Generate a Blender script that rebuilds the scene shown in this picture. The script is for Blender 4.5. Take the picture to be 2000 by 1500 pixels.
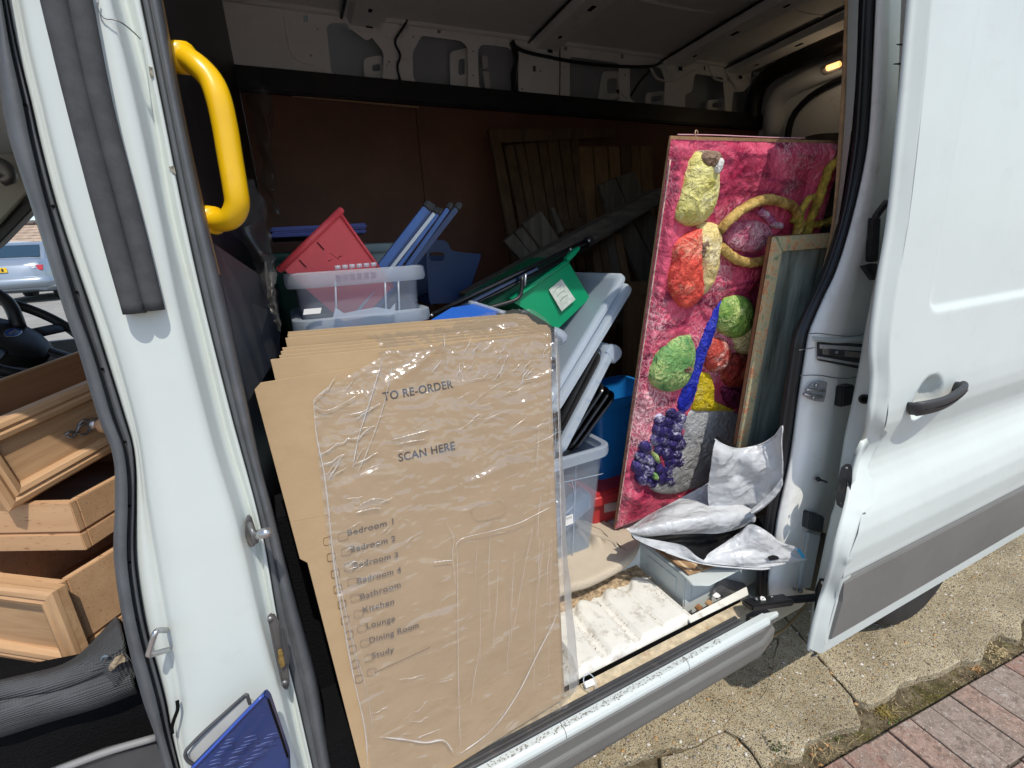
import bpy, bmesh, math, random
from mathutils import Vector, Matrix, noise
random.seed(11)
V = Vector
for o in list(bpy.data.objects):
    bpy.data.objects.remove(o)
scene = bpy.context.scene
COL = scene.collection

# ------------------------------------------------------------------ camera, light, exposure
# x runs along the van towards its rear, y into the van, z up; metres
EYE = V((0.0, -0.75, 1.55))
FOC = 908.0 / 2000.0 * 36.0
R = Matrix(((0.898720, -0.169599, 0.404400), (-0.434823, -0.225095, 0.871929), (-0.056850, -0.959462, -0.276043)))
cam = bpy.data.cameras.new('camera')
cam.lens = FOC; cam.sensor_width = 36; cam.sensor_fit = 'HORIZONTAL'
cam.clip_start = 0.02; cam.clip_end = 500
cam_o = bpy.data.objects.new('camera', cam); COL.objects.link(cam_o)
rx, dn, fw = R.col[0], R.col[1], R.col[2]
cm = Matrix((rx, -dn, -fw)).transposed().to_4x4(); cm.translation = EYE
cam_o.matrix_world = cm
scene.camera = cam_o

TO_SUN = V((0.03, -0.52, 0.85)).normalized()
world = bpy.data.worlds.new('World'); scene.world = world; world.use_nodes = True
wn = world.node_tree.nodes; wn.clear()
sky = wn.new('ShaderNodeTexSky'); sky.sky_type = 'NISHITA'; sky.sun_disc = False
sky.sun_elevation = math.asin(TO_SUN.z); sky.sun_rotation = math.atan2(TO_SUN.x, TO_SUN.y)
bg = wn.new('ShaderNodeBackground'); bg.inputs[1].default_value = 0.15
wo = wn.new('ShaderNodeOutputWorld')
world.node_tree.links.new(sky.outputs[0], bg.inputs[0]); world.node_tree.links.new(bg.outputs[0], wo.inputs[0])
sun = bpy.data.lights.new('sun', 'SUN'); sun.energy = 2.75; sun.angle = math.radians(0.53); sun.color = (1.0, 0.94, 0.84)
sun_o = bpy.data.objects.new('sun', sun); COL.objects.link(sun_o)
sun_o.rotation_euler = (-TO_SUN).to_track_quat('-Z', 'Y').to_euler(); sun_o.location = (0, -4, 8)
scene.view_settings.view_transform = 'Standard'
try: scene.view_settings.look = 'None'
except Exception: pass
scene.view_settings.exposure = 0.43; scene.view_settings.gamma = 1.0
scene.view_settings.use_curve_mapping = False
scene.render.engine = 'CYCLES'
scene.cycles.max_bounces = 12; scene.cycles.diffuse_bounces = 8; scene.cycles.transparent_max_bounces = 24
scene.cycles.use_denoising = True
scene.cycles.sample_clamp_indirect = 6

# ------------------------------------------------------------------ helpers
def S(u, v, y=None, z=None, x=None):
    """the point in the place seen at photo position (u, v) on the plane x / y / z = value"""
    r = R @ V((u - 1000.0, v - 750.0, 908.0))
    if y is not None: k = (y - EYE.y) / r.y
    elif z is not None: k = (z - EYE.z) / r.z
    else: k = (x - EYE.x) / r.x
    return EYE + r * k
def SP(u, v, p0, n):
    r = R @ V((u - 1000.0, v - 750.0, 908.0))
    return EYE + r * ((p0 - EYE).dot(n) / r.dot(n))
WL = {}
def wl(o): return WL.get(o.name, V((0, 0, 0)))
def props(o, label=None, cat=None, group=None, kind=None):
    if label: o['label'] = label
    if cat: o['category'] = cat
    if group: o['group'] = group
    if kind: o['kind'] = kind
    return o
def put(o, parent=None, local=False):
    COL.objects.link(o)
    if parent is not None:
        o.parent = parent
        if not local: o.matrix_parent_inverse = Matrix.Translation(-wl(parent))
    return o
def thing(name, label, cat, loc=(0, 0, 0), group=None, rot=None):
    o = bpy.data.objects.new(name, None); COL.objects.link(o)
    o.empty_display_size = 0.05
    o.location = loc; WL[o.name] = V(loc)
    if rot: o.rotation_euler = rot
    return props(o, label, cat, group)
def mk(name, verts, faces, mat, parent=None, smooth=False, local=False, **k):
    me = bpy.data.meshes.new(name)
    me.from_pydata([tuple(v) for v in verts], [], faces)
    me.validate(); me.update()
    if smooth:
        me.polygons.foreach_set('use_smooth', [True] * len(me.polygons))
    me.materials.append(mat)
    o = bpy.data.objects.new(name, me); put(o, parent, local)
    return props(o, **k)
def frombm(name, bm, mat, parent=None, smooth=False, local=False, **k):
    me = bpy.data.meshes.new(name)
    bmesh.ops.recalc_face_normals(bm, faces=bm.faces)
    bm.to_mesh(me); bm.free()
    if smooth: me.polygons.foreach_set('use_smooth', [True] * len(me.polygons))
    me.materials.append(mat)
    o = bpy.data.objects.new(name, me); put(o, parent, local)
    return props(o, **k)
def catmull(pts, n):
    """n points evenly spaced along a smooth curve through pts"""
    if len(pts) == 2:
        return [pts[0].lerp(pts[1], i / (n - 1)) for i in range(n)]
    P = [pts[0] * 2 - pts[1]] + list(pts) + [pts[-1] * 2 - pts[-2]]
    fine = []
    for i in range(1, len(P) - 2):
        for k in range(10):
            t = k / 10
            a, b, c, d = P[i - 1], P[i], P[i + 1], P[i + 2]
            fine.append(0.5 * ((2 * b) + (c - a) * t + (2 * a - 5 * b + 4 * c - d) * t * t + (3 * b - a - 3 * c + d) * t ** 3))
    fine.append(P[-2].copy())
    L = [0]
    for i in range(1, len(fine)): L.append(L[-1] + (fine[i] - fine[i - 1]).length)
    out, j = [], 0
    for i in range(n):
        d = L[-1] * i / (n - 1)
        while j < len(L) - 2 and L[j + 1] < d: j += 1
        s = (L[j + 1] - L[j]) or 1
        out.append(fine[j].lerp(fine[j + 1], min(1, max(0, (d - L[j]) / s))))
    return out
def loft(name, curves, mat, parent=None, n=40, across=0, smooth=True, thick=0.0, closed=False, bump=None, **k):
    rows = [catmull(c, n) for c in curves]
    if across:
        cols = [catmull([r[i] for r in rows], across) for i in range(n)]
        rows = [[cols[i][j] for i in range(n)] for j in range(across)]
    m = len(rows)
    vs = [p for r in rows for p in r]
    if bump: vs = [bump(p) for p in vs]
    fs = []
    for j in range(m if closed else m - 1):
        a, b = j * n, ((j + 1) % m) * n
        for i in range(n - 1): fs.append((a + i, a + i + 1, b + i + 1, b + i))
    if closed:
        fs.append([j * n for j in range(m)]); fs.append([j * n + n - 1 for j in range(m)][::-1])
    o = mk(name, vs, fs, mat, parent, smooth, **k)
    if thick:
        md = o.modifiers.new('thick', 'SOLIDIFY'); md.thickness = thick; md.offset = 0
    return o
def tube(name, pts, r, mat, parent=None, n=24, seg=10, flat=1.0, up=None, caps=True, closed=False, smooth=True, radii=None, raw=False, **k):
    pts = [V(p) for p in pts]
    c = catmull(pts + ([pts[0]] if closed else []), n) if (len(pts) > 2 or n > 2) and not raw else pts
    n = len(c)
    vs, fs = [], []
    prev = None
    for i, p in enumerate(c):
        t = (c[min(i + 1, n - 1)] - c[max(i - 1, 0)]).normalized()
        if closed: t = (c[(i + 1) % (n - 1)] - c[(i - 1) % (n - 1)]).normalized()
        if prev is None:
            ref = V(up) if up is not None else (V((0, 0, 1)) if abs(t.z) < 0.9 else V((1, 0, 0)))
            a = t.cross(ref).normalized()
        else: a = (prev - t * prev.dot(t)).normalized()
        prev = a
        b = t.cross(a).normalized()
        rr = r if radii is None else r * radii[min(len(radii) - 1, int(i / (n - 1) * (len(radii) - 1) + 0.5))]
        for s in range(seg):
            q = 2 * math.pi * s / seg
            vs.append(p + a * math.cos(q) * rr + b * math.sin(q) * rr * flat)
    for i in range(n - 1):
        for s in range(seg):
            s2 = (s + 1) % seg
            fs.append((i * seg + s, i * seg + s2, (i + 1) * seg + s2, (i + 1) * seg + s))
    if caps and not closed:
        fs.append(list(range(seg))[::-1]); fs.append([(n - 1) * seg + s for s in range(seg)])
    return mk(name, vs, fs, mat, parent, smooth, **k)
def prism(name, poly, ext, mat, parent=None, bevel=0.0, smooth=False, local=False, seg=2, **k):
    """a flat outline given depth along ext"""
    bm = bmesh.new()
    a = [bm.verts.new(p) for p in poly]; e = V(ext)
    b = [bm.verts.new(V(p) + e) for p in poly]
    bm.faces.new(a); bm.faces.new(b[::-1]); n = len(a)
    for i in range(n): bm.faces.new((a[i], b[i], b[(i + 1) % n], a[(i + 1) % n]))
    bmesh.ops.recalc_face_normals(bm, faces=bm.faces)
    if bevel:
        bmesh.ops.bevel(bm, geom=list(bm.edges), offset=bevel, segments=seg, affect='EDGES', clamp_overlap=True)
    return frombm(name, bm, mat, parent, smooth, local, **k)
def slab(name, o, a, b, c, mat, parent=None, bevel=0.0, **k):
    o, a, b, c = V(o), V(a), V(b), V(c)
    return prism(name, [o, o + a, o + a + b, o + b], c, mat, parent, bevel, **k)
def block(name, lo, hi, mat, parent=None, bevel=0.0, **k):
    lo, hi = V(lo), V(hi)
    return prism(name, [lo, (hi.x, lo.y, lo.z), (hi.x, hi.y, lo.z), (lo.x, hi.y, lo.z)], (0, 0, hi.z - lo.z), mat, parent, bevel, **k)
def plate(name, outline, holes, thick, M, mat, parent=None, **k):
    """flat plate with real holes: outline and holes are 2-D loops, M places it"""
    cu = bpy.data.curves.new(name, 'CURVE'); cu.dimensions = '2D'; cu.fill_mode = 'BOTH'; cu.extrude = thick / 2
    for lp in [outline] + list(holes):
        sp = cu.splines.new('POLY'); sp.points.add(len(lp) - 1); sp.use_cyclic_u = True
        for q, p in zip(sp.points, lp): q.co = (p[0], p[1], 0, 1)
    tmp = bpy.data.objects.new(name + '_c', cu)
    me = bpy.data.meshes.new_from_object(tmp); bpy.data.objects.remove(tmp); bpy.data.curves.remove(cu)
    me.transform(M); me.materials.clear(); me.materials.append(mat)
    o = bpy.data.objects.new(name, me); put(o, parent)
    return props(o, **k)
def text(name, body, size, M, mat, parent=None, thick=0.00004, space=1.0, **k):
    cu = bpy.data.curves.new(name, 'FONT'); cu.body = body; cu.size = size; cu.extrude = thick; cu.space_character = space
    cu.align_x = 'LEFT'; cu.offset = size * (0.028 if size > .02 else .018)
    tmp = bpy.data.objects.new(name + '_c', cu)
    me = bpy.data.meshes.new_from_object(tmp); bpy.data.objects.remove(tmp); bpy.data.curves.remove(cu)
    me.transform(M); me.materials.clear(); me.materials.append(mat)
    o = bpy.data.objects.new(name, me); put(o, parent)
    return props(o, **k)
def rrect(w, d, r, n=5):
    out = []
    for cx, cy, a0 in ((w / 2 - r, d / 2 - r, 0), (-w / 2 + r, d / 2 - r, 90), (-w / 2 + r, -d / 2 + r, 180), (w / 2 - r, -d / 2 + r, 270)):
        for i in range(n + 1):
            a = math.radians(a0 + 90 * i / n)
            out.append((cx + r * math.cos(a), cy + r * math.sin(a)))
    return out
def rings(name, loops, mat, parent=None, cap0=True, cap1=True, smooth=True, **k):
    n = len(loops[0]); vs = [V(p) for l in loops for p in l]; fs = []
    for j in range(len(loops) - 1):
        for i in range(n):
            i2 = (i + 1) % n
            fs.append((j * n + i, j * n + i2, (j + 1) * n + i2, (j + 1) * n + i))
    if cap0: fs.append(list(range(n))[::-1])
    if cap1: fs.append([(len(loops) - 1) * n + i for i in range(n)])
    o = mk(name, vs, fs, mat, parent, smooth, **k)
    if smooth:
        me = o.data
        try: me.set_sharp_from_angle(angle=math.radians(40))
        except Exception: pass
    return o
def tub(root, w, d, h, mat, M, taper=0.88, rim=0.02, rimh=0.022, wall=0.003, r=0.03, rim_mat=None):
    """open storage tub: body with wall thickness, rolled rim"""
    def lp(ww, dd, z, rr): return [M @ V((x, y, z)) for x, y in rrect(ww, dd, max(0.004, rr))]
    wb, db = w * taper, d * (1 - (1 - taper) * w / max(d, 1e-6) * 0.9) if d > 0.2 else d * taper
    body = rings('body', [lp(wb, db, 0, r * .8), lp(w, d, h, r), lp(w - 2 * wall, d - 2 * wall, h, r), lp(wb - 2 * wall, db - 2 * wall, wall, r * .8)], mat, root)
    o2 = [lp(w + .001, d + .001, h - rimh, r), lp(w + 2 * rim * .85, d + 2 * rim * .85, h - rimh, r + rim), lp(w + 2 * rim, d + 2 * rim, h - rimh * .7, r + rim),
          lp(w + 2 * rim * .95, d + 2 * rim * .95, h + .001, r + rim), lp(w + rim, d + rim, h + .005, r + rim * .5), lp(w - 2 * wall, d - 2 * wall, h + .002, r)]
    rimo = rings('rim', o2, rim_mat or mat, root, False, False)
    return body, rimo
def frame(o, ax, az, up=None):
    """matrix from an origin and two directions (x-ish, z-ish)"""
    ax = V(ax).normalized(); az = V(az); az = (az - ax * az.dot(ax)).normalized(); ay = az.cross(ax)
    m = Matrix((ax, ay, az)).transposed().to_4x4(); m.translation = V(o)
    return m
def smooth01(t):
    t = max(0.0, min(1.0, t)); return t * t * (3 - 2 * t)
def lerp_tab(tab, x):
    if x <= tab[0][0]: return tab[0][1]
    for (a, b), (c, d) in zip(tab, tab[1:]):
        if x <= c: 
            t = (x - a) / (c - a); return b + (d - b) * t
    return tab[-1][1]
def ext(pts, k0=0.0, k1=0.0):
    """carry a run of photo points on past its ends by k0 / k1 in v"""
    p = list(pts)
    if k0:
        (a, b), (c, d) = p[0], p[1]; p.insert(0, (a + (a - c) * k0 / max(1, d - b), b - k0))
    if k1:
        (a, b), (c, d) = p[-1], p[-2]; p.append((a + (a - c) * k1 / max(1, b - d), b + k1))
    return p
def run(pts, y): return [S(u, v, y=y) for u, v in pts]

# ------------------------------------------------------------------ materials
def nt(name):
    m = bpy.data.materials.new(name); m.use_nodes = True
    return m, m.node_tree.nodes, m.node_tree.links
def M_(name, col, rough=0.5, metal=0.0, spec=0.5, var=0.0, vs=6.0, bump=0.0, bs=60.0, dirt=None, dfac=0.5, ds=9.0, dthr=0.55, coat=0.0, stretch=(1, 1, 1), col2=None, specks=None, sscale=160, detail=6):
    m, N, L = nt(name)
    b = N['Principled BSDF']; b.inputs['Roughness'].default_value = rough; b.inputs['Metallic'].default_value = metal
    b.inputs['Specular IOR Level'].default_value = spec; b.inputs['Coat Weight'].default_value = coat
    tc = N.new('ShaderNodeTexCoord'); mp = N.new('ShaderNodeMapping'); mp.inputs['Scale'].default_value = stretch
    L.new(tc.outputs['Object'], mp.inputs[0])
    cur = None
    c = (*col, 1)
    def mix(a, bcol, fac):
        x = N.new('ShaderNodeMix'); x.data_type = 'RGBA'
        if isinstance(a, tuple): x.inputs[6].default_value = a
        else: L.new(a, x.inputs[6])
        if isinstance(bcol, tuple): x.inputs[7].default_value = bcol
        else: L.new(bcol, x.inputs[7])
        L.new(fac, x.inputs[0]); return x.outputs[2]
    def ns(scale, det=detail, rgh=0.6):
        n = N.new('ShaderNodeTexNoise'); n.inputs['Scale'].default_value = scale; n.inputs['Detail'].default_value = det; n.inputs['Roughness'].default_value = rgh
        L.new(mp.outputs[0], n.inputs['Vector']); return n.outputs['Fac']
    def ramp(f, a, bb):
        r = N.new('ShaderNodeMapRange'); r.inputs[1].default_value = a; r.inputs[2].default_value = bb; r.clamp = True
        L.new(f, r.inputs[0]); return r.outputs[0]
    if var or col2:
        c1 = tuple(max(0, q * (1 - var)) for q in col) + (1,)
        c2 = ((*col2, 1) if col2 else tuple(min(1, q * (1 + var)) for q in col) + (1,))
        cur = mix(c1, c2, ramp(ns(vs), 0.35, 0.65))
    if dirt:
        f = ramp(ns(ds, 9, 0.7), dthr, dthr + 0.2)
        mu = N.new('ShaderNodeMath'); mu.operation = 'MULTIPLY'; L.new(f, mu.inputs[0]); mu.inputs[1].default_value = dfac
        cur = mix(cur if cur is not None else c, (*dirt, 1), mu.outputs[0])
    if specks:
        vo = N.new('ShaderNodeTexVoronoi'); vo.inputs['Scale'].default_value = sscale; L.new(mp.outputs[0], vo.inputs['Vector'])
        f = ramp(vo.outputs['Distance'], 0.22, 0.12)
        cur = mix(cur if cur is not None else c, (*specks, 1), f)
    if cur is not None: L.new(cur, b.inputs['Base Color'])
    else: b.inputs['Base Color'].default_value = c
    if bump:
        bp = N.new('ShaderNodeBump'); bp.inputs['Strength'].default_value = bump; bp.inputs['Distance'].default_value = 0.01
        L.new(ns(bs, 5), bp.inputs['Height']); L.new(bp.outputs[0], b.inputs['Normal'])
    return m
def M_wood(name, c1, c2, axis='x', scale=1.0, rough=0.5, bump=0.15, flecks=None):
    m, N, L = nt(name); b = N['Principled BSDF']; b.inputs['Roughness'].default_value = rough
    tc = N.new('ShaderNodeTexCoord'); mp = N.new('ShaderNodeMapping')
    st = {'x': (2.2, 34, 34), 'y': (34, 2.2, 34), 'z': (34, 34, 2.2)}[axis]
    mp.inputs['Scale'].default_value = tuple(q * scale for q in st)
    L.new(tc.outputs['Object'], mp.inputs[0])
    n = N.new('ShaderNodeTexNoise'); n.inputs['Scale'].default_value = 1.4; n.inputs['Detail'].default_value = 8; n.inputs['Roughness'].default_value = .65; n.inputs['Distortion'].default_value = 0.6
    L.new(mp.outputs[0], n.inputs['Vector'])
    r = N.new('ShaderNodeValToRGB'); r.color_ramp.elements[0].position = .32; r.color_ramp.elements[1].position = .68
    r.color_ramp.elements[0].color = (*c1, 1); r.color_ramp.elements[1].color = (*c2, 1)
    L.new(n.outputs['Fac'], r.inputs[0]); out = r.outputs[0]
    if flecks:
        mp2 = N.new('ShaderNodeMapping'); mp2.inputs['Scale'].default_value = tuple(q * 3.0 for q in {'x': (14, 80, 80), 'y': (80, 14, 80), 'z': (80, 80, 14)}[axis])
        L.new(tc.outputs['Object'], mp2.inputs[0])
        n2 = N.new('ShaderNodeTexNoise'); n2.inputs['Scale'].default_value = 1; n2.inputs['Detail'].default_value = 2
        L.new(mp2.outputs[0], n2.inputs['Vector'])
        mr = N.new('ShaderNodeMapRange'); mr.inputs[1].default_value = .62; mr.inputs[2].default_value = .72; L.new(n2.outputs['Fac'], mr.inputs[0])
        x = N.new('ShaderNodeMix'); x.data_type = 'RGBA'; L.new(mr.outputs[0], x.inputs[0]); L.new(out, x.inputs[6]); x.inputs[7].default_value = (*flecks, 1); out = x.outputs[2]
    L.new(out, b.inputs['Base Color'])
    bp = N.new('ShaderNodeBump'); bp.inputs['Strength'].default_value = bump; bp.inputs['Distance'].default_value = .004
    L.new(n.outputs['Fac'], bp.inputs['Height']); L.new(bp.outputs[0], b.inputs['Normal'])
    return m
def M_clear(name, tint, cover=0.45, body=(0.6, 0.68, 0.78), rough=0.25):
    """cloudy see-through plastic: part of the light goes straight through, part is scattered"""
    m, N, L = nt(name); N.remove(N['Principled BSDF']); out = N['Material Output']
    tr = N.new('ShaderNodeBsdfTransparent'); tr.inputs[0].default_value = (*tint, 1)
    df = N.new('ShaderNodeBsdfDiffuse'); df.inputs[0].default_value = (*body, 1)
    tl = N.new('ShaderNodeBsdfTranslucent'); tl.inputs[0].default_value = (*body, 1)
    mx = N.new('ShaderNodeMixShader'); mx.inputs[0].default_value = .45; L.new(df.outputs[0], mx.inputs[1]); L.new(tl.outputs[0], mx.inputs[2])
    m2 = N.new('ShaderNodeMixShader'); m2.inputs[0].default_value = cover; L.new(tr.outputs[0], m2.inputs[1]); L.new(mx.outputs[0], m2.inputs[2])
    gl = N.new('ShaderNodeBsdfGlossy'); gl.inputs['Roughness'].default_value = rough
    lw = N.new('ShaderNodeLayerWeight'); lw.inputs[0].default_value = .25; fr = N.new('ShaderNodeMapRange'); fr.inputs[3].default_value = .03; fr.inputs[4].default_value = .22; L.new(lw.outputs['Facing'], fr.inputs[0])
    m3 = N.new('ShaderNodeMixShader'); L.new(fr.outputs[0], m3.inputs[0]); L.new(m2.outputs[0], m3.inputs[1]); L.new(gl.outputs[0], m3.inputs[2])
    L.new(m3.outputs[0], out.inputs[0])
    return m

white = M_('van_white', (.548, .596, .573), rough=.45, spec=.25, coat=.05, var=.03, vs=3, dirt=(.42, .40, .36), dfac=.22, ds=14, dthr=.56, bump=.01, bs=8)
white_worn = M_('van_white_worn', (.50, .545, .53), rough=.45, var=.04, vs=5, dirt=(.24, .21, .17), dfac=.75, ds=55, dthr=.60, bump=.03, bs=40)
white_in_lift = M_('inside_and_lift_white', (.86, .87, .83), rough=.55, var=.05, vs=4, dirt=(.3, .27, .22), dfac=.4, ds=10, dthr=.57)  # inside paint; also put on the shaded rear pillar to brighten it
plate_white = M_('step_white', (.68, .67, .61), rough=.4, var=.05, vs=9, dirt=(.24, .19, .13), dfac=.85, ds=20, dthr=.54, bump=.05, bs=60)
roof_in = M_('roof_inside', (.80, .81, .77), rough=.6, var=.05, vs=3)
grey_rub = M_('grey_rubber', (.085, .092, .1), rough=.55, var=.15, vs=18, bump=.05, bs=220, dirt=(.16, .16, .15), dfac=.35, ds=30)
black_rub = M_('black_rubber', (.012, .013, .016), rough=.4, var=.2, vs=20)
foam = M_('foam_grey', (.06, .062, .065), rough=.9, spec=.2, var=.15, vs=40, bump=.12, bs=520)
blackp = M_('black_plastic', (.012, .012, .013), rough=.45, var=.3, vs=9)
darkp = M_('dark_grey_plastic', (.05, .052, .055), rough=.5, var=.15, vs=14, bump=.06, bs=400)
trimp = M_('trim_grey_plastic', (.142, .142, .134), rough=.48, var=.06, vs=5, bump=.07, bs=600, dirt=(.2, .19, .17), dfac=.25, ds=20)
yellow = M_('yellow_grip', (.74, .44, .004), rough=.3, var=.04, vs=10, dirt=(.3, .2, .05), dfac=.25, ds=30, dthr=.62)
plyred = M_('plywood_brown', (.14, .055, .029), rough=.6, var=.22, vs=3, stretch=(1, 1, 1), bump=.05, bs=60, dirt=(.3, .2, .13), dfac=.35, ds=40, dthr=.66)
plyedge = M_('plywood_edge', (.33, .2, .1), rough=.7, var=.2, vs=40)
metal = M_('bare_steel', (.5, .5, .5), rough=.32, metal=.9, var=.15, vs=30)
dsteel = M_('dull_steel', (.22, .22, .22), rough=.45, metal=.7, var=.2, vs=40)
holeb = M_('hole_black', (.004, .004, .004), rough=.9, spec=.1)
card = M_('cardboard', (.365, .26, .15), rough=.85, spec=.15, var=.045, vs=14, bump=.06, bs=120, stretch=(1, 1, 1.6))
card_edge = M_('cardboard_edge', (.40, .27, .155), rough=.9, spec=.1, var=.3, vs=160)
ink = M_('box_ink', (.04, .033, .03), rough=.8, spec=.2)
ink_brown = M_('box_ink_brown', (.16, .10, .05), rough=.8, spec=.2)
redp = M_('red_plastic', (.82, .085, .095), rough=.38, var=.08, vs=10)
redp2 = M_('dull_red_plastic', (.42, .03, .035), rough=.4, var=.1, vs=10)
bluem = M_('blue_metal', (.05, .13, .36), rough=.35, metal=.15, var=.12, vs=14)
silver = M_('silver_channel', (.42, .45, .5), rough=.3, metal=.6)
greenp = M_('green_plastic', (.0, .28, .12), rough=.35, var=.07, vs=8)
darkgreen = M_('dark_green_plastic', (.012, .075, .05), rough=.4, var=.1, vs=8)
greyp = M_('grey_green_plastic', (.22, .3, .31), rough=.4, var=.06)
bluelid = M_('blue_lid', (.012, .04, .36), rough=.35, var=.08)
bluetub = M_('dark_blue_tub', (.005, .034, .12), rough=.45, var=.1)
brightblue = M_('bright_blue_plastic', (.01, .17, .5), rough=.35, var=.06)
paper = M_('paper_label', (.5, .55, .5), rough=.8, var=.15, vs=70)
wpaper = M_('white_paper', (.75, .75, .73), rough=.8)
oldwood = M_wood('weathered_timber', (.06, .05, .04), (.15, .125, .095), 'x', .7, .85, .5)
oldwoodz = M_wood('weathered_board', (.05, .04, .03), (.14, .115, .085), 'z', .6, .85, .6)
brownwood = M_wood('brown_plank', (.05, .026, .012), (.13, .075, .036), 'z', .5, .7, .4)
tanwood = M_wood('tan_plank', (.13, .07, .03), (.22, .13, .06), 'z', .5, .7, .4)
oak = M_wood('oak', (.38, .215, .105), (.56, .36, .2), 'x', 1.1, .5, .12)
oak_side = M_wood('beech_side', (.50, .30, .16), (.60, .38, .215), 'x', .5, .5, .05, flecks=(.26, .13, .06))
oak_dark = M_wood('drawer_inside', (.26, .12, .055), (.38, .19, .09), 'x', .8, .5, .08)
oakz = M_wood('oak_upright', (.38, .215, .105), (.56, .36, .2), 'z', 1.1, .5, .12)
clear = M_clear('clear_tub', (.90, .94, .98), .17, (.72, .80, .90))
clear_rim = M_clear('clear_rim', (.88, .92, .97), .45, (.72, .80, .89))
lid_clear = M_clear('lid_clear', (.8, .86, .92), .74, (.74, .82, .90), .25)
bag_white = M_('bag_white', (.50, .515, .525), rough=.27, var=.03, vs=6, bump=.12, bs=45, coat=.4)
N, L = bag_white.node_tree.nodes, bag_white.node_tree.links; b = N['Principled BSDF']
tc = N.new('ShaderNodeTexCoord'); wn_ = N.new('ShaderNodeTexNoise'); wn_.inputs['Scale'].default_value = 12; L.new(tc.outputs['Object'], wn_.inputs['Vector'])
wm = N.new('ShaderNodeMix'); wm.data_type = 'VECTOR'; wm.inputs[0].default_value = .06; L.new(tc.outputs['Object'], wm.inputs[4]); L.new(wn_.outputs['Color'], wm.inputs[5]); prev = None
for sc_, ds_ in ((13, .014), (40, .004)):
    vo = N.new('ShaderNodeTexVoronoi'); vo.feature = 'F1'; vo.distance = 'MANHATTAN'; vo.inputs['Scale'].default_value = sc_; L.new(wm.outputs[1], vo.inputs['Vector'])
    bp = N.new('ShaderNodeBump'); bp.inputs['Strength'].default_value = .55; bp.inputs['Distance'].default_value = ds_; L.new(vo.outputs['Distance'], bp.inputs['Height'])
    if prev is not None: L.new(prev.outputs[0], bp.inputs['Normal'])
    prev = bp
L.new(prev.outputs[0], b.inputs['Normal'])
bag_black = M_('bag_black', (.012, .012, .014), rough=.3, bump=.2, bs=50)
blackgloss = M_('black_gloss', (.012, .012, .014), rough=.18, var=.2)
mat_cream = M_('cream_mat', (.52, .445, .345), rough=.95, spec=.1, var=.06, vs=7)
debris = M_('debris', (.36, .265, .165), rough=.95, spec=.1, var=.55, vs=60, bump=.6, bs=180, specks=(.45, .36, .25), sscale=130)
seat_m = M_('seat_cloth', (.08, .083, .087), rough=.95, spec=.1, var=.15, vs=10)
carpet = M_('black_carpet', (.009, .009, .01), rough=1, spec=.05, bump=.6, bs=220)
beige = M_('cab_beige', (.42, .42, .36), rough=.7, var=.04)
tyre = M_('tyre', (.018, .018, .02), rough=.7, var=.3, vs=20, bump=.2, bs=90)
car_silver = M_('car_silver', (.26, .31, .37), rough=.35, metal=.35, coat=.5)
car_glass = M_('car_glass', (.02, .045, .07), rough=.06, spec=.8)
tail_red = M_('tail_red', (.45, .02, .03), rough=.2, coat=.5)
plate_y = M_('plate_yellow', (.75, .5, .02), rough=.4)
twine = M_('gold_cord', (.36, .17, .018), rough=.5, var=.4, vs=30, bump=.9, bs=180, col2=(.74, .52, .15))
twineg = M_('green_gold_cord', (.28, .22, .02), rough=.6, var=.3, vs=40, bump=.9, bs=180, col2=(.62, .44, .06))

def M_weave(m, sc, strength=.5):
    N, L = m.node_tree.nodes, m.node_tree.links; b = N['Principled BSDF']
    tc = N.new('ShaderNodeTexCoord'); h = None
    for dr in ('X', 'Y', 'Z'):
        w = N.new('ShaderNodeTexWave'); w.bands_direction = dr; w.inputs['Scale'].default_value = sc; w.inputs['Distortion'].default_value = .4
        L.new(tc.outputs['Object'], w.inputs['Vector'])
        if h is None: h = w.outputs['Fac']
        else:
            a = N.new('ShaderNodeMath'); a.operation = 'ADD'; L.new(h, a.inputs[0]); L.new(w.outputs['Fac'], a.inputs[1]); h = a.outputs[0]
    bp = N.new('ShaderNodeBump'); bp.inputs['Strength'].default_value = strength; bp.inputs['Distance'].default_value = .003
    L.new(h, bp.inputs['Height']); L.new(bp.outputs[0], b.inputs['Normal'])
M_weave(mat_cream, 80, .45); M_weave(seat_m, 75, .6)

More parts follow.
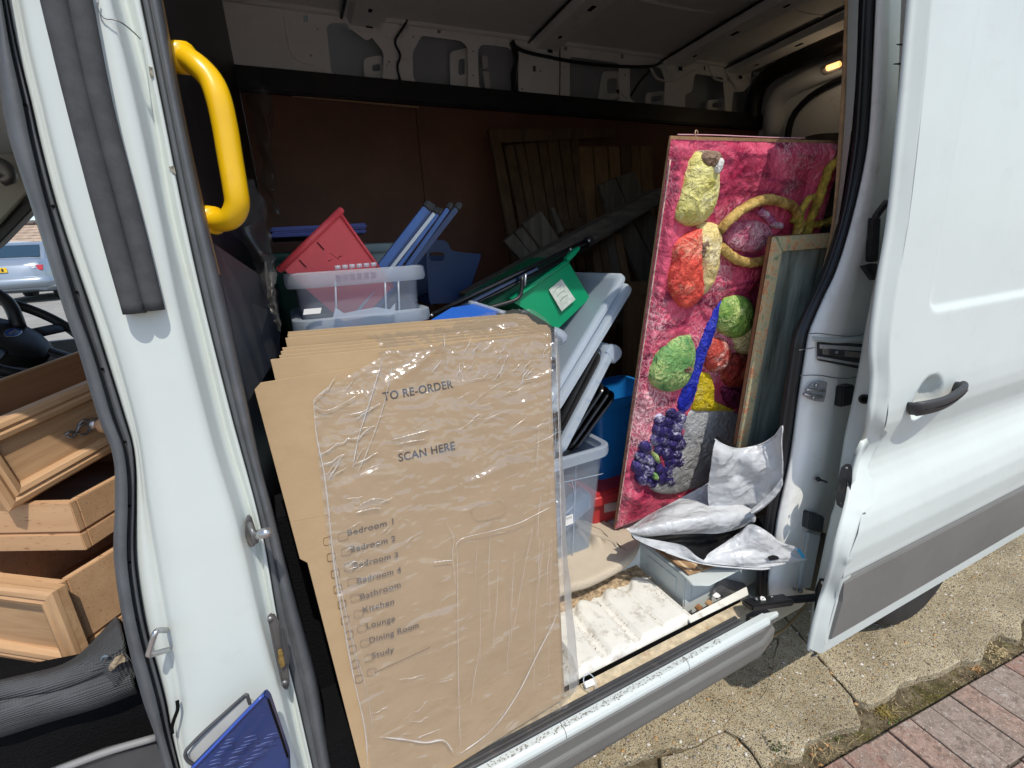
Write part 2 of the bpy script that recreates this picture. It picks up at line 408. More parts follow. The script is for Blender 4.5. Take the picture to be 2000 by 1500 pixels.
# clear wrapping film
film, N, L = nt('wrapping_film'); N.remove(N['Principled BSDF'])
tr = N.new('ShaderNodeBsdfTransparent'); tr.inputs[0].default_value = (.97, .965, .955, 1)
df = N.new('ShaderNodeBsdfDiffuse'); df.inputs[0].default_value = (.75, .73, .70, 1)
gl = N.new('ShaderNodeBsdfGlossy'); gl.inputs['Roughness'].default_value = .2
mA = N.new('ShaderNodeMixShader'); mA.inputs[0].default_value = .06; L.new(tr.outputs[0], mA.inputs[1]); L.new(df.outputs[0], mA.inputs[2])
lw = N.new('ShaderNodeLayerWeight'); lw.inputs[0].default_value = .3
fr = N.new('ShaderNodeMapRange'); fr.inputs[3].default_value = .085; fr.inputs[4].default_value = .24; L.new(lw.outputs['Facing'], fr.inputs[0])
tc = N.new('ShaderNodeTexCoord'); bpn = None
for sc_, st, ds in ((13, (.6, 1, 1.5), .018), (36, (.8, 1, 1.3), .005)):
    mp = N.new('ShaderNodeMapping'); mp.inputs['Scale'].default_value = st; mp.inputs['Rotation'].default_value = (0, .35, 0); L.new(tc.outputs['Object'], mp.inputs[0])
    w = N.new('ShaderNodeTexNoise'); w.noise_type = 'RIDGED_MULTIFRACTAL'; w.inputs['Scale'].default_value = sc_; w.inputs['Detail'].default_value = 3; w.inputs['Distortion'].default_value = .8; L.new(mp.outputs[0], w.inputs['Vector'])
    bp = N.new('ShaderNodeBump'); bp.inputs['Strength'].default_value = .8; bp.inputs['Distance'].default_value = ds; L.new(w.outputs['Fac'], bp.inputs['Height'])
    if bpn is not None: L.new(bpn.outputs[0], bp.inputs['Normal'])
    bpn = bp
L.new(bpn.outputs[0], gl.inputs['Normal'])
mB = N.new('ShaderNodeMixShader'); L.new(fr.outputs[0], mB.inputs[0]); L.new(mA.outputs[0], mB.inputs[1]); L.new(gl.outputs[0], mB.inputs[2])
L.new(mB.outputs[0], N['Material Output'].inputs[0])
film_fold, N, L = nt('film_fold'); N.remove(N['Principled BSDF'])
_t = N.new('ShaderNodeBsdfTransparent'); _d = N.new('ShaderNodeBsdfDiffuse'); _d.inputs[0].default_value = (.9, .89, .87, 1); _g = N.new('ShaderNodeBsdfGlossy'); _g.inputs['Roughness'].default_value = .22
_a = N.new('ShaderNodeMixShader'); _a.inputs[0].default_value = .45; L.new(_d.outputs[0], _a.inputs[1]); L.new(_g.outputs[0], _a.inputs[2])
_b = N.new('ShaderNodeMixShader'); _b.inputs[0].default_value = .42; L.new(_t.outputs[0], _b.inputs[1]); L.new(_a.outputs[0], _b.inputs[2]); L.new(_b.outputs[0], N['Material Output'].inputs[0])

# concrete with exposed aggregate
conc, N, L = nt('old_concrete'); b = N['Principled BSDF']; b.inputs['Roughness'].default_value = .92; b.inputs['Specular IOR Level'].default_value = .15
tc = N.new('ShaderNodeTexCoord')
n1 = N.new('ShaderNodeTexNoise'); n1.inputs['Scale'].default_value = 3.5; n1.inputs['Detail'].default_value = 8; n1.inputs['Roughness'].default_value = .7; L.new(tc.outputs['Object'], n1.inputs['Vector'])
r1 = N.new('ShaderNodeValToRGB'); r1.color_ramp.elements[0].position = .35; r1.color_ramp.elements[1].position = .68
r1.color_ramp.elements[0].color = (.25, .205, .125, 1); r1.color_ramp.elements[1].color = (.57, .49, .33, 1); L.new(n1.outputs['Fac'], r1.inputs[0])
cur = r1.outputs[0]
hsum = None
for sc, th, seed in ((330, .26, 0), (170, .25, 5.1), (85, .2, 3.7), (38, .11, 9.1)):
    mp = N.new('ShaderNodeMapping'); mp.inputs['Location'].default_value = (seed, seed * 2, seed); L.new(tc.outputs['Object'], mp.inputs[0])
    nz = N.new('ShaderNodeTexNoise'); nz.inputs['Scale'].default_value = sc * .6; L.new(mp.outputs[0], nz.inputs['Vector'])
    ad = N.new('ShaderNodeMix'); ad.data_type = 'VECTOR'; ad.inputs[0].default_value = .012 * 75 / sc; L.new(mp.outputs[0], ad.inputs[4]); L.new(nz.outputs['Color'], ad.inputs[5])
    vo = N.new('ShaderNodeTexVoronoi'); vo.inputs['Scale'].default_value = sc; vo.inputs['Randomness'].default_value = 1; L.new(ad.outputs[1], vo.inputs['Vector'])
    rc = N.new('ShaderNodeValToRGB'); rc.color_ramp.interpolation = 'CONSTANT'
    for pos, colr in ((.22, (.50, .43, .32)), (.4, (.17, .14, .105)), (.55, (.40, .25, .13)), (.7, (.62, .58, .50)), (.85, (.27, .21, .14))):
        e = rc.color_ramp.elements.new(pos); e.color = (*colr, 1)
    rc.color_ramp.elements[0].color = (.28, .22, .15, 1)
    sp = N.new('ShaderNodeSeparateColor'); L.new(vo.outputs['Color'], sp.inputs[0]); L.new(sp.outputs[0], rc.inputs[0])
    mr = N.new('ShaderNodeMapRange'); mr.inputs[1].default_value = th + .12; mr.inputs[2].default_value = th; L.new(vo.outputs['Distance'], mr.inputs[0])
    pick = N.new('ShaderNodeMath'); pick.operation = 'GREATER_THAN'; pick.inputs[1].default_value = .3; L.new(sp.outputs[1], pick.inputs[0])
    mm = N.new('ShaderNodeMath'); mm.operation = 'MULTIPLY'; L.new(mr.outputs[0], mm.inputs[0]); L.new(pick.outputs[0], mm.inputs[1])
    x = N.new('ShaderNodeMix'); x.data_type = 'RGBA'; L.new(mm.outputs[0], x.inputs[0]); L.new(cur, x.inputs[6]); L.new(rc.outputs[0], x.inputs[7]); cur = x.outputs[2]
    if hsum is None: hsum = mm.outputs[0]
    else:
        a = N.new('ShaderNodeMath'); a.operation = 'ADD'; L.new(hsum, a.inputs[0]); L.new(mm.outputs[0], a.inputs[1]); hsum = a.outputs[0]
n3 = N.new('ShaderNodeTexNoise'); n3.inputs['Scale'].default_value = 240; n3.inputs['Detail'].default_value = 4; L.new(tc.outputs['Object'], n3.inputs['Vector'])
a = N.new('ShaderNodeMath'); a.operation = 'ADD'; L.new(hsum, a.inputs[0]); L.new(n3.outputs['Fac'], a.inputs[1])
bp = N.new('ShaderNodeBump'); bp.inputs['Strength'].default_value = .9; bp.inputs['Distance'].default_value = .0055; L.new(a.outputs[0], bp.inputs['Height']); L.new(bp.outputs[0], b.inputs['Normal'])
L.new(cur, b.inputs['Base Color'])
soil = M_('damp_soil', (.115, .088, .054), rough=1, spec=.1, var=.5, vs=26, bump=1.0, bs=120, col2=(.21, .175, .11), dirt=(.09, .1, .025), dfac=.8, ds=12, dthr=.55)
road_m = M_('road_tarmac', (.27, .26, .235), rough=.95, spec=.1, var=.12, vs=3, bump=.2, bs=90)
def M_brick(name, c):
    m, N, L = nt(name); b = N['Principled BSDF']; b.inputs['Roughness'].default_value = .93; b.inputs['Specular IOR Level'].default_value = .12
    tc = N.new('ShaderNodeTexCoord'); oi = N.new('ShaderNodeObjectInfo'); mu = N.new('ShaderNodeMath'); mu.operation = 'MULTIPLY'; mu.inputs[1].default_value = 40; L.new(oi.outputs['Random'], mu.inputs[0])
    ad = N.new('ShaderNodeVectorMath'); ad.operation = 'ADD'; L.new(tc.outputs['Object'], ad.inputs[0]); L.new(mu.outputs[0], ad.inputs[1])
    cur = None
    def ns(sc, dt=5, rg=.7):
        n = N.new('ShaderNodeTexNoise'); n.inputs['Scale'].default_value = sc; n.inputs['Detail'].default_value = dt; n.inputs['Roughness'].default_value = rg; L.new(ad.outputs[0], n.inputs['Vector']); return n.outputs['Fac']
    def mix(a, bb, f, lo, hi):
        r = N.new('ShaderNodeMapRange'); r.inputs[1].default_value = lo; r.inputs[2].default_value = hi; L.new(f, r.inputs[0])
        x = N.new('ShaderNodeMix'); x.data_type = 'RGBA'; L.new(r.outputs[0], x.inputs[0])
        for q, k in ((a, 6), (bb, 7)):
            if isinstance(q, tuple): x.inputs[k].default_value = (*q, 1)
            else: L.new(q, x.inputs[k])
        return x.outputs[2]
    dk = tuple(q * .55 for q in c); lt = (.36, .325, .29)
    cur = mix(dk, c, ns(55), .38, .56)
    cur = mix(cur, (.25, .20, .165), ns(9), .48, .66)
    cur = mix(cur, (.40, .37, .33), ns(20, 8, .8), .56, .68)
    cur = mix(cur, (.5, .47, .42), ns(170, 2), .62, .70)
    cur = mix(cur, (.05, .042, .035), ns(210, 2), .64, .72)
    L.new(cur, b.inputs['Base Color'])
    bp = N.new('ShaderNodeBump'); bp.inputs['Strength'].default_value = .8; bp.inputs['Distance'].default_value = .004; L.new(ns(150, 4), bp.inputs['Height']); L.new(bp.outputs[0], b.inputs['Normal'])
    return m
BR = [M_brick('paver_' + n, c) for n, c in (('red', (.31, .19, .15)), ('pink', (.325, .225, .18)), ('grey', (.30, .235, .195)), ('brown', (.31, .215, .17)))]
sand = M_('joint_sand', (.095, .08, .06), rough=1, bump=.6, bs=160, var=.3)
leafdry = M_('dry_leaf', (.34, .19, .075), rough=.8, var=.4, vs=60)
straw = M_('straw', (.42, .33, .17), rough=.8, var=.3, vs=60)
weedg = M_('weed_green', (.075, .10, .02), rough=.7, var=.4, vs=60)
mossm = M_('moss', (.11, .095, .025), rough=1, var=.5, vs=90, bump=1, bs=200)
stone_m = [M_('pebble_' + n, c, rough=.8, var=.2, vs=60) for n, c in (('white', (.52, .48, .42)), ('ochre', (.4, .24, .1)), ('grey', (.25, .22, .18)))]

# ------------------------------------------------------------------ the ground
RISE = S(106, 588, y=14.0).z
def gz(x, y):
    """height of the street beyond the van: it climbs away"""
    return -0.035 if y < 2.2 else -0.035 + RISE * smooth01((y - 2.2) / 11.0) + max(0, y - 13.2) * 0.02
ys = [-120, -40, -12, -5, -2, -1, -.5, 0, .5, 1, 1.6, 2.2] + [2.2 + i * .5 for i in range(1, 24)] + [16, 24, 40, 80, 150]
xs = [-150, -60, -25, -12, -8, -5, -3, -1.5, 0, 1.5, 3, 5, 8, 15, 40, 150]
vs = [(x, y, gz(x, y)) for y in ys for x in xs]; nx = len(xs)
fs = [(j * nx + i, j * nx + i + 1, (j + 1) * nx + i + 1, (j + 1) * nx + i) for j in range(len(ys) - 1) for i in range(nx - 1)]
mk('ground', vs, fs, road_m, smooth=True, kind='structure')
# the street on the far side, a sheet just above the ground
ys2 = [2.3 + i * .5 for i in range(24)] + [15, 18, 24, 40]
vs = [(x, y, gz(x, y) + .012) for y in ys2 for x in xs]
fs = [(j * nx + i, j * nx + i + 1, (j + 1) * nx + i + 1, (j + 1) * nx + i) for j in range(len(ys2) - 1) for i in range(nx - 1)]
mk('road', vs, fs, road_m, smooth=True, kind='structure')

def G(u, v, z=0.0): return S(u, v, z=z)
def zc(pts, x0=1360, y0=1080, k=3.125): return [G(x0 + a / k, y0 + b / k) for a, b in pts]
edge = zc([(-420, 1560), (-160, 1470), (60, 1350)])[:0]
def jag(pts, step=.022, amp=.007, seed=0):
    rnd = random.Random(seed); out = []
    for a, b in zip(pts, pts[1:]):
        n = max(1, int((b - a).length / step)); d = (b - a).normalized(); q = V((-d.y, d.x, 0))
        for i in range(n):
            p = a.lerp(b, i / n)
            if i: p = p + q * rnd.uniform(-amp, amp)
            out.append(p)
    out.append(pts[-1]); return out
crackA = zc([(0, 1160), (80, 1105), (160, 1075), (195, 1020), (230, 980), (300, 940), (380, 900), (430, 820), (470, 700), (500, 520)])
crackB = zc([(160, 1075), (250, 1120), (330, 1200), (395, 1300), (420, 1420)])
crackC = zc([(880, 790), (960, 880), (985, 950), (1020, 1045)])
edge_r = zc([(1020, 1045), (890, 1065), (760, 1108), (670, 1150), (650, 1232), (585, 1250), (500, 1230), (440, 1290), (420, 1420)])[::-1]
edge_l = zc([(985, 890), (1040, 915), (1085, 915), (1150, 880), (1220, 830), (1240, 790), (1320, 770), (1440, 735), (1530, 700), (1620, 650), (1700, 662), (1745, 640), (1760, 570), (1790, 520), (1840, 490), (1900, 510), (1965, 530), (1990, 480), (1990, 400)])
def slab_piece(outline, mat, name, z=0.0, th=.05, seed=1, amp=.005, **k):
    pts = jag(outline + [outline[0]], .03, amp, seed)[:-1]
    pts = [V((p.x, p.y, z)) for p in pts]
    return prism(name, pts, (0, 0, -th), mat, bevel=.004, seg=1, **k)
back = 2.25
p0 = crackA[2]
# main slab: along the crack, the broken kerb-side edge, then far right, and under the van
gap = .004
main = [p + V((gap, 0, 0)) for p in crackA[2:][::-1]]
slab1 = [V((1.95, back, 0)), V((-.2, back, 0)), V((.25, 1.2, 0))] + [p + V((gap, gap, 0)) for p in crackA[2:][::-1]] + [p + V((gap, gap * .5, 0)) for p in crackB[1:]] + edge_r[1:-1] + [p + V((-gap, gap, 0)) for p in crackC[::-1]] + [V((1.80, .6, 0)), V((1.95, 1.2, 0))]
slab2 = [V((1.95 + gap, back, 0)), V((1.95 + gap, 1.2, 0)), V((1.80 + gap, .6, 0))] + [p + V((gap, -gap * .3, 0)) for p in crackC[:-2]] + edge_l + [V((3.0, -.16, 0)), V((3.4, -.2, 0)), V((4, -.17, 0)), V((5.2, -.22, 0)), V((7, -.2, 0)), V((9, -.2, 0)), V((9, back, 0))]
slab3 = [V((-.2 - gap, back, 0)), V((-9, back, 0)), V((-9, -.1, 0)), V((-3, -.13, 0)), V((-1, -.1, 0)), V((.3, -.12, 0))] + [G(1180, 1500), G(1290, 1462)] + [p + V((-gap, -gap, 0)) for p in crackA[:-1]] + [p + V((-gap, 0, 0)) for p in crackA[-1:]] + [V((.25 - gap, 1.2, 0))]
slab4 = [p + V((0, -gap * 1.6, 0)) for p in crackA[:3]] + [p + V((-gap, -gap, 0)) for p in crackB[1:]] + [G(1470, 1540), G(1400, 1560), G(1300, 1545), G(1290, 1475)]
drive = None
for i, (pl, nm) in enumerate(((slab1, 1), (slab2, 2), (slab3, 3), (slab4, 4))):
    slab_piece(pl, conc, 'concrete_slab', z=-.001 * i, seed=20 + i, kind='structure')

# block paving, each block its own piece, long side away from the van
pav0, pav1 = G(1620, 1490), G(2000, 1272)
pd = (pav1 - pav0); pd.z = 0; pd.normalize(); pn = V((pd.y, -pd.x, 0))
if pn.y > 0: pn = -pn
mk('soil_strip', [tuple(p) for p in (pav0 - pd * 12 + V((0, .35, -.031)), pav0 + pd * 12 + V((0, .35, -.031)), pav0 + pd * 12 + pn * .05 + V((0, 0, -.031)), pav0 - pd * 12 + pn * .05 + V((0, 0, -.031)))], [(0, 1, 2, 3)], soil, kind='structure')
a = pav0 - pd * 9; 
bed = [V((p.x, p.y, -.0085)) for p in (a + V((0, 0, .0)), a + pd * 19, a + pd * 19 + pn * 6, a + pn * 6)]
paving = mk('block_paving', bed, [(0, 1, 2, 3)], sand, kind='structure')
bm_cache = []
for q in range(6):
    bm = bmesh.new(); rnd = random.Random(40 + q)
    w, l, t = .1005, .2005, .05
    vsx = [bm.verts.new((sx * w / 2 + rnd.uniform(-.0012, .0012), sy * l / 2 + rnd.uniform(-.0015, .0015), sz)) for sz in (-t, 0) for sx, sy in ((-1, -1), (1, -1), (1, 1), (-1, 1))]
    for f in ((3, 2, 1, 0), (4, 5, 6, 7), (0, 1, 5, 4), (1, 2, 6, 5), (2, 3, 7, 6), (3, 0, 4, 7)): bm.faces.new([vsx[i] for i in f])
    bmesh.ops.bevel(bm, geom=[e for e in bm.edges if all(v.co.z > -.001 for v in e.verts)], offset=.0022, segments=1, affect='EDGES')
    me = bpy.data.meshes.new('brick'); bm.to_mesh(me); bm.free(); me.materials.append(BR[0]); bm_cache.append(me)
ang = math.atan2(pd.y, pd.x); rnd = random.Random(5)
def vis(p):
    c = R.transposed() @ (p - EYE)
    if c.z < .2: return False
    u, v = 1000 + 908 * c.x / c.z, 750 + 908 * c.y / c.z
    return -220 < u < 2350 and 1150 < v < 2000
rows = []
for row in range(4):
    for i in range(-95, 96):
        if row == 0: c = pav0 + pd * (i * .104) + pn * .103; rot = ang
        else:
            k = row - 1
            c = pav0 + pd * (i * .208 + .104 * (k % 2)) + pn * (.207 + .053 + k * .104); rot = ang + math.pi / 2
        if not vis(c): continue
        rows.append((c, rot))
far_d = max((c - pav0).dot(pn) for c, _ in rows) + .10; lo_s, hi_s = min((c - pav0).dot(pd) for c, _ in rows) - .1, max((c - pav0).dot(pd) for c, _ in rows) + .1
pvm, N, L = nt('paving_beyond'); b = N['Principled BSDF']; b.inputs['Roughness'].default_value = .93
tc = N.new('ShaderNodeTexCoord'); mp = N.new('ShaderNodeMapping'); mp.inputs['Rotation'].default_value = (0, 0, -math.atan2(pd.y, pd.x)); L.new(tc.outputs['Object'], mp.inputs[0])
bt_ = N.new('ShaderNodeTexBrick'); bt_.inputs['Scale'].default_value = 1; bt_.inputs['Brick Width'].default_value = .208; bt_.inputs['Row Height'].default_value = .104; bt_.inputs['Mortar Size'].default_value = .003
bt_.inputs['Color1'].default_value = (.33, .22, .18, 1); bt_.inputs['Color2'].default_value = (.28, .24, .21, 1); bt_.inputs['Mortar'].default_value = (.08, .07, .055, 1); L.new(mp.outputs[0], bt_.inputs['Vector']); L.new(bt_.outputs['Color'], b.inputs['Base Color'])
for s0, s1, d0_, d1_ in ((-14, 14, far_d, 9), (-14, lo_s, .002, far_d), (hi_s, 14, .002, far_d)):
    mk('pavement', [tuple(pav0 + pd * s_ + pn * d_ + V((0, 0, -.003))) for s_, d_ in ((s0, d0_), (s1, d0_), (s1, d1_), (s0, d1_))], [(0, 1, 2, 3)], pvm, kind='structure')
rows.sort(key=lambda q: (q[0] - EYE).length)
for c, rot in rows[:280]:
    me = rnd.choice(bm_cache)
    m = rnd.choice((0, 0, 1, 2, 2, 3))
    key = (me.name, m)
    o = bpy.data.objects.new('brick', me); COL.objects.link(o)
    if key not in WL:
        me2 = me.copy(); me2.materials[0] = BR[m]; WL[key] = me2
    o.data = WL[key]
    o.parent = paving
    o.location = (c.x, c.y, rnd.uniform(-.003, .003)); o.rotation_euler = (rnd.uniform(-.012, .012), rnd.uniform(-.012, .012), rot + rnd.uniform(-.012, .012) + (math.pi if rnd.random() < .5 else 0))

# moss, straw and crumbs in the gap
def scatter(name, mat, spots, mkfaces, **k):
    vs, fs = [], []
    for p in spots:
        v2, f2 = mkfaces(p); n = len(vs); vs += v2; fs += [tuple(i + n for i in f) for f in f2]
    return mk(name, vs, fs, mat, kind='stuff', **k)
rnd = random.Random(9)
def gapspot():
    t = rnd.random(); p = pav0 + pd * (rnd.uniform(-.6, 1.9))
    return p - pn * rnd.uniform(.0, .10)
def crumb(p):
    s = rnd.uniform(.0015, .005); vs = [p + V((rnd.uniform(-1, 1), rnd.uniform(-1, 1), rnd.uniform(0, 1))) * s for _ in range(4)]
    return [V((q.x, q.y, q.z - .03)) for q in vs], [(0, 1, 2), (0, 2, 3), (0, 3, 1), (1, 3, 2)]
scatter('soil_crumbs', debris, [gapspot() for _ in range(1500)], crumb)
def blade(p):
    a = rnd.uniform(0, 6.28); l = rnd.uniform(.01, .045); w = .0006; d = V((math.cos(a), math.sin(a), 0)); q = V((-d.y, d.x, 0)) * w
    m = p + d * l * .5 + V((0, 0, rnd.uniform(0, .012))); e = p + d * l; z0 = V((0, 0, -.024))
    return [p - q + z0, p + q + z0, m - q + z0, m + q + z0, e - q * .3 + z0, e + q * .3 + z0], [(0, 1, 3, 2), (2, 3, 5, 4)]
clusters = [G(1360 + x / 3.125, 1080 + y / 3.125) for x, y in ((800, 1190), (880, 1180), (960, 1150), (1780, 600), (1830, 630), (1170, 890), (720, 1190), (1950, 570))]
scatter('dry_straw', straw, [c + V((rnd.gauss(0, .035), rnd.gauss(0, .02), rnd.uniform(0, .008))) for c in clusters for _ in range(13)], blade)
def mosspuff(p):
    s = rnd.uniform(.003, .009); vs = []; fs = []
    for j in range(6):
        a = j * 1.047; vs.append(p + V((math.cos(a) * s, math.sin(a) * s, -.034)))
    vs.append(p + V((0, 0, -.034 + s * .8)))
    return vs, [(j, (j + 1) % 6, 6) for j in range(6)]
scatter('moss', mossm, [G(1360 + x / 3.125, 1080 + y / 3.125) + V((rnd.gauss(0, .03), rnd.gauss(0, .018), 0)) for x, y in ((1400, 850), (1450, 870), (1340, 900), (1500, 820), (1420, 800), (1600, 760), (1050, 1080)) for _ in range(90)], mosspuff, smooth=True)
def pebble(p, s, mat, lab):
    bm = bmesh.new(); bmesh.ops.create_icosphere(bm, subdivisions=2, radius=s)
    for v_ in bm.verts: v_.co = V((v_.co.x * 1.3, v_.co.y, v_.co.z * .55)) * (1 + .2 * noise.noise(v_.co * 60 + p * 9))
    o = frombm('pebble', bm, mat, smooth=True, local=True); o.location = (p.x, p.y, p.z + s * .2); o.rotation_euler = (0, 0, rnd.uniform(0, 6)); o['kind'] = 'stuff'
vs_, fs_ = {0: [], 1: [], 2: []}, {0: [], 1: [], 2: []}
bm = bmesh.new(); bmesh.ops.create_icosphere(bm, subdivisions=1, radius=1); ico = [v_.co.copy() for v_ in bm.verts]; icof = [tuple(q.index for q in f.verts) for f in bm.faces]; bm.free()
for _ in range(1900):
    x_, y_ = rnd.uniform(.2, 3.0), rnd.uniform(-.14, .5)
    p = V((x_, y_, 0)); s = rnd.choice((.0015, .002, .002, .003, .003, .004, .006)); k = rnd.choice((0, 0, 1, 2)); a_ = rnd.uniform(0, 6)
    n = len(vs_[k])
    for c in ico:
        q = V((c.x * 1.35, c.y, c.z * .55)) * s
        vs_[k].append(p + V((q.x * math.cos(a_) - q.y * math.sin(a_), q.x * math.sin(a_) + q.y * math.cos(a_), q.z - s * .28)))
    fs_[k] += [tuple(i + n for i in f) for f in icof]
for k, nm in ((0, 'pale_gravel'), (1, 'ochre_gravel'), (2, 'grey_gravel')): mk(nm, vs_[k], fs_[k], stone_m[k], smooth=True, kind='stuff')
# weeds and fallen leaves one can point at
def weed(p, name, label, mat, n, size, up=.6, seed=0, cat='weed'):
    rr = random.Random(seed); vs, fs = [], []
    for i in range(n):
        a_ = rr.uniform(0, 6.28); l = size * rr.uniform(.5, 1); d = V((math.cos(a_), math.sin(a_), 0)); q = V((-d.y, d.x, 0)) * l * rr.uniform(.16, .3)
        h = l * rr.uniform(.1, up); b0 = p + V((rr.gauss(0, 1), rr.gauss(0, 1), 0)) * size * 1.3; k = len(vs)
        vs += [b0, b0 + d * l * .5 + q + V((0, 0, h)), b0 + d * l * .5 - q + V((0, 0, h * .8)), b0 + d * l + V((0, 0, h * .5))]
        fs += [(k, k + 1, k + 2), (k + 1, k + 3, k + 2)]
    mk(name, vs, fs, mat, label=label, cat=cat)
def wp(x, y, z=-.03): return G(1360 + x / 3.125, 1080 + y / 3.125, z)
weed(wp(810, 1110), 'weed', 'small green weed growing where the concrete edge is broken nearest the camera', weedg, 60, .013, seed=1)
weed(wp(1150, 970), 'weed', 'olive brown weed clump in the gap beside the red paving blocks', M_('weed_olive', (.16, .12, .025), var=.4, vs=50, rough=.8), 170, .013, seed=2)
weed(wp(1222, 1025), 'weed', 'tiny bright green sprig at the rim of the paving blocks', M_('weed_bright', (.08, .17, .02), var=.3, vs=50, rough=.7), 26, .011, seed=3)
weed(wp(480, 1190, 0), 'weed', 'thin dark weed poking up through the cracked concrete', M_('weed_dark', (.05, .065, .02), var=.3, vs=50, rough=.7), 30, .014, 1.6, seed=4)
weed(wp(1690, 690), 'dry_leaves', 'crumpled orange dry leaves in the gap farther along the paving', leafdry, 70, .013, seed=5, cat='leaf litter')
weed(wp(1840, 600), 'dry_grass', 'tuft of bleached dry grass beside the jagged concrete under the van door', straw, 70, .016, seed=6, cat='dead grass')
weed(wp(740, 1140), 'dry_leaf', 'curled rust coloured dead leaf next to the green weed', leafdry, 12, .026, seed=7, cat='leaf')
weed(wp(910, 1090, -.02), 'yellow_leaf', 'single pale yellow fallen leaf on the soil between weed and paving', M_('leaf_yellow', (.52, .38, .16), rough=.8), 3, .035, .2, seed=8, cat='leaf')

# ------------------------------------------------------------------ the van
van = thing('van', 'white panel van with its side door slid open showing a load of boxes and tubs', 'van', (1.2, .9, 0))
YW = 1.72          # inner face of the far side
# --- floor, sill, step
block('load_floor', (-.1, .335, .40), (3.15, YW, .545), white_in_lift, van)
prof = [(-.022, .322), (-.038, .332), (-.043, .348), (-.0465, .384), (-.0445, .391), (-.037, .393), (-.037, .396), (-.040, .43), (-.036, .437)]
def along(name, prof, x0, x1, mat, thick=0.0, n=2, **k):
    cs = [[V((x0, y, z)), V((x1, y, z))] for y, z in prof]
    o = loft(name, cs, mat, van, n=n, smooth=False, **k)
    if thick:
        md = o.modifiers.new('t', 'SOLIDIFY'); md.thickness = thick; md.offset = -1
    return o
along('sill_trim', prof, -.9, 1.10, trimp)
prism('sill_trim_end', [V((1.10, y, z)) for y, z in prof] + [V((1.10, .02, .437)), V((1.10, .02, .322))], (.075, .02, .0), trimp, van)
wprof = [(-.036, .437), (-.041, .441), (-.041, .449), (-.037, .457), (-.030, .4605), (-.014, .4615), (-.012, .455)]
for i, (xa, xb) in enumerate(((-.9, .415), (.4165, .803), (.8045, 1.125))):
    along('sill_skin', wprof, xa, xb, white_worn)
prism('sill_tip', [V((1.125, -.0365, .457)), V((1.125, -.016, .4608)), V((1.172, -.027, .459)), V((1.17, -.035, .455))], (0, .0, -.010), white_worn, van, .001)
rprof = [(.036, .455), (.0365, .4665), (.040, .468), (.050, .4675), (.0515, .464), (.055, .464), (.0565, .4675), (.066, .468), (.0675, .4645), (.071, .4645), (.073, .468), (.088, .4675), (.091, .463), (.091, .452)]
rprof = [(-.013 + (y - .036) * .028 / .055, z) for y, z in rprof]
along('sill_rubber', rprof, -.9, 1.04, M_('sill_rubber', (.05, .051, .052), rough=.6, var=.2, vs=14, dirt=(.14, .12, .1), dfac=.5, ds=34, dthr=.55))
along('track_floor', [(.015, .446), (.059, .446)], -.9, 1.13, M_('track_cream', (.52, .44, .30), rough=.8, var=.25, vs=30, dirt=(.25, .14, .07), dfac=.8, ds=24, dthr=.5))
along('track_slot', [(.059, .446), (.059, .40), (.066, .40), (.066, .455)], -.9, 1.13, holeb)
# rusty bits lying in the track
for u, v, m in ((1385, 1186, plyedge), (1365, 1195, M_('rust', (.24, .11, .04), rough=.9, var=.4, vs=60)), (1400, 1172, wpaper)):
    c = S(u, v, z=.452); slab('track_clip', c, (.022, .004, .001), (-.003, .016, .002), (0, 0, .006), m, van, .0015)
block('dark_gap_fill', (-.125, .225, .40), (.025, .345, 1.05), carpet, van, .004)  # added dark block; blacks out the lit floor behind the pillar gap
block('dark_gap_fill_low', (-.125, .07, .40), (-.03, .225, .60), carpet, van, .004)  # added dark block; keeps the end of the step black
# ribbed step plate
nxs, nys = 150, 36; vs, fs = [], []
X0, X1, Y0, Y1 = -.1, .936, .068, .338
for j in range(nys):
    for i in range(nxs):
        x = X0 + (X1 - X0) * i / (nxs - 1); y = Y0 + (Y1 - Y0) * j / (nys - 1)
        ph = ((x + .02) % .107) / .107
        rib = smooth01((ph - .12) / .05) * (1 - smooth01((ph - .84) / .05))
        backs = 1 - smooth01((y - (.262 + .022 * math.cos(ph * 6.28 - 3.1))) / .016)
        front = smooth01((y - Y0) / .012)
        h = .0135 * rib * backs * front
        if x > .83: h = .0135 * backs * front * (1 - smooth01((x - .915) / .015))
        z = .462 + h - .035 * (1 - smooth01((y - Y0 + .006) / .012)) + .0006 * noise.noise(V((x * 60, y * 60, 0)))
        vs.append((x, y, z))
fs = [(j * nxs + i, j * nxs + i + 1, (j + 1) * nxs + i + 1, (j + 1) * nxs + i) for j in range(nys - 1) for i in range(nxs - 1)]
mk('step_plate', vs, fs, plate_white, van, True)
for u, v, r in ((1187, 1221, .004), (1287, 1182, .006)):
    c = S(u, v, z=.4735); rings('drain_hole', [[c + V((math.cos(q * .524) * r * (1.6 if u < 1200 else 1), math.sin(q * .524) * r * .8, 0)) for q in range(12)], [c + V((math.cos(q * .524) * r * .5, math.sin(q * .524) * r * .4, .0005)) for q in range(12)]], holeb, van)
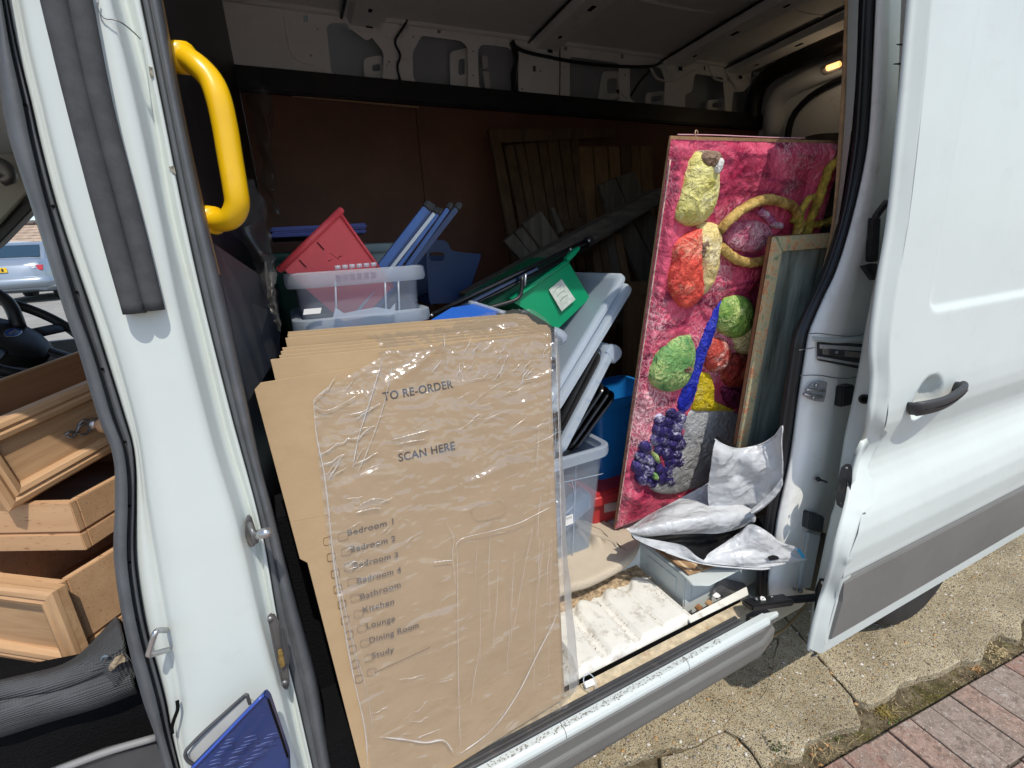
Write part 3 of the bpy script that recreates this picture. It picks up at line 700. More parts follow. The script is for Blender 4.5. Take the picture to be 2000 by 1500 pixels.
# dirt lying along the back of the step
nxs, nys = 150, 14; vs = []
for j in range(nys):
    for i in range(nxs):
        x = -.1 + 1.04 * i / (nxs - 1); y = .268 + .068 * j / (nys - 1)
        n_ = noise.noise(V((x * 14, y * 22, 1))) * .5 + noise.noise(V((x * 60, y * 60, 4))) * .3
        vs.append((x, y, .4605 + .010 * smooth01((y - .272 + n_ * .02) / .03) + .002 * noise.noise(V((x * 150, y * 150, 2)))))
fs = [(j * nxs + i, j * nxs + i + 1, (j + 1) * nxs + i + 1, (j + 1) * nxs + i) for j in range(nys - 1) for i in range(nxs - 1)]
mk('floor_dirt', vs, fs, debris, van, True, kind='stuff')
rndv = random.Random(3)
dsp = [V((rndv.uniform(-.05, .93), .20 + .13 * math.sqrt(rndv.random()), .462)) for _ in range(700)] + [V((.90 + rndv.gauss(0, .015), rndv.uniform(.13, .3), .464)) for _ in range(160)] + [V((-.02 + .107 * rndv.randint(0, 8) + .107 * rndv.choice((.07, .10, .90, .93)) + rndv.gauss(0, .002), rndv.uniform(.08, .27), .4575)) for _ in range(900)]
vs, fs = [], []
for p in dsp:
    s = rndv.uniform(.0008, .0028); n = len(vs)
    vs += [p + V((rndv.uniform(-1, 1), rndv.uniform(-1, 1), .2)) * s + V((0, 0, s * .6 + .009)) for _ in range(3)] + [p + V((0, 0, s * 2 + .009))]
    fs += [(n, n + 1, n + 2), (n, n + 1, n + 3), (n + 1, n + 2, n + 3), (n, n + 2, n + 3)]
mk('grit', vs, fs, debris, van, kind='stuff')
vs, fs = [], []
for _ in range(420):
    cx_ = rndv.choice((.12, .25, .33, .42, .5, .58, .66, .74, .82, .9)) + rndv.gauss(0, .03); p = V((cx_, -.024 + rndv.gauss(0, .004), .4616)); n = len(vs); sz = rndv.uniform(.0006, .0021); a_ = rndv.uniform(0, 6)
    vs += [p + V((math.cos(a_ + q) * sz * (1.6 if q < 2 else 1), math.sin(a_ + q) * sz, .0002)) for q in (0, 1.3, 2.7, 4.2)] + [p + V((0, 0, .0005))]
    fs += [(n, n + 1, n + 4), (n + 1, n + 2, n + 4), (n + 2, n + 3, n + 4), (n + 3, n, n + 4)]
mk('sill_dirt', vs, fs, M_('grime', (.20, .19, .17), rough=.95), van, kind='stuff')
# white box at the end of the step
SB = .956
block('step_box', (SB, .131, .40), (1.32, .345, .556), white_worn, van, .004)
prism('step_box_lip', [S(1340, 1128, z=.562), S(1352, 1142, z=.562), S(1385, 1143, z=.562), S(1470, 1100, z=.562), S(1470, 1060, z=.562), S(1262, 1062, z=.562)], (0, 0, -.005), white_worn, van, .002)
slab('step_box_panel', (SB - .003, .165, .475), (0, .13, 0), (0, 0, .055), (.004, 0, 0), white_worn, van, .0015)
slab('front_panel', (.985, .127, .47), (.10, 0, 0), (0, 0, .05), (0, .005, 0), white_worn, van, .0015)
prism('gusset', [S(1392, 1158, y=.115), S(1410, 1130, y=.118), S(1455, 1140, y=.112), S(1462, 1152, y=.105), S(1452, 1160, y=.10)], (0, .004, .001), dsteel, van, .001)
prism('sill_flange', [S(1342, 1205, z=.468), S(1348, 1215, z=.466), S(1462, 1160, z=.466), S(1458, 1145, z=.47)], (0, 0, -.006), plate_white, van, .0015)
for u, v in ((1400, 1171), (1410, 1166)):
    c = S(u, v, z=.4715); slab('bolt_hole', c, (.006, 0, 0), (0, .006, 0), (0, 0, .0006), holeb, van)
# peeling plywood on the box
rndp = random.Random(12)
a0, a1, a2, a3 = S(1278, 1072, z=.566), S(1345, 1124, z=.566), S(1398, 1108, z=.566), S(1330, 1060, z=.566)
prism('plywood_lid', [a0, a1, a2, a3], (0, 0, .004), plyedge, van, .001)
for i in range(9):
    t0 = i / 9; t1 = (i + .9) / 9
    q0, q1 = a1.lerp(a2, t0), a1.lerp(a2, t1); w0, w1 = a0.lerp(a3, t0), a0.lerp(a3, t1)
    k0 = rndp.uniform(.0, .12); k1 = rndp.uniform(.3, .9)
    h = rndp.uniform(.005, .012)
    prism('splinter', [q0.lerp(w0, k0) + V((0, 0, .005)), q1.lerp(w1, k0 + .02) + V((0, 0, .005)), q1.lerp(w1, k1) + V((0, 0, h)), q0.lerp(w0, k1 - .1) + V((0, 0, h * .8))], (0, 0, .0015), rndp.choice((plyedge, M_wood('pale_ply', (.45, .32, .18), (.62, .48, .3), 'x', .8, .8, .3))), van)

# --- far side: brown plywood, black rail, white pressed panel with openings
for xa, xb in ((-.03, .716), (.719, 1.93), (1.933, 3.15)):
    block('plywood_panel', (xa, YW, .545), (xb, YW + .012, 2.25), plyred, van, .001)
prism('plywood_lip', [S(570, 186, y=YW - .004), S(570, 189, y=YW - .004), S(818, 211, y=YW - .004), S(818, 208, y=YW - .004)], (0, .003, 0), oak, van)
block('side_rail', (-.05, YW - .03, 2.25), (3.15, YW + .02, 2.345), blackp, van, .008)
def z5(p, k=3.571, x0=440, y0=0): return (x0 + p[0] / k, y0 + p[1] / k)
def wall2(pts, x0): 
    out = []
    for p in pts:
        q = S(*z5(p, 3.571, x0), y=YW); out.append((q.x, q.z))
    return out
def rnd_poly(lp, k=3):
    out = []
    n = len(lp)
    for i in range(n):
        p0_, p1_, p2_ = V((*lp[i - 1], 0)), V((*lp[i], 0)), V((*lp[(i + 1) % n], 0))
        d = min(.018, (p1_ - p0_).length * .4, (p2_ - p1_).length * .4)
        a_ = p1_ + (p0_ - p1_).normalized() * d; b_ = p1_ + (p2_ - p1_).normalized() * d
        for t in range(k + 1):
            s = t / k; q = a_ * (1 - s) ** 2 + p1_ * 2 * s * (1 - s) + b_ * s * s; out.append((q.x, q.y))
    return out
holes = [wall2(p, x) for p, x in (
    ([(705, 185), (740, 160), (900, 165), (980, 200), (1030, 270), (1090, 345), (1105, 380), (1100, 540), (1080, 558), (770, 525), (738, 500)], 440),
    ([(1305, 370), (1370, 248), (1640, 285), (1690, 325), (1695, 590), (1672, 618), (1345, 590), (1310, 545)], 440),
    ([(118, 345), (150, 310), (330, 330), (398, 390), (402, 640), (380, 655), (160, 635), (125, 600)], 900),
    ([(760, 395), (1100, 440), (1105, 690), (1085, 715), (760, 700)], 900),
    ([(1178, 470), (1390, 470), (1425, 560), (1412, 755), (1280, 752), (1178, 690)], 900),
    ([(1632, 515), (1828, 540), (1848, 798), (1565, 778), (1562, 660), (1612, 640)], 900),
    ([(828, 640), (900, 640), (942, 592), (966, 615), (960, 790), (940, 805), (812, 808)], 1200))]
holes = [rnd_poly(h) for h in holes]
for zx, zy, w, h, x0 in ((560, 130, 32, 46, 440), (925, 128, 30, 48, 440), (1185, 130, 45, 44, 440), (1490, 212, 24, 40, 440), (1755, 256, 26, 40, 440), (115, 255, 26, 42, 900), (730, 330, 22, 42, 900), (1125, 388, 18, 36, 900), (1400, 432, 22, 38, 900), (1700, 476, 14, 32, 900), (966, 524, 14, 34, 1200), (1205, 560, 20, 26, 440), (512, 478, 22, 40, 900), (965, 562, 12, 18, 1200)):
    holes.append(wall2([(zx - w / 2, zy - h / 2), (zx + w / 2, zy - h / 2 + 2), (zx + w / 2, zy + h / 2 + 2), (zx - w / 2, zy + h / 2)], x0))
for zx, zy, r, x0 in ((325, 100, 7, 440), (347, 100, 5, 440), (645, 203, 8, 440), (598, 388, 10, 440), (1143, 432, 9, 440), (1125, 456, 6, 440), (1188, 433, 6, 440), (1311, 257, 8, 440), (1728, 358, 7, 440), (1728, 526, 7, 440), (555, 497, 7, 900), (428, 620, 7, 900), (508, 657, 8, 900), (627, 662, 6, 900), (724, 468, 6, 900), (1145, 523, 8, 900), (1128, 715, 8, 900), (718, 672, 7, 900), (1480, 745, 7, 900), (1434, 745, 8, 900), (1490, 577, 5, 900)):
    holes.append(wall2([(zx + r * math.cos(q * .785), zy + r * math.sin(q * .785)) for q in range(8)], x0))
MW = Matrix(((1, 0, 0, 0), (0, 0, -1, YW), (0, 1, 0, 0), (0, 0, 0, 1)))
top = [S(445, 22, y=YW), S(620, 30, y=YW), S(740, 45, y=YW), S(800, 20, y=YW), S(1000, 60, y=YW), S(1200, 88, y=YW), S(1435, 128, y=YW), S(1490, 140, y=YW)]
outl = [(-.06, 2.34), (3.14, 2.34)] + [(3.14, 2.66)] + [(-.06, 2.62)]
plate('side_panel', outl, holes, .003, MW, white_in_lift, van)
block('outer_skin', (-.1, YW + .11, .3), (3.2, YW + .115, 2.66), M_('primer_grey', (.40, .43, .45), rough=.5, var=.12, vs=2.5), van)
# raised gussets and small brackets seen through the openings
def wallpt(zx, zy, x0, y): return S(*z5((zx, zy), 3.571, x0), y=y)
for quad, hol, x0 in (([(965, 410), (1090, 385), (1105, 545), (970, 545)], [(1020, 455), (1080, 445), (1082, 498), (1025, 502)], 440),
                      ([(1565, 365), (1690, 335), (1690, 605), (1570, 605)], [(1625, 415), (1670, 405), (1670, 520), (1622, 532)], 440),
                      ([(985, 500), (1100, 500), (1100, 690), (960, 710)], [(1015, 550), (1090, 545), (1090, 650), (1015, 655)], 900),
                      ([(1290, 650), (1412, 632), (1412, 745), (1285, 745)], [(1325, 675), (1402, 665), (1402, 705), (1322, 712)], 900),
                      ([(1720, 700), (1840, 690), (1840, 795), (1715, 790)], [(1750, 720), (1828, 715), (1828, 750), (1748, 752)], 900)):
    def pl2(pts):
        return [(q.x, q.z) for q in (wallpt(a_, b_, x0, YW + .06) for a_, b_ in pts)]
    Mb = MW.copy(); Mb[1][3] = YW + .06
    plate('bracket', rnd_poly(pl2(quad)), [rnd_poly(pl2(hol))], .012, Mb, white_in_lift, van)
for pts, x0 in (([(150, 385), (190, 390), (192, 475), (155, 480)], 900), ([(155, 495), (200, 500), (210, 620), (175, 620)], 900)):
    prism('bracket', [wallpt(a_, b_, x0, YW + .05) for a_, b_ in pts], (0, .015, 0), M_('pale_plastic', (.62, .62, .6), rough=.5), van, .003)
# pressed swages on the panel
tube('swage', [wallpt(410, 110, 440, YW - .001), wallpt(430, 250, 440, YW - .001), wallpt(460, 370, 440, YW - .001), wallpt(520, 430, 440, YW - .001), wallpt(620, 455, 440, YW - .001)], .006, white_in_lift, van, n=20, seg=8, flat=.5)
for px, x0 in ((1160, 440), (1480, 900), (480, 900), (1880, 900)):
    pts = [(px - 160, 90 + (370 if x0 == 900 and px > 700 else (160 if x0 == 900 else 0))), (px - 110, 180 + (370 if x0 == 900 and px > 700 else (120 if x0 == 900 else 0))), (px, 275 + (290 if x0 == 900 and px > 700 else (60 if x0 == 900 else 0))), (px + 90, 230 + (290 if x0 == 900 and px > 700 else (90 if x0 == 900 else 0))), (px + 150, 120 + (370 if x0 == 900 and px > 700 else (140 if x0 == 900 else 0)))]
    tube('swage', [wallpt(a_, b_, x0, YW - .002) for a_, b_ in pts], .012, white_in_lift, van, n=24, seg=8, flat=.45)
# wiring
tube('cable', [wallpt(1300, 30, 440, YW - .02), wallpt(1260, 160, 440, YW - .02), wallpt(1185, 285, 440, YW - .02), wallpt(1220, 385, 440, YW - .02), wallpt(1200, 470, 440, YW - .02), wallpt(1228, 590, 440, YW - .03)], .0055, black_rub, van, n=30, seg=6)
tube('cable', [wallpt(350, 290, 900, YW - .03), wallpt(420, 350, 900, YW - .03), wallpt(620, 400, 900, YW - .03), wallpt(850, 440, 900, YW - .03), wallpt(1150, 465, 900, YW - .03), wallpt(1340, 460, 900, YW - .03), wallpt(1400, 430, 900, YW - .02)], .013, black_rub, van, n=40, seg=8, flat=.6)
tube('strap', [wallpt(355, 290, 900, YW - .02), wallpt(385, 400, 900, YW - .02), wallpt(365, 520, 900, YW - .02), wallpt(375, 640, 900, YW - .02)], .028, black_rub, van, n=20, seg=8, flat=.3)
tube('strap', [wallpt(1330, 475, 900, YW + .02), wallpt(1240, 580, 900, YW + .02), wallpt(1160, 690, 900, YW + .01), wallpt(1090, 630, 900, YW + .01)], .012, black_rub, van, n=20, seg=8, flat=.4)
tube('cable', [wallpt(690, 290, 900, YW - .004), wallpt(692, 500, 900, YW - .004), wallpt(688, 700, 900, YW - .004)], .003, black_rub, van, n=8, seg=6)

# --- roof
def roofz(x, y): return 2.60 + .03 * (x - .0) / 3 - .05 * ((y - .9) / .85) ** 2 * .6
nx_, ny_ = 24, 12
vs = [(-.1 + 3.3 * i / (nx_ - 1), .02 + 1.86 * j / (ny_ - 1), roofz(-.1 + 3.3 * i / (nx_ - 1), .02 + 1.86 * j / (ny_ - 1)) + .012) for j in range(ny_) for i in range(nx_)]
fs = [(j * nx_ + i, j * nx_ + i + 1, (j + 1) * nx_ + i + 1, (j + 1) * nx_ + i) for j in range(ny_ - 1) for i in range(nx_ - 1)]
ro = mk('roof', vs, fs, roof_in, van, True)
md = ro.modifiers.new('t', 'SOLIDIFY'); md.thickness = .02; md.offset = 1
def bow(x, w):
    pr = [(-w / 2 - .02, .004), (-w / 2, -.004), (-w / 2 + .012, -.034), (w / 2 - .012, -.034), (w / 2, -.004), (w / 2 + .02, .004)]
    cs = [[V((x + a_, .1 + 1.64 * i / 9, roofz(x, .1 + 1.64 * i / 9) + b_ - .004)) for i in range(10)] for a_, b_ in pr]
    o = loft('roof_bow', cs, white_in_lift, van, n=20, smooth=False)
    for i in range(5):
        y = 1.55 - i * .28
        z = roofz(x, y) - .0395
        if i % 2: slab('bow_slot', (x - .012, y, z), (.024, 0, 0), (0, .10, 0), (0, 0, .0015), holeb, o)
        else: slab('bow_slot', (x - .008, y, z), (.016, 0, 0), (0, .03, 0), (0, 0, .0015), holeb, o)
    tube('sealant', [V((x - w / 2 - .02, .1, roofz(x, .1))), V((x - w / 2 - .02, .9, roofz(x, .9))), V((x - w / 2 - .02, 1.74, roofz(x, 1.74) - .004))], .007, black_rub, o, n=16, seg=6)
    # the foot of the bow, flaring down the side
    pts = [V((x - w * .7, YW - .004, 2.585)), V((x + w * .7, YW - .004, 2.585)), V((x + w * .45, YW - .03, 2.52)), V((x, YW - .02, 2.485)), V((x - w * .45, YW - .03, 2.52))]
    prism('bow_foot', pts, (0, .012, .02), white_in_lift, o, .006)
    c = V((x, YW - .034, 2.535)); slab('bow_hole', c, (.03, 0, 0), (0, .004, .02), (0, -.001, 0), holeb, o)
for x in (.52, 1.45, 2.36, 2.88): bow(x, .15)
tube('gutter', [V((-.1, YW - .012, 2.578)), V((1.5, YW - .012, 2.594)), V((3.1, YW - .012, 2.612))], .012, roof_in, van, n=12, seg=8)
for x0_, x1_, zz in ((.0, .42, .9), (.65, 1.3, 1.2), (1.62, 2.2, 1.25), (1.62, 2.2, .7), (2.5, 2.78, 1.1)):
    tube('roof_swage', [V((x0_, zz, roofz(x0_, zz) + .010)), V(((x0_ + x1_) / 2, zz + .01, roofz(x0_, zz) + .010)), V((x1_, zz, roofz(x1_, zz) + .012))], .008, roof_in, van, n=8, seg=8, flat=.8)
# near side above and behind the opening, bulkhead, rear
block('cantrail', (-.4, .05, 2.16), (3.2, .09, 2.6), white, van, .004)
block('rear_side_panel', (1.72, .062, .32), (3.2, .09, 2.2), white, van, .004)
bulk = prism('bulkhead', [V((-.118, .10, .3)), V((-.03, YW, .3)), V((-.03, YW, 2.6)), V((-.118, .10, 2.6))], (-.02, 0, 0), blackp, van, .004)
prism('bulkhead_pressing', [S(415, 470, y=.16), S(545, 560, y=.6), S(548, 690, y=.6), S(485, 790, y=.16)], (-.01, 0, 0), darkp, van, .004)
block('rear_door', (3.15, .06, .5), (3.19, 1.9, 2.66), white_in_lift, van)
arch = [V((3.08, YW, 2.28)), V((3.07, YW - .01, 2.44)), V((3.06, YW - .10, 2.54)), V((3.05, YW - .4, 2.57)), V((3.05, .9, 2.58)), V((3.05, .2, 2.57))]
tube('rear_arch_seal', arch, .05, blackp, van, n=30, seg=10)
tube('rear_arch_trim', [p + V((.07, -.12, -.09)) for p in arch[:1]] + [V((3.12, YW - .13, 2.38)), V((3.12, YW - .25, 2.45)), V((3.12, YW - .6, 2.475)), V((3.12, .4, 2.48))], .06, white_in_lift, van, n=30, seg=10)
tube('rear_door_seal', [V((3.13, YW - .24, 2.0)), V((3.13, YW - .24, 2.22)), V((3.13, YW - .30, 2.32)), V((3.13, YW - .45, 2.385)), V((3.13, .9, 2.42)), V((3.13, .3, 2.42))], .02, black_rub, van, n=30, seg=8)
lampc = S(1628, 131, x=3.02)
lo = tube('interior_lamp', [lampc + V((0, .05, 0)), lampc + V((0, -.05, 0))], .035, M_('lamp_housing', (.5, .42, .36), rough=.4), van, n=2, seg=14, flat=.7)
pl_ = bpy.data.lights.new('interior_lamp_light', 'POINT'); pl_.energy = .16; pl_.color = (1, .78, .55); pl_.shadow_soft_size = .03
pl_o = bpy.data.objects.new('interior_lamp_light', pl_); COL.objects.link(pl_o); pl_o.location = lampc + V((-.09, -.02, -.06))
lm, N, L = nt('lamp_lit'); N['Principled BSDF'].inputs['Emission Color'].default_value = (1, .5, .16, 1); N['Principled BSDF'].inputs['Emission Strength'].default_value = 1.7; N['Principled BSDF'].inputs['Base Color'].default_value = (.8, .4, .15, 1)
tube('lamp_lens', [lampc + V((-.03, .012, -.004)), lampc + V((-.03, -.05, -.004))], .021, lm, lo, n=2, seg=14, flat=.7)

# --- front pillar
S_L = ext([(-24, -60), (-10, 0), (-4, 100), (3, 196), (20, 280), (66, 420), (126, 610), (151, 680), (193, 820), (221, 890), (224, 990), (222, 1090), (241, 1220), (276, 1360), (305, 1444), (325, 1520)], 300, 300)
S_R = ext([(-4, -60), (4, 0), (22, 100), (45, 196), (62, 280), (97, 420), (153, 610), (179, 680), (221, 820), (245, 890), (251, 990), (249, 1090), (268, 1220), (305, 1360), (324, 1444), (345, 1520)], 300, 300)
B_R = ext([(3, -60), (14, 0), (34, 100), (58, 196), (77, 280), (115, 420), (179, 610), (201, 680), (245, 820), (263, 890), (264, 990), (263, 1090), (283, 1220), (320, 1360), (337, 1444), (356, 1520)], 300, 300)
W1 = ext([(18, -60), (30, 0), (50, 100), (74, 196), (94, 280), (132, 420), (196, 610), (219, 680), (258, 820), (271, 890), (283, 990), (300, 1090), (322, 1220), (342, 1330), (347, 1390), (345, 1440), (362, 1520)], 300, 300)
W2 = ext([(160, -60), (172, 0), (197, 210), (250, 420), (290, 610), (345, 820), (366, 900), (396, 1000), (420, 1090), (455, 1220), (498, 1360), (520, 1440), (540, 1520)], 300, 300)
K_L = ext([(205, -60), (219, 0), (269, 210), (314, 420), (353, 610), (406, 820), (428, 900), (459, 1000), (482, 1090), (512, 1220), (548, 1350), (570, 1440), (590, 1520)], 300, 300)
K_R = ext([(226, -60), (239, 0), (296, 210), (333, 420), (383, 610), (433, 820), (456, 900), (488, 1000), (506, 1090), (533, 1220), (565, 1350), (585, 1440), (605, 1520)], 300, 300)
G_L = ext([(266, -60), (277, 0), (319, 210), (361, 420), (403, 610), (456, 820), (478, 900), (504, 1000), (523, 1090), (545, 1220), (577, 1350), (598, 1440), (616, 1520)], 300, 300)
G_R = ext([(305, -60), (316, 0), (355, 210), (400, 420), (445, 610), (490, 820), (512, 920), (534, 1000), (556, 1090), (585, 1200), (620, 1330), (638, 1440), (652, 1520)], 300, 300)
def mid(A, B, t): 
    n = 40; a_ = catmull([V((u, v, 0)) for u, v in A], n); b_ = catmull([V((u, v, 0)) for u, v in B], n)
    return [((p.x + (q.x - p.x) * t), (p.y + (q.y - p.y) * t)) for p, q in zip(a_, b_)]
NP = 110
pillar = loft('door_pillar', [run(B_R, .036), run(mid(B_R, W1, .25), .024), run(mid(B_R, W1, .85), .020), run(W1, .024), run(mid(W1, W2, .06), .014), run(mid(W1, W2, .14), .004), run(mid(W1, W2, .55), -.001), run(W2, .002), run(mid(W2, K_L, .6), .001), run(mid(W2, K_L, .9), .004), run(K_L, .011), run(mid(K_L, K_R, .5), .036), run(K_R, .060), run(mid(K_R, G_L, .3), .058), run(mid(K_R, G_L, .55), .044), run(mid(K_R, G_L, .85), .044), run(G_L, .058)], white, van, n=NP)
md = pillar.modifiers.new('t', 'SOLIDIFY'); md.thickness = .004; md.offset = -1
loft('front_door_seal', [run(S_L, .075), run(mid(S_L, S_R, .02), .03), run(mid(S_L, S_R, .2), .008), run(mid(S_L, S_R, .6), .0), run(mid(S_L, S_R, .92), .006), run(S_R, .032), run(mid(S_R, B_R, .15), .034), run(mid(S_R, B_R, .4), .018), run(mid(S_R, B_R, .7), .016), run(B_R, .040)], grey_rub, van, n=NP)
loft('door_opening_seal', [run(G_L, .062), run(mid(G_L, G_R, .05), .046), run(mid(G_L, G_R, .25), .040), run(mid(G_L, G_R, .36), .050), run(mid(G_L, G_R, .42), .052), run(mid(G_L, G_R, .5), .042), run(mid(G_L, G_R, .75), .044), run(mid(G_L, G_R, .92), .062), run(G_R, .105), run(mid(G_L, G_R, .93), .14)], grey_rub, van, n=NP)
loft('pillar_lining', [run(mid(G_L, G_R, 1.0)[:17], .106), run(mid(G_L, G_R, 1.07)[:17], .112), run(mid(G_L, G_R, 1.03)[:17], .15)], M_('lining_edge', (.22, .13, .05), rough=.7), van, n=60)
for u, v in ((50, 206), (104, 403), (150, 571), (200, 721), (244, 863), (253, 988), (253, 1098), (264, 1210), (285, 1310), (312, 1396)):
    c = S(u, v, y=.0155); rings('seal_hole', [[c + V((math.cos(q * .785) * .0022, -.0002, math.sin(q * .785) * .0022)) for q in range(8)], [c + V((math.cos(q * .785) * .0010, -.0004, math.sin(q * .785) * .0010)) for q in range(8)]], holeb, van)
# grey pipe lagging pushed over the edge
for pts, y0, y1, r in (([(92, -60), (107, 0), (157, 210), (211, 420), (264, 612)], -.012, -.012, .0124), ([(145, -60), (156, 0), (199, 210), (255, 420), (302, 606)], -.011, -.011, .0112)):
    p = run(ext(pts, 300, 0), y0); n = 40; c = catmull(p, n); vs, fs = [], []; sg = 18
    t = (c[1] - c[0]).normalized()
    for i in range(n):
        t = (c[min(i + 1, n - 1)] - c[max(0, i - 1)]).normalized(); a_ = t.cross(V((0, 1, 0))).normalized(); b_ = a_.cross(t)
        for rr in (r, r * .52):
            for s in range(sg):
                q = 2 * math.pi * (s + .15) / sg + 1.2
                w = rr * (1 + .012 * noise.noise(V((i * .7, math.cos(q) * 2, math.sin(q) * 2))))
                vs.append(c[i] + a_ * math.cos(q) * w + b_ * math.sin(q) * w)
    for i in range(n - 1):
        for k_ in (0, 1):
            o0 = i * 2 * sg + k_ * sg; o1 = o0 + 2 * sg
            for s in range(sg):
                s2 = (s + 1) % sg; fs.append((o0 + s, o0 + s2, o1 + s2, o1 + s))
    o0 = (n - 1) * 2 * sg
    fs += [(o0 + s, o0 + (s + 1) % sg, o0 + sg + (s + 1) % sg, o0 + sg + s) for s in range(sg)]
    mk('pipe_lagging', vs, fs, foam, van, True)
# the pressed corner at the very top, its seam and the chips in the paint
tube('seam', [S(192, 0, y=-.003), S(191, 16, y=-.003), S(198, 30, y=-.003), S(207, 37, y=-.003), S(222, 38, y=-.003), S(240, 46, y=.0), S(262, 64, y=.03), S(274, 76, y=.045)], .0008, dsteel, van, n=24, seg=6)
prism('paint_chip', [S(290, 130, y=.0425), S(298, 132, y=.0425), S(300, 150, y=.0425), S(294, 152, y=.0425)], (0, -.0006, 0), M_('chip', (.2, .19, .15), rough=.9, var=.6, vs=300), van)
prism('paint_chip', [S(329, 326, y=.0425), S(340, 324, y=.0425), S(344, 340, y=.0425), S(336, 336, y=.0425)], (0, -.0006, 0), M_('chip2', (.2, .19, .15), rough=.9, var=.6, vs=300), van)
# door loop, striker, lock plate
tube('door_loop', [S(324, 1231, y=.012), S(311, 1231, y=-.012), S(303, 1237, y=-.02), S(292, 1272, y=-.02), S(292, 1279, y=-.02), S(322, 1271, y=.0), S(328, 1270, y=.012)], .0042, metal, van, n=40, seg=8)
st = prism('striker', [S(478, 1016, y=.03), S(484, 1002, y=.03), S(491, 1006, y=.03), S(502, 1040, y=.04), S(500, 1062, y=.04), S(490, 1067, y=.035), S(480, 1052, y=.03)], (.0, -.007, .0), dsteel, van, .002)
tube('striker_bolt', [S(497, 1046, y=.025), S(522, 1040, y=-.03)], .0078, metal, st, n=2, seg=12)
tube('striker_pin', [S(487, 1022, y=.02), S(494, 1040, y=.0), S(500, 1058, y=.012)], .004, dsteel, st, n=10, seg=8)
lk = prism('lock_plate', [S(521, 1205, y=.004), S(525, 1195, y=.004), S(533, 1194, y=.004), S(545, 1212, y=.006), S(560, 1280, y=.010), S(565, 1330, y=.012), S(560, 1347, y=.012), S(550, 1340, y=.010), S(534, 1270, y=.006)], (.002, -.006, 0), M_('lock_grey', (.085, .082, .078), rough=.5), van, .003)
prism('lock_block', [S(545, 1222, y=-.002), S(556, 1225, y=.0), S(566, 1275, y=.004), S(564, 1300, y=.004), S(552, 1290, y=.0)], (0, -.008, 0), darkp, lk, .003)
prism('brass_insert', [S(543, 1268, y=-.004), S(551, 1265, y=-.004), S(557, 1296, y=-.003), S(550, 1304, y=-.003), S(544, 1290, y=-.004)], (0, -.004, 0), M_('worn_brass', (.35, .24, .08), rough=.4, metal=.6, var=.4, vs=120), lk, .001)
for u, v in ((528, 1208), (556, 1333)):
    c = S(u, v, y=.0); tube('screw', [c + V((0, .004, 0)), c + V((0, -.003, 0))], .0045, dsteel, lk, n=2, seg=10)
# dark of the dent at the pillar foot, drawn as a black tube
tube('dent_dark', [S(346, 1368, y=.006), S(347, 1385, y=.0), S(340, 1405, y=-.002), S(336, 1420, y=.002), S(337, 1432, y=.006)], .0026, holeb, van, n=20, seg=6)
# yellow grab handle on the bulkhead edge
tube('grab_handle', [S(352, 112, y=.135), S(368, 116, y=.125), S(392, 134, y=.115), S(414, 160, y=.11), S(428, 196, y=.105), S(440, 250, y=.105), S(450, 310, y=.105), S(460, 370, y=.105), S(463, 400, y=.108), S(452, 424, y=.115), S(430, 432, y=.125), S(408, 430, y=.135)], .0185, yellow, van, n=60, seg=16, flat=.85)
tube('handle_foot', [S(341, 112, y=.14), S(366, 114, y=.125)], .0205, yellow, van, n=2, seg=16)
tube('handle_foot', [S(402, 428, y=.14), S(422, 431, y=.127)], .0205, yellow, van, n=2, seg=16)
# scraps of torn film on the bulkhead corner
scrap_m = M_clear('scrap_film', (.7, .7, .7), .22, (.35, .34, .33), .2)
def crumple(a_, s=40): return lambda p: p + V((noise.noise(p * s), noise.noise(p * s + V((7, 3, 1))), noise.noise(p * s + V((2, 9, 4))))) * a_
loft('torn_film', [[S(472, 155, y=1.62), S(490, 240, y=1.62), S(505, 300, y=1.62), S(525, 410, y=1.62)], [S(505, 165, y=1.58), S(520, 240, y=1.58), S(525, 300, y=1.58), S(532, 410, y=1.62)], [S(528, 170, y=1.6), S(537, 210, y=1.6), S(532, 300, y=1.6), S(537, 410, y=1.62)]], scrap_m, van, n=40, across=16, bump=crumple(.035, 14))
loft('torn_film', [[S(435, 445, y=.45), S(470, 480, y=.45), S(500, 540, y=.45), S(520, 600, y=.45)], [S(455, 432, y=.42), S(488, 450, y=.42), S(520, 530, y=.42), S(535, 600, y=.42)], [S(478, 345, y=.5), S(502, 370, y=.5), S(522, 440, y=.5), S(545, 540, y=.42)]], scrap_m, van, n=40, across=14, bump=crumple(.02, 22))
loft('torn_film', [[S(522, 535, y=.4), S(523, 580, y=.4), S(540, 640, y=.4)], [S(530, 532, y=.39), S(532, 580, y=.39), S(546, 645, y=.39)], [S(540, 534, y=.4), S(540, 580, y=.4), S(550, 650, y=.4)]], M_clear('scrap_film_pale', (.8, .8, .8), .14, (.5, .48, .42), .3), van, n=60, across=14, bump=crumple(.005, 90))

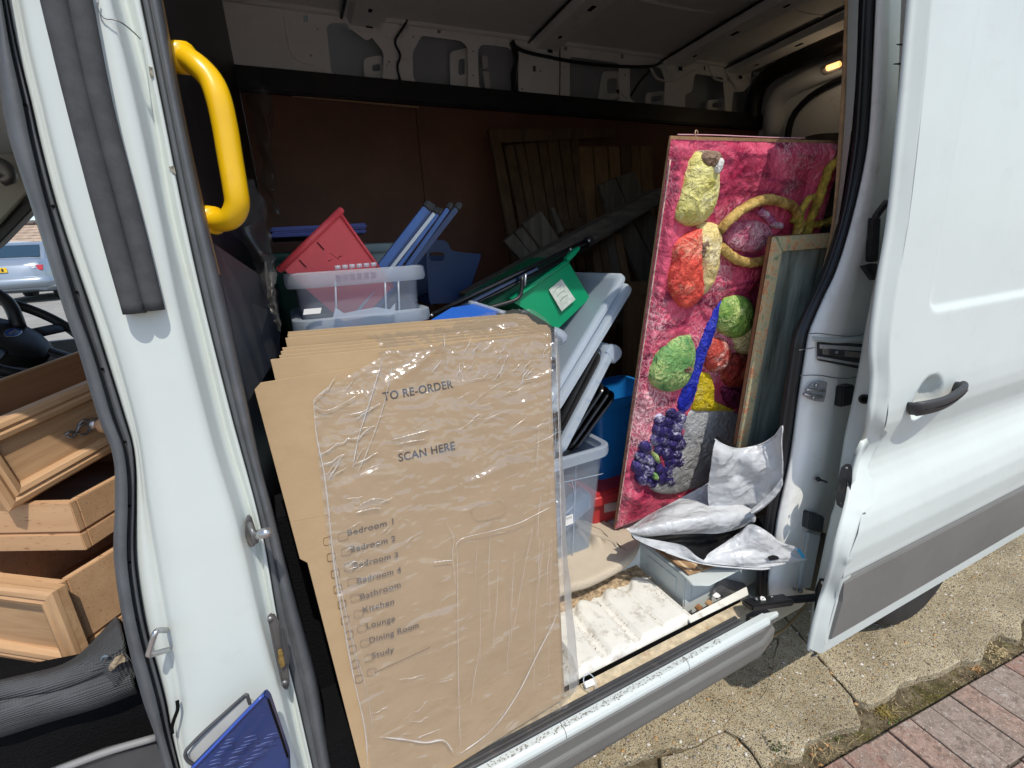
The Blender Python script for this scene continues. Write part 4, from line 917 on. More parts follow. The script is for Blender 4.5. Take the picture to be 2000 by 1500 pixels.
# --- rear pillar
BL_ = ext([(1652, -60), (1650, 0), (1641, 210), (1626, 420), (1607, 520), (1584, 590), (1560, 640)], 300, 0)
BR_ = ext([(1658, -60), (1656, 0), (1651, 210), (1633, 420), (1612, 520), (1587, 590), (1562, 640)], 300, 0)
PL_ = ext([(1679, -60), (1677, 0), (1667, 210), (1639, 420), (1613, 520), (1588, 576), (1563, 632)], 300, 0)
QL = ext([(1680, -60), (1677, 0), (1667, 210), (1658, 308), (1639, 420), (1608, 520), (1583, 576), (1557, 632), (1546, 660), (1527, 780), (1512, 890), (1494, 1004), (1484, 1080), (1477, 1130), (1476, 1165)], 300, 0)
QR = ext([(1712, -60), (1709, 0), (1699, 210), (1689, 308), (1664, 420), (1634, 520), (1608, 576), (1583, 632), (1575, 655), (1555, 780), (1540, 890), (1516, 1004), (1505, 1080), (1497, 1130), (1499, 1168)], 300, 0)
loft('rear_lining_edge', [run(BL_, .16), run(BL_, .128), run(BR_, .122), run(BR_, .14)], plyedge, van, n=60)
loft('rear_flange', [run(BR_, .124), run(mid(BR_, PL_, .5), .105), run(PL_, .088)], white, van, n=60)
loft('rear_opening_seal', [run(QL, .16), run(QL, .095), run(mid(QL, QR, .2), .070), run(mid(QL, QR, .45), .062), run(mid(QL, QR, .55), .068), run(mid(QL, QR, .75), .056), run(QR, .066)], black_rub, van, n=90)
loft('rear_inner_edge', [run(QL[6:], .40), run(QL[6:], .20), run(QL[6:], .098)], white_worn, van, n=60)
F1 = ext([(1742, -60), (1740, 0), (1733, 210), (1706, 420), (1684, 520), (1664, 590), (1648, 660), (1634, 780), (1616, 890), (1592, 1004), (1572, 1090), (1560, 1140), (1556, 1172)], 300, 0)
F2 = ext([(1775, -60), (1772, 0), (1764, 210), (1742, 420), (1722, 520), (1708, 590), (1694, 660), (1672, 780), (1650, 890), (1626, 1004), (1608, 1090), (1596, 1140), (1592, 1172)], 300, 0)
cp = loft('rear_pillar', [run(QR, .072), run(mid(QR, F1, .1), .050), run(mid(QR, F1, .5), .040), run(mid(QR, F1, .9), .038), run(F1, .046), run(mid(F1, F2, .4), .066), run(F2, .070), [p + V((.5, 0, 0)) for p in run(F2, .070)]], white_in_lift, van, n=90)  # lighter white than the body paint, lifting the pillar's shade by colour
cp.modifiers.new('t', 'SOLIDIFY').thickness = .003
block('pillar_foot', S(1478, 1160, y=.095) - V((0, 0, .18)), S(1596, 1110, y=.10) + V((.1, .25, 0)), white_worn, van, .01)
# seams and the recess with its rail
for pts in ([(1579, 652), (1600, 651), (1630, 655), (1660, 657), (1676, 655), (1690, 652)], [(1563, 733), (1600, 733), (1630, 738), (1655, 739), (1680, 735)], [(1561, 684), (1590, 679)]):
    tube('sealed_seam', [S(u, v, y=.036) for u, v in pts], .0013, dsteel, van, n=16, seg=6)
loft('recess_lip', [[S(1585, 657, y=.037), S(1640, 660, y=.037), S(1690, 655, y=.037)], [S(1588, 664, y=.028), S(1640, 668, y=.028), S(1690, 664, y=.028)], [S(1596, 668, y=.04), S(1640, 672, y=.04), S(1690, 668, y=.04)]], white, van, n=12)
alloy = M_('rail_alloy', (.48, .48, .47), rough=.35, metal=.15, var=.1, vs=40); zinc = M_('zinc', (.36, .37, .38), rough=.4, metal=.2, var=.15, vs=50)
rc = prism('rail_recess', [S(1597, 668, y=.034), S(1690, 672, y=.034), S(1686, 722, y=.034), S(1598, 704, y=.034)], (0, .004, 0), darkp, van, .003)
slab('guide_rail', S(1604, 673, y=.028), S(1692, 679, y=.028) - S(1604, 673, y=.028), S(1604, 681, y=.028) - S(1604, 673, y=.028), (0, .005, 0), alloy, rc, .0008)
slab('guide_rail', S(1600, 696, y=.026), S(1692, 712, y=.026) - S(1600, 696, y=.026), S(1600, 701, y=.026) - S(1600, 696, y=.026), (0, .006, 0), alloy, rc, .0008)
slab('rail_back', S(1608, 681, y=.032), S(1690, 690, y=.032) - S(1608, 681, y=.032), S(1608, 692, y=.032) - S(1608, 681, y=.032), (0, .003, 0), M_('brushed', (.42, .38, .33), rough=.4, metal=.5, var=.2, vs=50), rc)
slab('rail_clip', S(1622, 681, y=.026), S(1650, 684, y=.026) - S(1622, 681, y=.026), S(1622, 693, y=.026) - S(1622, 681, y=.026), (0, .005, 0), darkp, rc, .001)
tube('rail_bolt', [S(1634, 688, y=.026), S(1634, 688, y=.020)], .005, dsteel, rc, n=2, seg=10)
# latch bracket
lb = prism('latch_bracket', [S(1577, 755, y=.034), S(1583, 746, y=.034), S(1598, 743, y=.034), S(1606, 744, y=.034), S(1614, 746, y=.034), S(1611, 768, y=.034), S(1607, 785, y=.034), S(1590, 783, y=.034), S(1574, 777, y=.034), S(1568, 769, y=.034)], (0, -.004, 0), zinc, van, .0015)
tube('latch_bar', [S(1570, 770, y=.026), S(1605, 775, y=.026)], .004, metal, lb, n=2, seg=8)
tube('latch_bar', [S(1575, 761, y=.026), S(1612, 763, y=.026)], .003, metal, lb, n=2, seg=8)
for u, v in ((1593, 752), (1588, 776)):
    c = S(u, v, y=.028); tube('bolt', [c, c + V((0, -.005, 0))], .006, metal, lb, n=2, seg=10)
slab('rubber_block', S(1648, 757, y=.02), S(1672, 752, y=.02) - S(1648, 757, y=.02), S(1644, 796, y=.02) - S(1648, 757, y=.02), (0, .03, 0), black_rub, van, .004)
pin = tube('push_pin', [S(1598, 936, y=.034), S(1598, 936, y=.022)], .0075, blackp, van, n=2, seg=12)
tube('pin_head', [S(1600, 936, y=.024), S(1615, 942, y=-.004)], .0034, blackp, pin, n=2, seg=10)
bs_ = slab('bump_stop', S(1584, 1002, y=.015), S(1612, 1010, y=.01) - S(1584, 1002, y=.015), S(1580, 1035, y=.015) - S(1584, 1002, y=.015), (0, .05, 0), darkp, van, .004)
prism('pillar_strap', [S(1580, 1040, y=.03), S(1604, 1046, y=.02), S(1584, 1150, y=.02), S(1560, 1150, y=.03)], (0, .01, 0), white_worn, van, .003)
prism('gap_strip', [S(1606, 1040, y=.03), S(1614, 1042, y=.03), S(1594, 1156, y=.03), S(1574, 1152, y=.03)], (0, .004, 0), black_rub, van, .001)  # narrow black strip beside the pillar strap
for u, v, r in ((1552, 1150, .006), (1563, 1154, .008)):
    tube('grommet', [S(u, v, y=.03), S(u, v, y=.015)], r, dsteel, van, n=2, seg=10)
tube('drain_pipe', [S(1580, 1172, y=.03), S(1562, 1195, y=.03), S(1535, 1225, y=.02), S(1506, 1245, y=.012)], .004, M_('tan_pipe', (.3, .22, .1), rough=.6), van, n=16, seg=8)

# --- sliding door
def ydoor(z): return lerp_tab([(.30, -.098), (.318, -.112), (.335, -.120), (.38, -.124), (.598, -.126), (.612, -.139), (.64, -.142), (.70, -.151), (.76, -.150), (.80, -.142), (.84, -.128), (.875, -.112), (.905, -.102), (.93, -.098), (.955, -.099), (.98, -.104), (1.01, -.115), (1.05, -.129), (1.09, -.135), (1.14, -.137), (1.3, -.136), (1.7, -.134), (2.2, -.126)], z)
def on_door(u, v):
    y = -.13
    for _ in range(4):
        p = S(u, v, y=y); y = ydoor(p.z) - .022 * (p.x - 1.26)
    return S(u, v, y=y)
D_L = ext([(1799, -60), (1793, 0), (1773, 210), (1751, 420), (1728, 560), (1714, 672), (1716, 728), (1712, 784), (1703, 840), (1697, 868), (1681, 896), (1673, 924), (1667, 980), (1659, 1010), (1639, 1088), (1633, 1113), (1614, 1172), (1595, 1242), (1588, 1276)], 200, 0)
D_R = ext([(1828, -60), (1821, 0), (1801, 210), (1777, 420), (1753, 560), (1738, 672), (1739, 728), (1735, 784), (1726, 840), (1718, 868), (1701, 896), (1693, 924), (1688, 980), (1681, 1010), (1657, 1088), (1650, 1113), (1633, 1172), (1614, 1242), (1604, 1277)], 200, 0)
J_L = ext([(1764, -60), (1760, 0), (1752, 210), (1735, 420), (1706, 560), (1690, 640), (1676, 720), (1664, 784), (1650, 850), (1642, 900), (1631, 980), (1622, 1010), (1605, 1088), (1600, 1113), (1588, 1172), (1580, 1242), (1582, 1272)], 200, 0)
dl = [on_door(u, v) for u, v in D_R]
door = loft('sliding_door', [[p + V((.25, .01, 0)) for p in run(J_L, -.035)], run(J_L, -.035), run(mid(J_L, D_L, .12), -.050), run(mid(J_L, D_L, .85), -.086), run(D_L, -.098), [p + V((-.004, .021, 0)) for p in [on_door(u, v) for u, v in mid(D_L, D_R, .12)]], [p + V((-.002, .019, 0)) for p in [on_door(u, v) for u, v in mid(D_L, D_R, .52)]], [p + V((-.0015, .014, 0)) for p in [on_door(u, v) for u, v in mid(D_L, D_R, .64)]], [p + V((0, .003, 0)) for p in [on_door(u, v) for u, v in mid(D_L, D_R, .93)]], dl, [p + V((.045, .0012, 0)) for p in dl]], white, van, n=240)
lead = sorted([(p.z, p.x) for p in dl])
zs = []
z = lead[0][0]
while z < 2.25:
    zs.append(z); z += (.008 if z < 1.22 else (.007 if z < 1.36 else .05))
xsn = [0, .004, .01, .02, .035, .05, .07]
x = .09
while x < 2.0:
    xsn.append(x); x += (.007 if x < .62 else .06)
HC = on_door(1812, 778)
RC = on_door(1812, 606)
vs = []
for z in zs:
    xl = lerp_tab(lead, z)
    for d in xsn:
        xx = xl + d
        y = ydoor(z) - .022 * (xx - 1.26)
        # recessed window panel with a round lower corner
        rx_, rz_ = RC.x + .055, RC.z + .05
        dx, dz = rx_ - xx, rz_ - z
        sd = math.hypot(max(dx, 0), max(dz, 0)) + min(max(dx, dz), 0) - .055
        y += .010 * (1 - smooth01((sd + .013) / .020))
        # finger cup behind the handle
        q = math.hypot((xx - HC.x) / .068, (z - HC.z) / .066)
        if q < 1.0: y += .036 * (1 - q ** 4.5)
        # edge rolls inwards
        y += .0
        # two shallow dents behind the front edge
        y += .004 * math.exp(-(((xx - xl - .03) / .02) ** 2 + ((z - .84) / .03) ** 2))
        vs.append((xx, y, z))
nxx = len(xsn)
fs = [(j * nxx + i, j * nxx + i + 1, (j + 1) * nxx + i + 1, (j + 1) * nxx + i) for j in range(len(zs) - 1) for i in range(nxx - 1)]
mk('door_skin', vs, fs, white, door, True)
block('door_inner_skin', (1.62, -.06, .34), (3.2, -.055, 2.2), white_in_lift, door)
# grey rubbing panel along the bottom of the door
tz = [.388, .392, .45, .52, .585, .594, .598]
rowsd = []
for z, dy in zip(tz, (.002, -.007, -.009, -.010, -.009, -.006, .002)):
    xl = lerp_tab(lead, z) + .012
    rowsd.append([V((xl + a_, ydoor(z) - .022 * (xl + a_ - 1.26) + dy + (.009 if a_ == 0 else 0), z)) for a_ in (0, .003, .045, .05, .4, .8, 1.2, 1.7)])
vs = [p for r in rowsd for p in r]; m_ = 8
fs = [(j * m_ + i, j * m_ + i + 1, (j + 1) * m_ + i + 1, (j + 1) * m_ + i) for j in range(len(tz) - 1) for i in range(m_ - 1)]
mk('rubbing_panel', vs, fs, trimp, door)
# handle
hl, hr = on_door(1774, 797), on_door(1861, 757)
hp = [hl + V((-.002, -.002, 0)), hl + V((.008, -.022, .003)), hl.lerp(hr, .35) + V((0, -.038, .002)), hl.lerp(hr, .7) + V((0, -.036, .004)), hr + V((-.012, -.026, .004)), hr + V((.002, -.004, .0))]
hd = tube('door_handle', hp, .0245, M_('handle_black', (.03, .031, .033), rough=.5), door, n=44, seg=16, up=(0, 1, 0), flat=.42, radii=[.9, 1, 1, 1, 1, 1, .95, .9, .75])
tube('handle_seam', [p + V((0, -.0115, .0)) for p in hp[1:5]], .0010, holeb, hd, n=24, seg=6)
# round plug and the oblong guide plate on the jamb
def disc(name, c, n_, r, th, mat, parent, flat=1.0, up=(0, 0, 1)):
    return tube(name, [c, c + V(n_).normalized() * th], r, mat, parent, n=2, seg=20, flat=flat, up=up)
jn = (run(mid(J_L, D_L, .5), -.07)[20] - V((0, 0, 0)))
nj = V((-.85, -.5, 0)).normalized()
c = S(1688, 779, y=-.079); pl = disc('jamb_plug', c, nj, .0135, .004, blackp, door); disc('plug_recess', c + nj * .0042, nj, .0085, .0006, holeb, pl)
gp = prism('guide_plate', [S(u, v, y=y_) for u, v, y_ in ((1634, 985, -.056), (1632, 970, -.056), (1637, 935, -.056), (1643, 912, -.060), (1652, 905, -.078), (1661, 906, -.094), (1665, 915, -.100), (1664, 940, -.102), (1659, 970, -.100), (1653, 987, -.090), (1643, 992, -.072))], nj * .004, darkp, door, .0012)
prism('guide_slot', [S(1640, 938, y=-.080), S(1650, 931, y=-.096), S(1654, 940, y=-.102), S(1650, 960, y=-.098), S(1642, 962, y=-.084), S(1636, 955, y=-.070)], nj * .006, blackp, gp, .002)
for u, v, y_ in ((1653, 914, -.089), (1644, 983, -.084)):
    disc('screw', S(u, v, y=y_), nj, .0035, .004, dsteel, gp)
prism('hinge_bracket', [S(1601, 1128, y=-.068), S(1614, 1130, y=-.088), S(1612, 1150, y=-.088), S(1600, 1200, y=-.088), S(1590, 1192, y=-.072), S(1592, 1150, y=-.066)], nj * .005, blackp, door, .0015)
disc('bracket_bolt', S(1607, 1137, y=-.086), nj, .005, .006, metal, door)
tube('paint_nick', [on_door(1683, 1003), on_door(1689, 1002)], .003, dsteel, door, n=2, seg=6)
slab('bottom_corner_nick', S(1586, 1283, y=-.1), S(1597, 1276, y=-.105) - S(1586, 1283, y=-.1), (0, .006, 0), (0, 0, -.004), dsteel, door, .001)
# rubber top catches seen beside the door edge
tube('door_catch', [S(1788, 30, y=-.085), S(1783, 60, y=-.085), S(1780, 100, y=-.085), S(1777, 160, y=-.085)], .016, black_rub, door, n=16, seg=8, flat=.6)
for v in (86, 124): tube('catch_tongue', [S(1782, v, y=-.09), S(1752 if v < 100 else 1746, v + 1, y=-.08)], .006, black_rub, door, n=2, seg=8, flat=.6, radii=[1, .3])
tube('door_catch', [S(1732, 395, y=.0), S(1716, 415, y=.0), S(1710, 425, y=.0)], .009, black_rub, door, n=8, seg=8)
slab('door_catch', S(1709, 425, y=.02), (.03, 0, 0), S(1704, 512, y=.02) - S(1709, 425, y=.02), (0, .02, 0), black_rub, door, .003)
prism('door_catch', [S(1692, 520, y=.01), S(1714, 514, y=.01), S(1712, 548, y=.01)], (0, .02, 0), black_rub, door, .002)
# lower arm that carries the door
arm = slab('roller_arm', S(1447, 1181, y=.03), S(1528, 1170, y=.0) - S(1447, 1181, y=.03), S(1468, 1196, y=-.02) - S(1447, 1181, y=.03), (0, 0, .022), blackp, door, .005)
tube('arm_bar', [S(1520, 1174, y=.0), S(1560, 1170, y=-.02), S(1600, 1166, y=-.05)], .013, blackp, arm, n=8, seg=10, flat=.8)
c = S(1490, 1170, y=-.004)
disc('warning_sticker', c, (-.1, -.5, 1), .0085, .001, wpaper, arm)
slab('sticker_mark', c + V((-.003, -.002, .0012)), (.006, 0, 0), (0, .004, 0), (0, 0, .0005), ink, arm)
for u, v in ((1477, 1170), (1507, 1166)):
    disc('arm_rivet', S(u, v, y=-.002), (-.1, -.5, 1), .005, .003, dsteel, arm)

# --- rear wheel under the door
wc = V((2.06, .075, .335))
def wheel(root, c, r, w, parts=True):
    lo_ = []
    for dy, rr in ((w / 2, r * .66), (w / 2, r * .9), (w * .42, r * .97), (w * .3, r), (0, r), (-w * .3, r), (-w * .42, r * .97), (-w / 2, r * .9), (-w / 2 + .004, r * .66)):
        lo_.append([c + V((math.cos(q * .1309) * rr, dy, math.sin(q * .1309) * rr)) for q in range(48)])
    return rings('tyre', lo_, tyre, root)
wr = wheel(van, wc, .335, .20)
for k_ in range(48):
    a_ = k_ * .1309
    d = V((math.cos(a_), 0, math.sin(a_))); t_ = V((-d.z, 0, d.x))
    slab('tread_block', wc + d * .334 + V((0, -.06, 0)), t_ * .022, (0, .045, 0), d * .006, tyre, wr) if math.sin(a_) < .2 and k_ % 1 == 0 else None
disc('rim', wc + V((0, -.085, 0)), (0, -1, 0), .22, .01, dsteel, wr)

# --- cab: seat, wheel, far door, roof
block('cab_roof', (-1.9, .06, 1.95), (-.13, 1.8, 1.99), white, van, .004)
block('cab_floor', (-1.9, .1, .45), (-.13, 1.8, .5), carpet, van)
block('cab_back_floor', (-.9, .16, .5), (-.14, .2, .86), carpet, van)
prism('headliner', [S(-90, -90, y=1.5), S(60, -90, y=1.5), S(90, 300, y=1.5), S(68, 372, y=1.5), S(40, 400, y=1.5), S(-90, 520, y=1.5)], (0, .03, 0), beige, van, .004)
prism('cab_pillar', [S(-90, 545, y=1.46), S(-90, 500, y=1.46), S(0, 440, y=1.46), S(66, 372, y=1.46), S(72, 384, y=1.46), S(72, 400, y=1.46), S(0, 475, y=1.46)], (0, .05, 0), blackp, van, .004)
prism('pillar_trim', [S(-90, 503, y=1.44), S(-90, 485, y=1.44), S(0, 428, y=1.44), S(66, 356, y=1.44), S(66, 364, y=1.44), S(0, 438, y=1.44)], (0, .02, 0), M_('olive_trim', (.2, .21, .16), rough=.7), van, .002)
tube('visor_mirror', [S(-6, 318, y=1.42), S(10, 326, y=1.42), S(18, 345, y=1.42), S(2, 352, y=1.42)], .02, dsteel, van, n=12, seg=10)
block('far_cab_door', (-1.9, 1.74, .5), (-.14, 1.8, 1.30), darkp, van, .01)
block('dashboard', (-1.9, .3, .8), (-1.25, 1.75, 1.30), blackp, van, .03)
# steering wheel
hub = S(22, 655, y=1.22)
ax = V((.62, -.25, .74)).normalized(); e1 = ax.cross(V((0, 1, 0))).normalized(); e2 = ax.cross(e1)
sw = tube('steering_wheel', [hub + (e1 * math.cos(q * .2618) + e2 * math.sin(q * .2618)) * .195 for q in range(24)], .0155, blackp, van, n=72, seg=12, closed=True)
hubm = rings('wheel_hub', [[hub + (e1 * math.cos(q * .2618) * r * 1.15 + e2 * math.sin(q * .2618) * r) + ax * h for q in range(24)] for r, h in ((.09, -.05), (.09, -.008), (.075, .006), (.04, .011))], blackp, sw)
for a_ in (.15, 1.75, 3.3, 4.4):
    d = e1 * math.cos(a_) + e2 * math.sin(a_)
    tube('spoke', [hub + d * .07 - ax * .008, hub + d * .19], .021, blackp, sw, n=4, seg=10, flat=.4, up=ax)
em = rings('emblem', [[hub + e1 * 0 + V((0, 0, 0)) + (e2 * math.cos(q * .2618) * r * 1.0 + e1 * math.sin(q * .2618) * r * .42) + ax * h for q in range(24)] for r, h in ((.036, .009), (.036, .0125), (.033, .013))], metal, sw)
rings('emblem_face', [[hub + (e2 * math.cos(q * .2618) * r * 1.0 + e1 * math.sin(q * .2618) * r * .42) + ax * h for q in range(24)] for r, h in ((.0325, .0132), (.030, .0138))], M_('emblem_blue', (.03, .08, .3), rough=.2), em)
tube('emblem_script', [hub + e2 * (.020 - i * .005) + e1 * (.004 if i % 2 else -.004) + ax * .0142 for i in range(9)], .0010, metal, em, n=40, seg=6)
# wiper of the windscreen and instrument hood, dim shapes beyond the wheel
tube('instrument_hood', [S(-40, 560, y=1.32), S(0, 578, y=1.30), S(22, 600, y=1.28), S(38, 640, y=1.26)], .018, blackp, van, n=16, seg=10)
# seat: bolster and cushion
def seatwave(p): return p + V((0, 0, 1)) * .006 * noise.noise(p * 9) + V((0, 1, 0)) * .004 * noise.noise(p * 14)
seat = loft('passenger_seat', [[S(-60, 1352, y=.42), S(125, 1303, y=.42), S(232, 1205, y=.42)], [S(-60, 1352, y=.20), S(125, 1312, y=.20), S(242, 1228, y=.20)], [S(-60, 1356, y=.15), S(120, 1320, y=.14), S(246, 1250, y=.14)], [S(-60, 1364, y=.135), S(115, 1332, y=.125), S(248, 1272, y=.125)], [S(-60, 1376, y=.145), S(112, 1342, y=.135), S(252, 1290, y=.135)], [S(-60, 1400, y=.125), S(100, 1370, y=.12), S(200, 1340, y=.12), S(262, 1322, y=.12)], [S(-60, 1435, y=.14), S(100, 1398, y=.135), S(200, 1365, y=.135), S(268, 1340, y=.135)], [S(-60, 1440, y=.17), S(100, 1402, y=.165), S(270, 1345, y=.165)]], seat_m, van, n=60, across=46, bump=seatwave)
seat.modifiers.new('t', 'SOLIDIFY').thickness = .01
prism('seat_base', [S(-80, 1400, y=.165), S(280, 1320, y=.165), S(340, 1540, y=.165), S(-80, 1560, y=.165)], (0, .1, 0), carpet, van, .004)
loft('seat_corner', [[S(202, 1312, y=.118), S(214, 1330, y=.116), S(219, 1344, y=.118)], [S(206, 1290, y=.11), S(222, 1312, y=.105), S(224, 1340, y=.108)], [S(220, 1278, y=.115), S(245, 1300, y=.11), S(240, 1340, y=.112)], [S(240, 1268, y=.12), S(262, 1300, y=.118), S(262, 1335, y=.12)]], seat_m, van, n=20, across=14)
loft('torn_foam', [[S(212, 1302, y=.10), S(216, 1312, y=.098)], [S(222, 1288, y=.095), S(230, 1300, y=.094)], [S(238, 1275, y=.10), S(247, 1290, y=.10)]], M_('torn_foam', (.28, .22, .15), rough=1, var=.5, vs=90), van, n=8, across=10, bump=crumple(.003, 160))
tube('seat_piping', [S(198, 1290, y=.108), S(203, 1282, y=.105), S(212, 1282, y=.105)], .0024, M_('piping_blue', (.09, .12, .15), rough=.6), van, n=10, seg=6)
tube('sill_strip', [S(110, 1505, y=.07), S(210, 1468, y=.07), S(305, 1440, y=.07)], .006, M_('pale_strip', (.2, .2, .2), rough=.6), van, n=10, seg=8)
prism('cab_step_trim', [S(60, 1530, y=.075), S(200, 1476, y=.075), S(310, 1447, y=.075), S(345, 1540, y=.075), S(60, 1640, y=.075)], (0, .02, 0), darkp, van, .004)

# ------------------------------------------------------------------ flattened cardboard boxes
def card_quad(tl, tr, br, bl, y_off=0.0, th=.0075, name='flat_packed_box', label=None, group='flattened moving boxes stacked in the doorway', notch=False, round_tr=0.0):
    n = (tr - tl).cross(bl - tl).normalized()
    if n.y > 0: n = -n
    o = thing(name, label, 'cardboard box', (bl + br) / 2, group)
    def off(p, d): return p - n * d
    out = [tl, tr, br, bl]
    if notch:
        a_ = tl.lerp(bl, .36); ins = (tr - tl).normalized() * .010
        out = [tl, tr, br, bl + ins * .7, a_.lerp(bl, .02) + ins, a_]
        out[0] = tl.lerp(a_, .03) ; out.insert(1, tl.lerp(tr, .02)) 
    if round_tr:
        i = out.index(tr); d1 = (out[i - 1] - tr).normalized(); d2 = (out[(i + 1) % len(out)] - tr).normalized()
        pts = [tr + d1 * round_tr, tr + (d1 * .45 + d2 * .12) * round_tr, tr + (d1 * .12 + d2 * .45) * round_tr, tr + d2 * round_tr]
        out[i:i + 1] = pts
    prism('outer_sheet', [off(p, 0) for p in out], -n * (th * .36), card, o, .0006, seg=1)
    cen = sum(out, V((0, 0, 0))) / len(out)
    prism('fluting', [off(p + (cen - p) * .006, th * .36) for p in out], -n * (th * .28), card_edge, o)
    prism('inner_sheet', [off(p, th * .64) for p in out], -n * (th * .36), card, o, .0006, seg=1)
    return o, n
Zs = .4715
def base(u, v, z=Zs): return S(u, v, z=z)
tl1, tr1 = S(494, 750, y=.118), S(1070, 657, y=.118)
br1, bl1 = base(1103, 1364, .472), base(722, 1600, .472)
b1, n1 = card_quad(tl1, tr1, br1, bl1, label='foremost flat cardboard box, printed with a list of room names under clear wrap', notch=True, round_tr=.03)
specs = [((528, 702), (1072, 648), .008, 'second flat cardboard box from the front, its left edge sticking out above the printed one'),
         ((545, 694), (1074, 642), .018, 'third flat cardboard box from the front, a thin edge in the fanned pile'),
         ((548, 686), (1075, 637), .028, 'fourth flat cardboard box from the front in the fanned pile'),
         ((551, 679), (1077, 632), .038, 'fifth flat cardboard box from the front, just before the taller rear ones'),
         ((557, 660), (1062, 622), .062, 'third flat cardboard box from the back, lower than the hindmost two'),
         ((561, 653), (1052, 615), .074, 'flat cardboard box next to the hindmost one'),
         ((562, 648), (1046, 609), .086, 'hindmost flat cardboard box, directly before the clear tubs')]
rb = random.Random(2)
for (a_, b_, dy, lab) in specs:
    tl_, tr_ = S(*a_, y=.118 + dy), S(*b_, y=.118 + dy)
    sh = V((0, dy, 0))
    bl_, br_ = bl1 + sh + V((tl_.x - tl1.x, 0, 0)) * .6, br1 + sh + V((rb.uniform(-.008, .002), 0, 0))
    card_quad(tl_, tr_, br_, bl_, label=lab, round_tr=.05 if dy > .05 else .025)
# printing on the foremost box
ex1 = (tr1 - tl1).normalized(); 
def on1(u, v, d=.0002): return SP(u, v, tl1, n1) + n1 * d
def txt(body, a_, b_, size, mat=ink, name='printed_text', space=1.08):
    p0, p1 = on1(*a_), on1(*b_); x = (p1 - p0); w = x.length; x.normalize(); up = n1.cross(x).normalized()
    if up.z < 0: up = -up
    M = Matrix((x, up, n1)).transposed().to_4x4(); M.translation = p0
    o = text(name, body, size, M, mat, b1, space=space)
    xs_ = [ (M.inverted() @ v_.co).x for v_ in o.data.vertices]
    k = w / (max(xs_) - min(xs_)); o.data.transform(M @ Matrix.Diagonal((k, 1, 1, 1)) @ M.inverted())
    return o
txt('TO RE-ORDER', (749, 783), (886, 757), .0225)
txt('SCAN HERE', (779, 902), (889, 877), .0225)
for body, a_, b_ in (('Bedroom 1', (678, 1047), (768, 1023)), ('Bedroom 2', (684, 1079), (772, 1056)), ('Bedroom 3', (690, 1110), (777, 1088)), ('Bedroom 4', (697, 1140), (783, 1117)), ('Bathroom', (703, 1171), (782, 1146)), ('Kitchen', (708, 1197), (769, 1179)), ('Lounge', (715, 1228), (771, 1212)), ('Dining Room', (721, 1256), (817, 1225)), ('Study', (726, 1286), (770, 1272))):
    txt(body, a_, b_, .0155, M_('faded_ink', (.085, .065, .05), rough=.9))
for i in range(27):
    t = i / 26; c = on1(733 + t * 104, 1314 - t * 48, .0004)
    slab('printed_dot', c, ex1 * .0022, (0, 0, .0022), n1 * .0002, ink, b1)
faint = M_('box_ink_faint', (.24, .165, .09), rough=.9)
def ring_print(cu, cv, w, h, mt=ink_brown):
    loop = rrect(w, h, min(w, h) * .3, 4); c = on1(cu, cv, .0004); x = (on1(cu + 40, cv - 10) - on1(cu, cv)).normalized(); up = n1.cross(x); up = up if up.z > 0 else -up
    o_, i_ = [], []
    for px, py in loop:
        o_.append(c + x * px + up * py); i_.append(c + x * px * .86 + up * py * .84)
    n = len(loop); mk('checkbox', o_ + i_, [(i, (i + 1) % n, n + (i + 1) % n, n + i) for i in range(n)], mt, b1)
for cu, cv in ((670, 1048), (676, 1077), (681, 1106), (688, 1135), (694, 1167), (700, 1198), (707, 1226), (713, 1255), (721, 1284), (726, 1312)):
    ring_print(cu, cv, .018, .016, faint)
for cu, cv in ((640, 1057), (647, 1088), (655, 1120), (660, 1150), (668, 1180), (674, 1211), (682, 1240), (688, 1268), (694, 1297), (701, 1326)):
    ring_print(cu, cv, .015, .0165)
# hand hole slot and creases
loop = [on1(u, v, .0003) for u, v in ((920, 992), (922, 1000), (928, 1010), (940, 1013), (965, 1007), (985, 1000), (990, 990), (987, 980), (978, 973), (960, 976), (935, 983))]
tube('hand_hole', loop, .0005, card_edge, b1, n=60, seg=6, closed=True)
for pts in ([(566, 1018), (600, 1012), (640, 1004)],):
    tube('crease', [on1(u, v, -.0006) for u, v in pts], .0012, card, b1, n=20, seg=6, flat=.5)

# ------------------------------------------------------------------ clear film round the pile
wrap = thing('plastic_wrap', 'crinkled clear plastic wrap stretched over the foremost printed cardboard', 'plastic wrap', (.3, .05, .47))
def fol(p):
    n = 0
    for sx, sz, a_, w in ((38, 9, .5, 0), (16, 30, .45, 3), (70, 55, .28, 7), (30, 95, .2, 5)):
        q = noise.noise(V((p.x * sx + p.z * sx * .35 + w, p.z * sz, p.y * 8 + w)))
        n += a_ * (1 - abs(q) * 2.4)
    return n
NUx, NVx = 150, 300
Lc = catmull([on1(740, 698), on1(690, 728), on1(618, 770), on1(612, 790), on1(622, 900), on1(640, 1050), on1(662, 1180), on1(690, 1310), on1(722, 1480), on1(735, 1560)], NVx)
Rc = catmull([on1(1060, 650), on1(1076, 668), on1(1082, 760), on1(1088, 900), on1(1093, 1020), on1(1097, 1150), on1(1103, 1280), on1(1106, 1350), on1(1106, 1366), on1(1106, 1376)], NVx)
vs = []
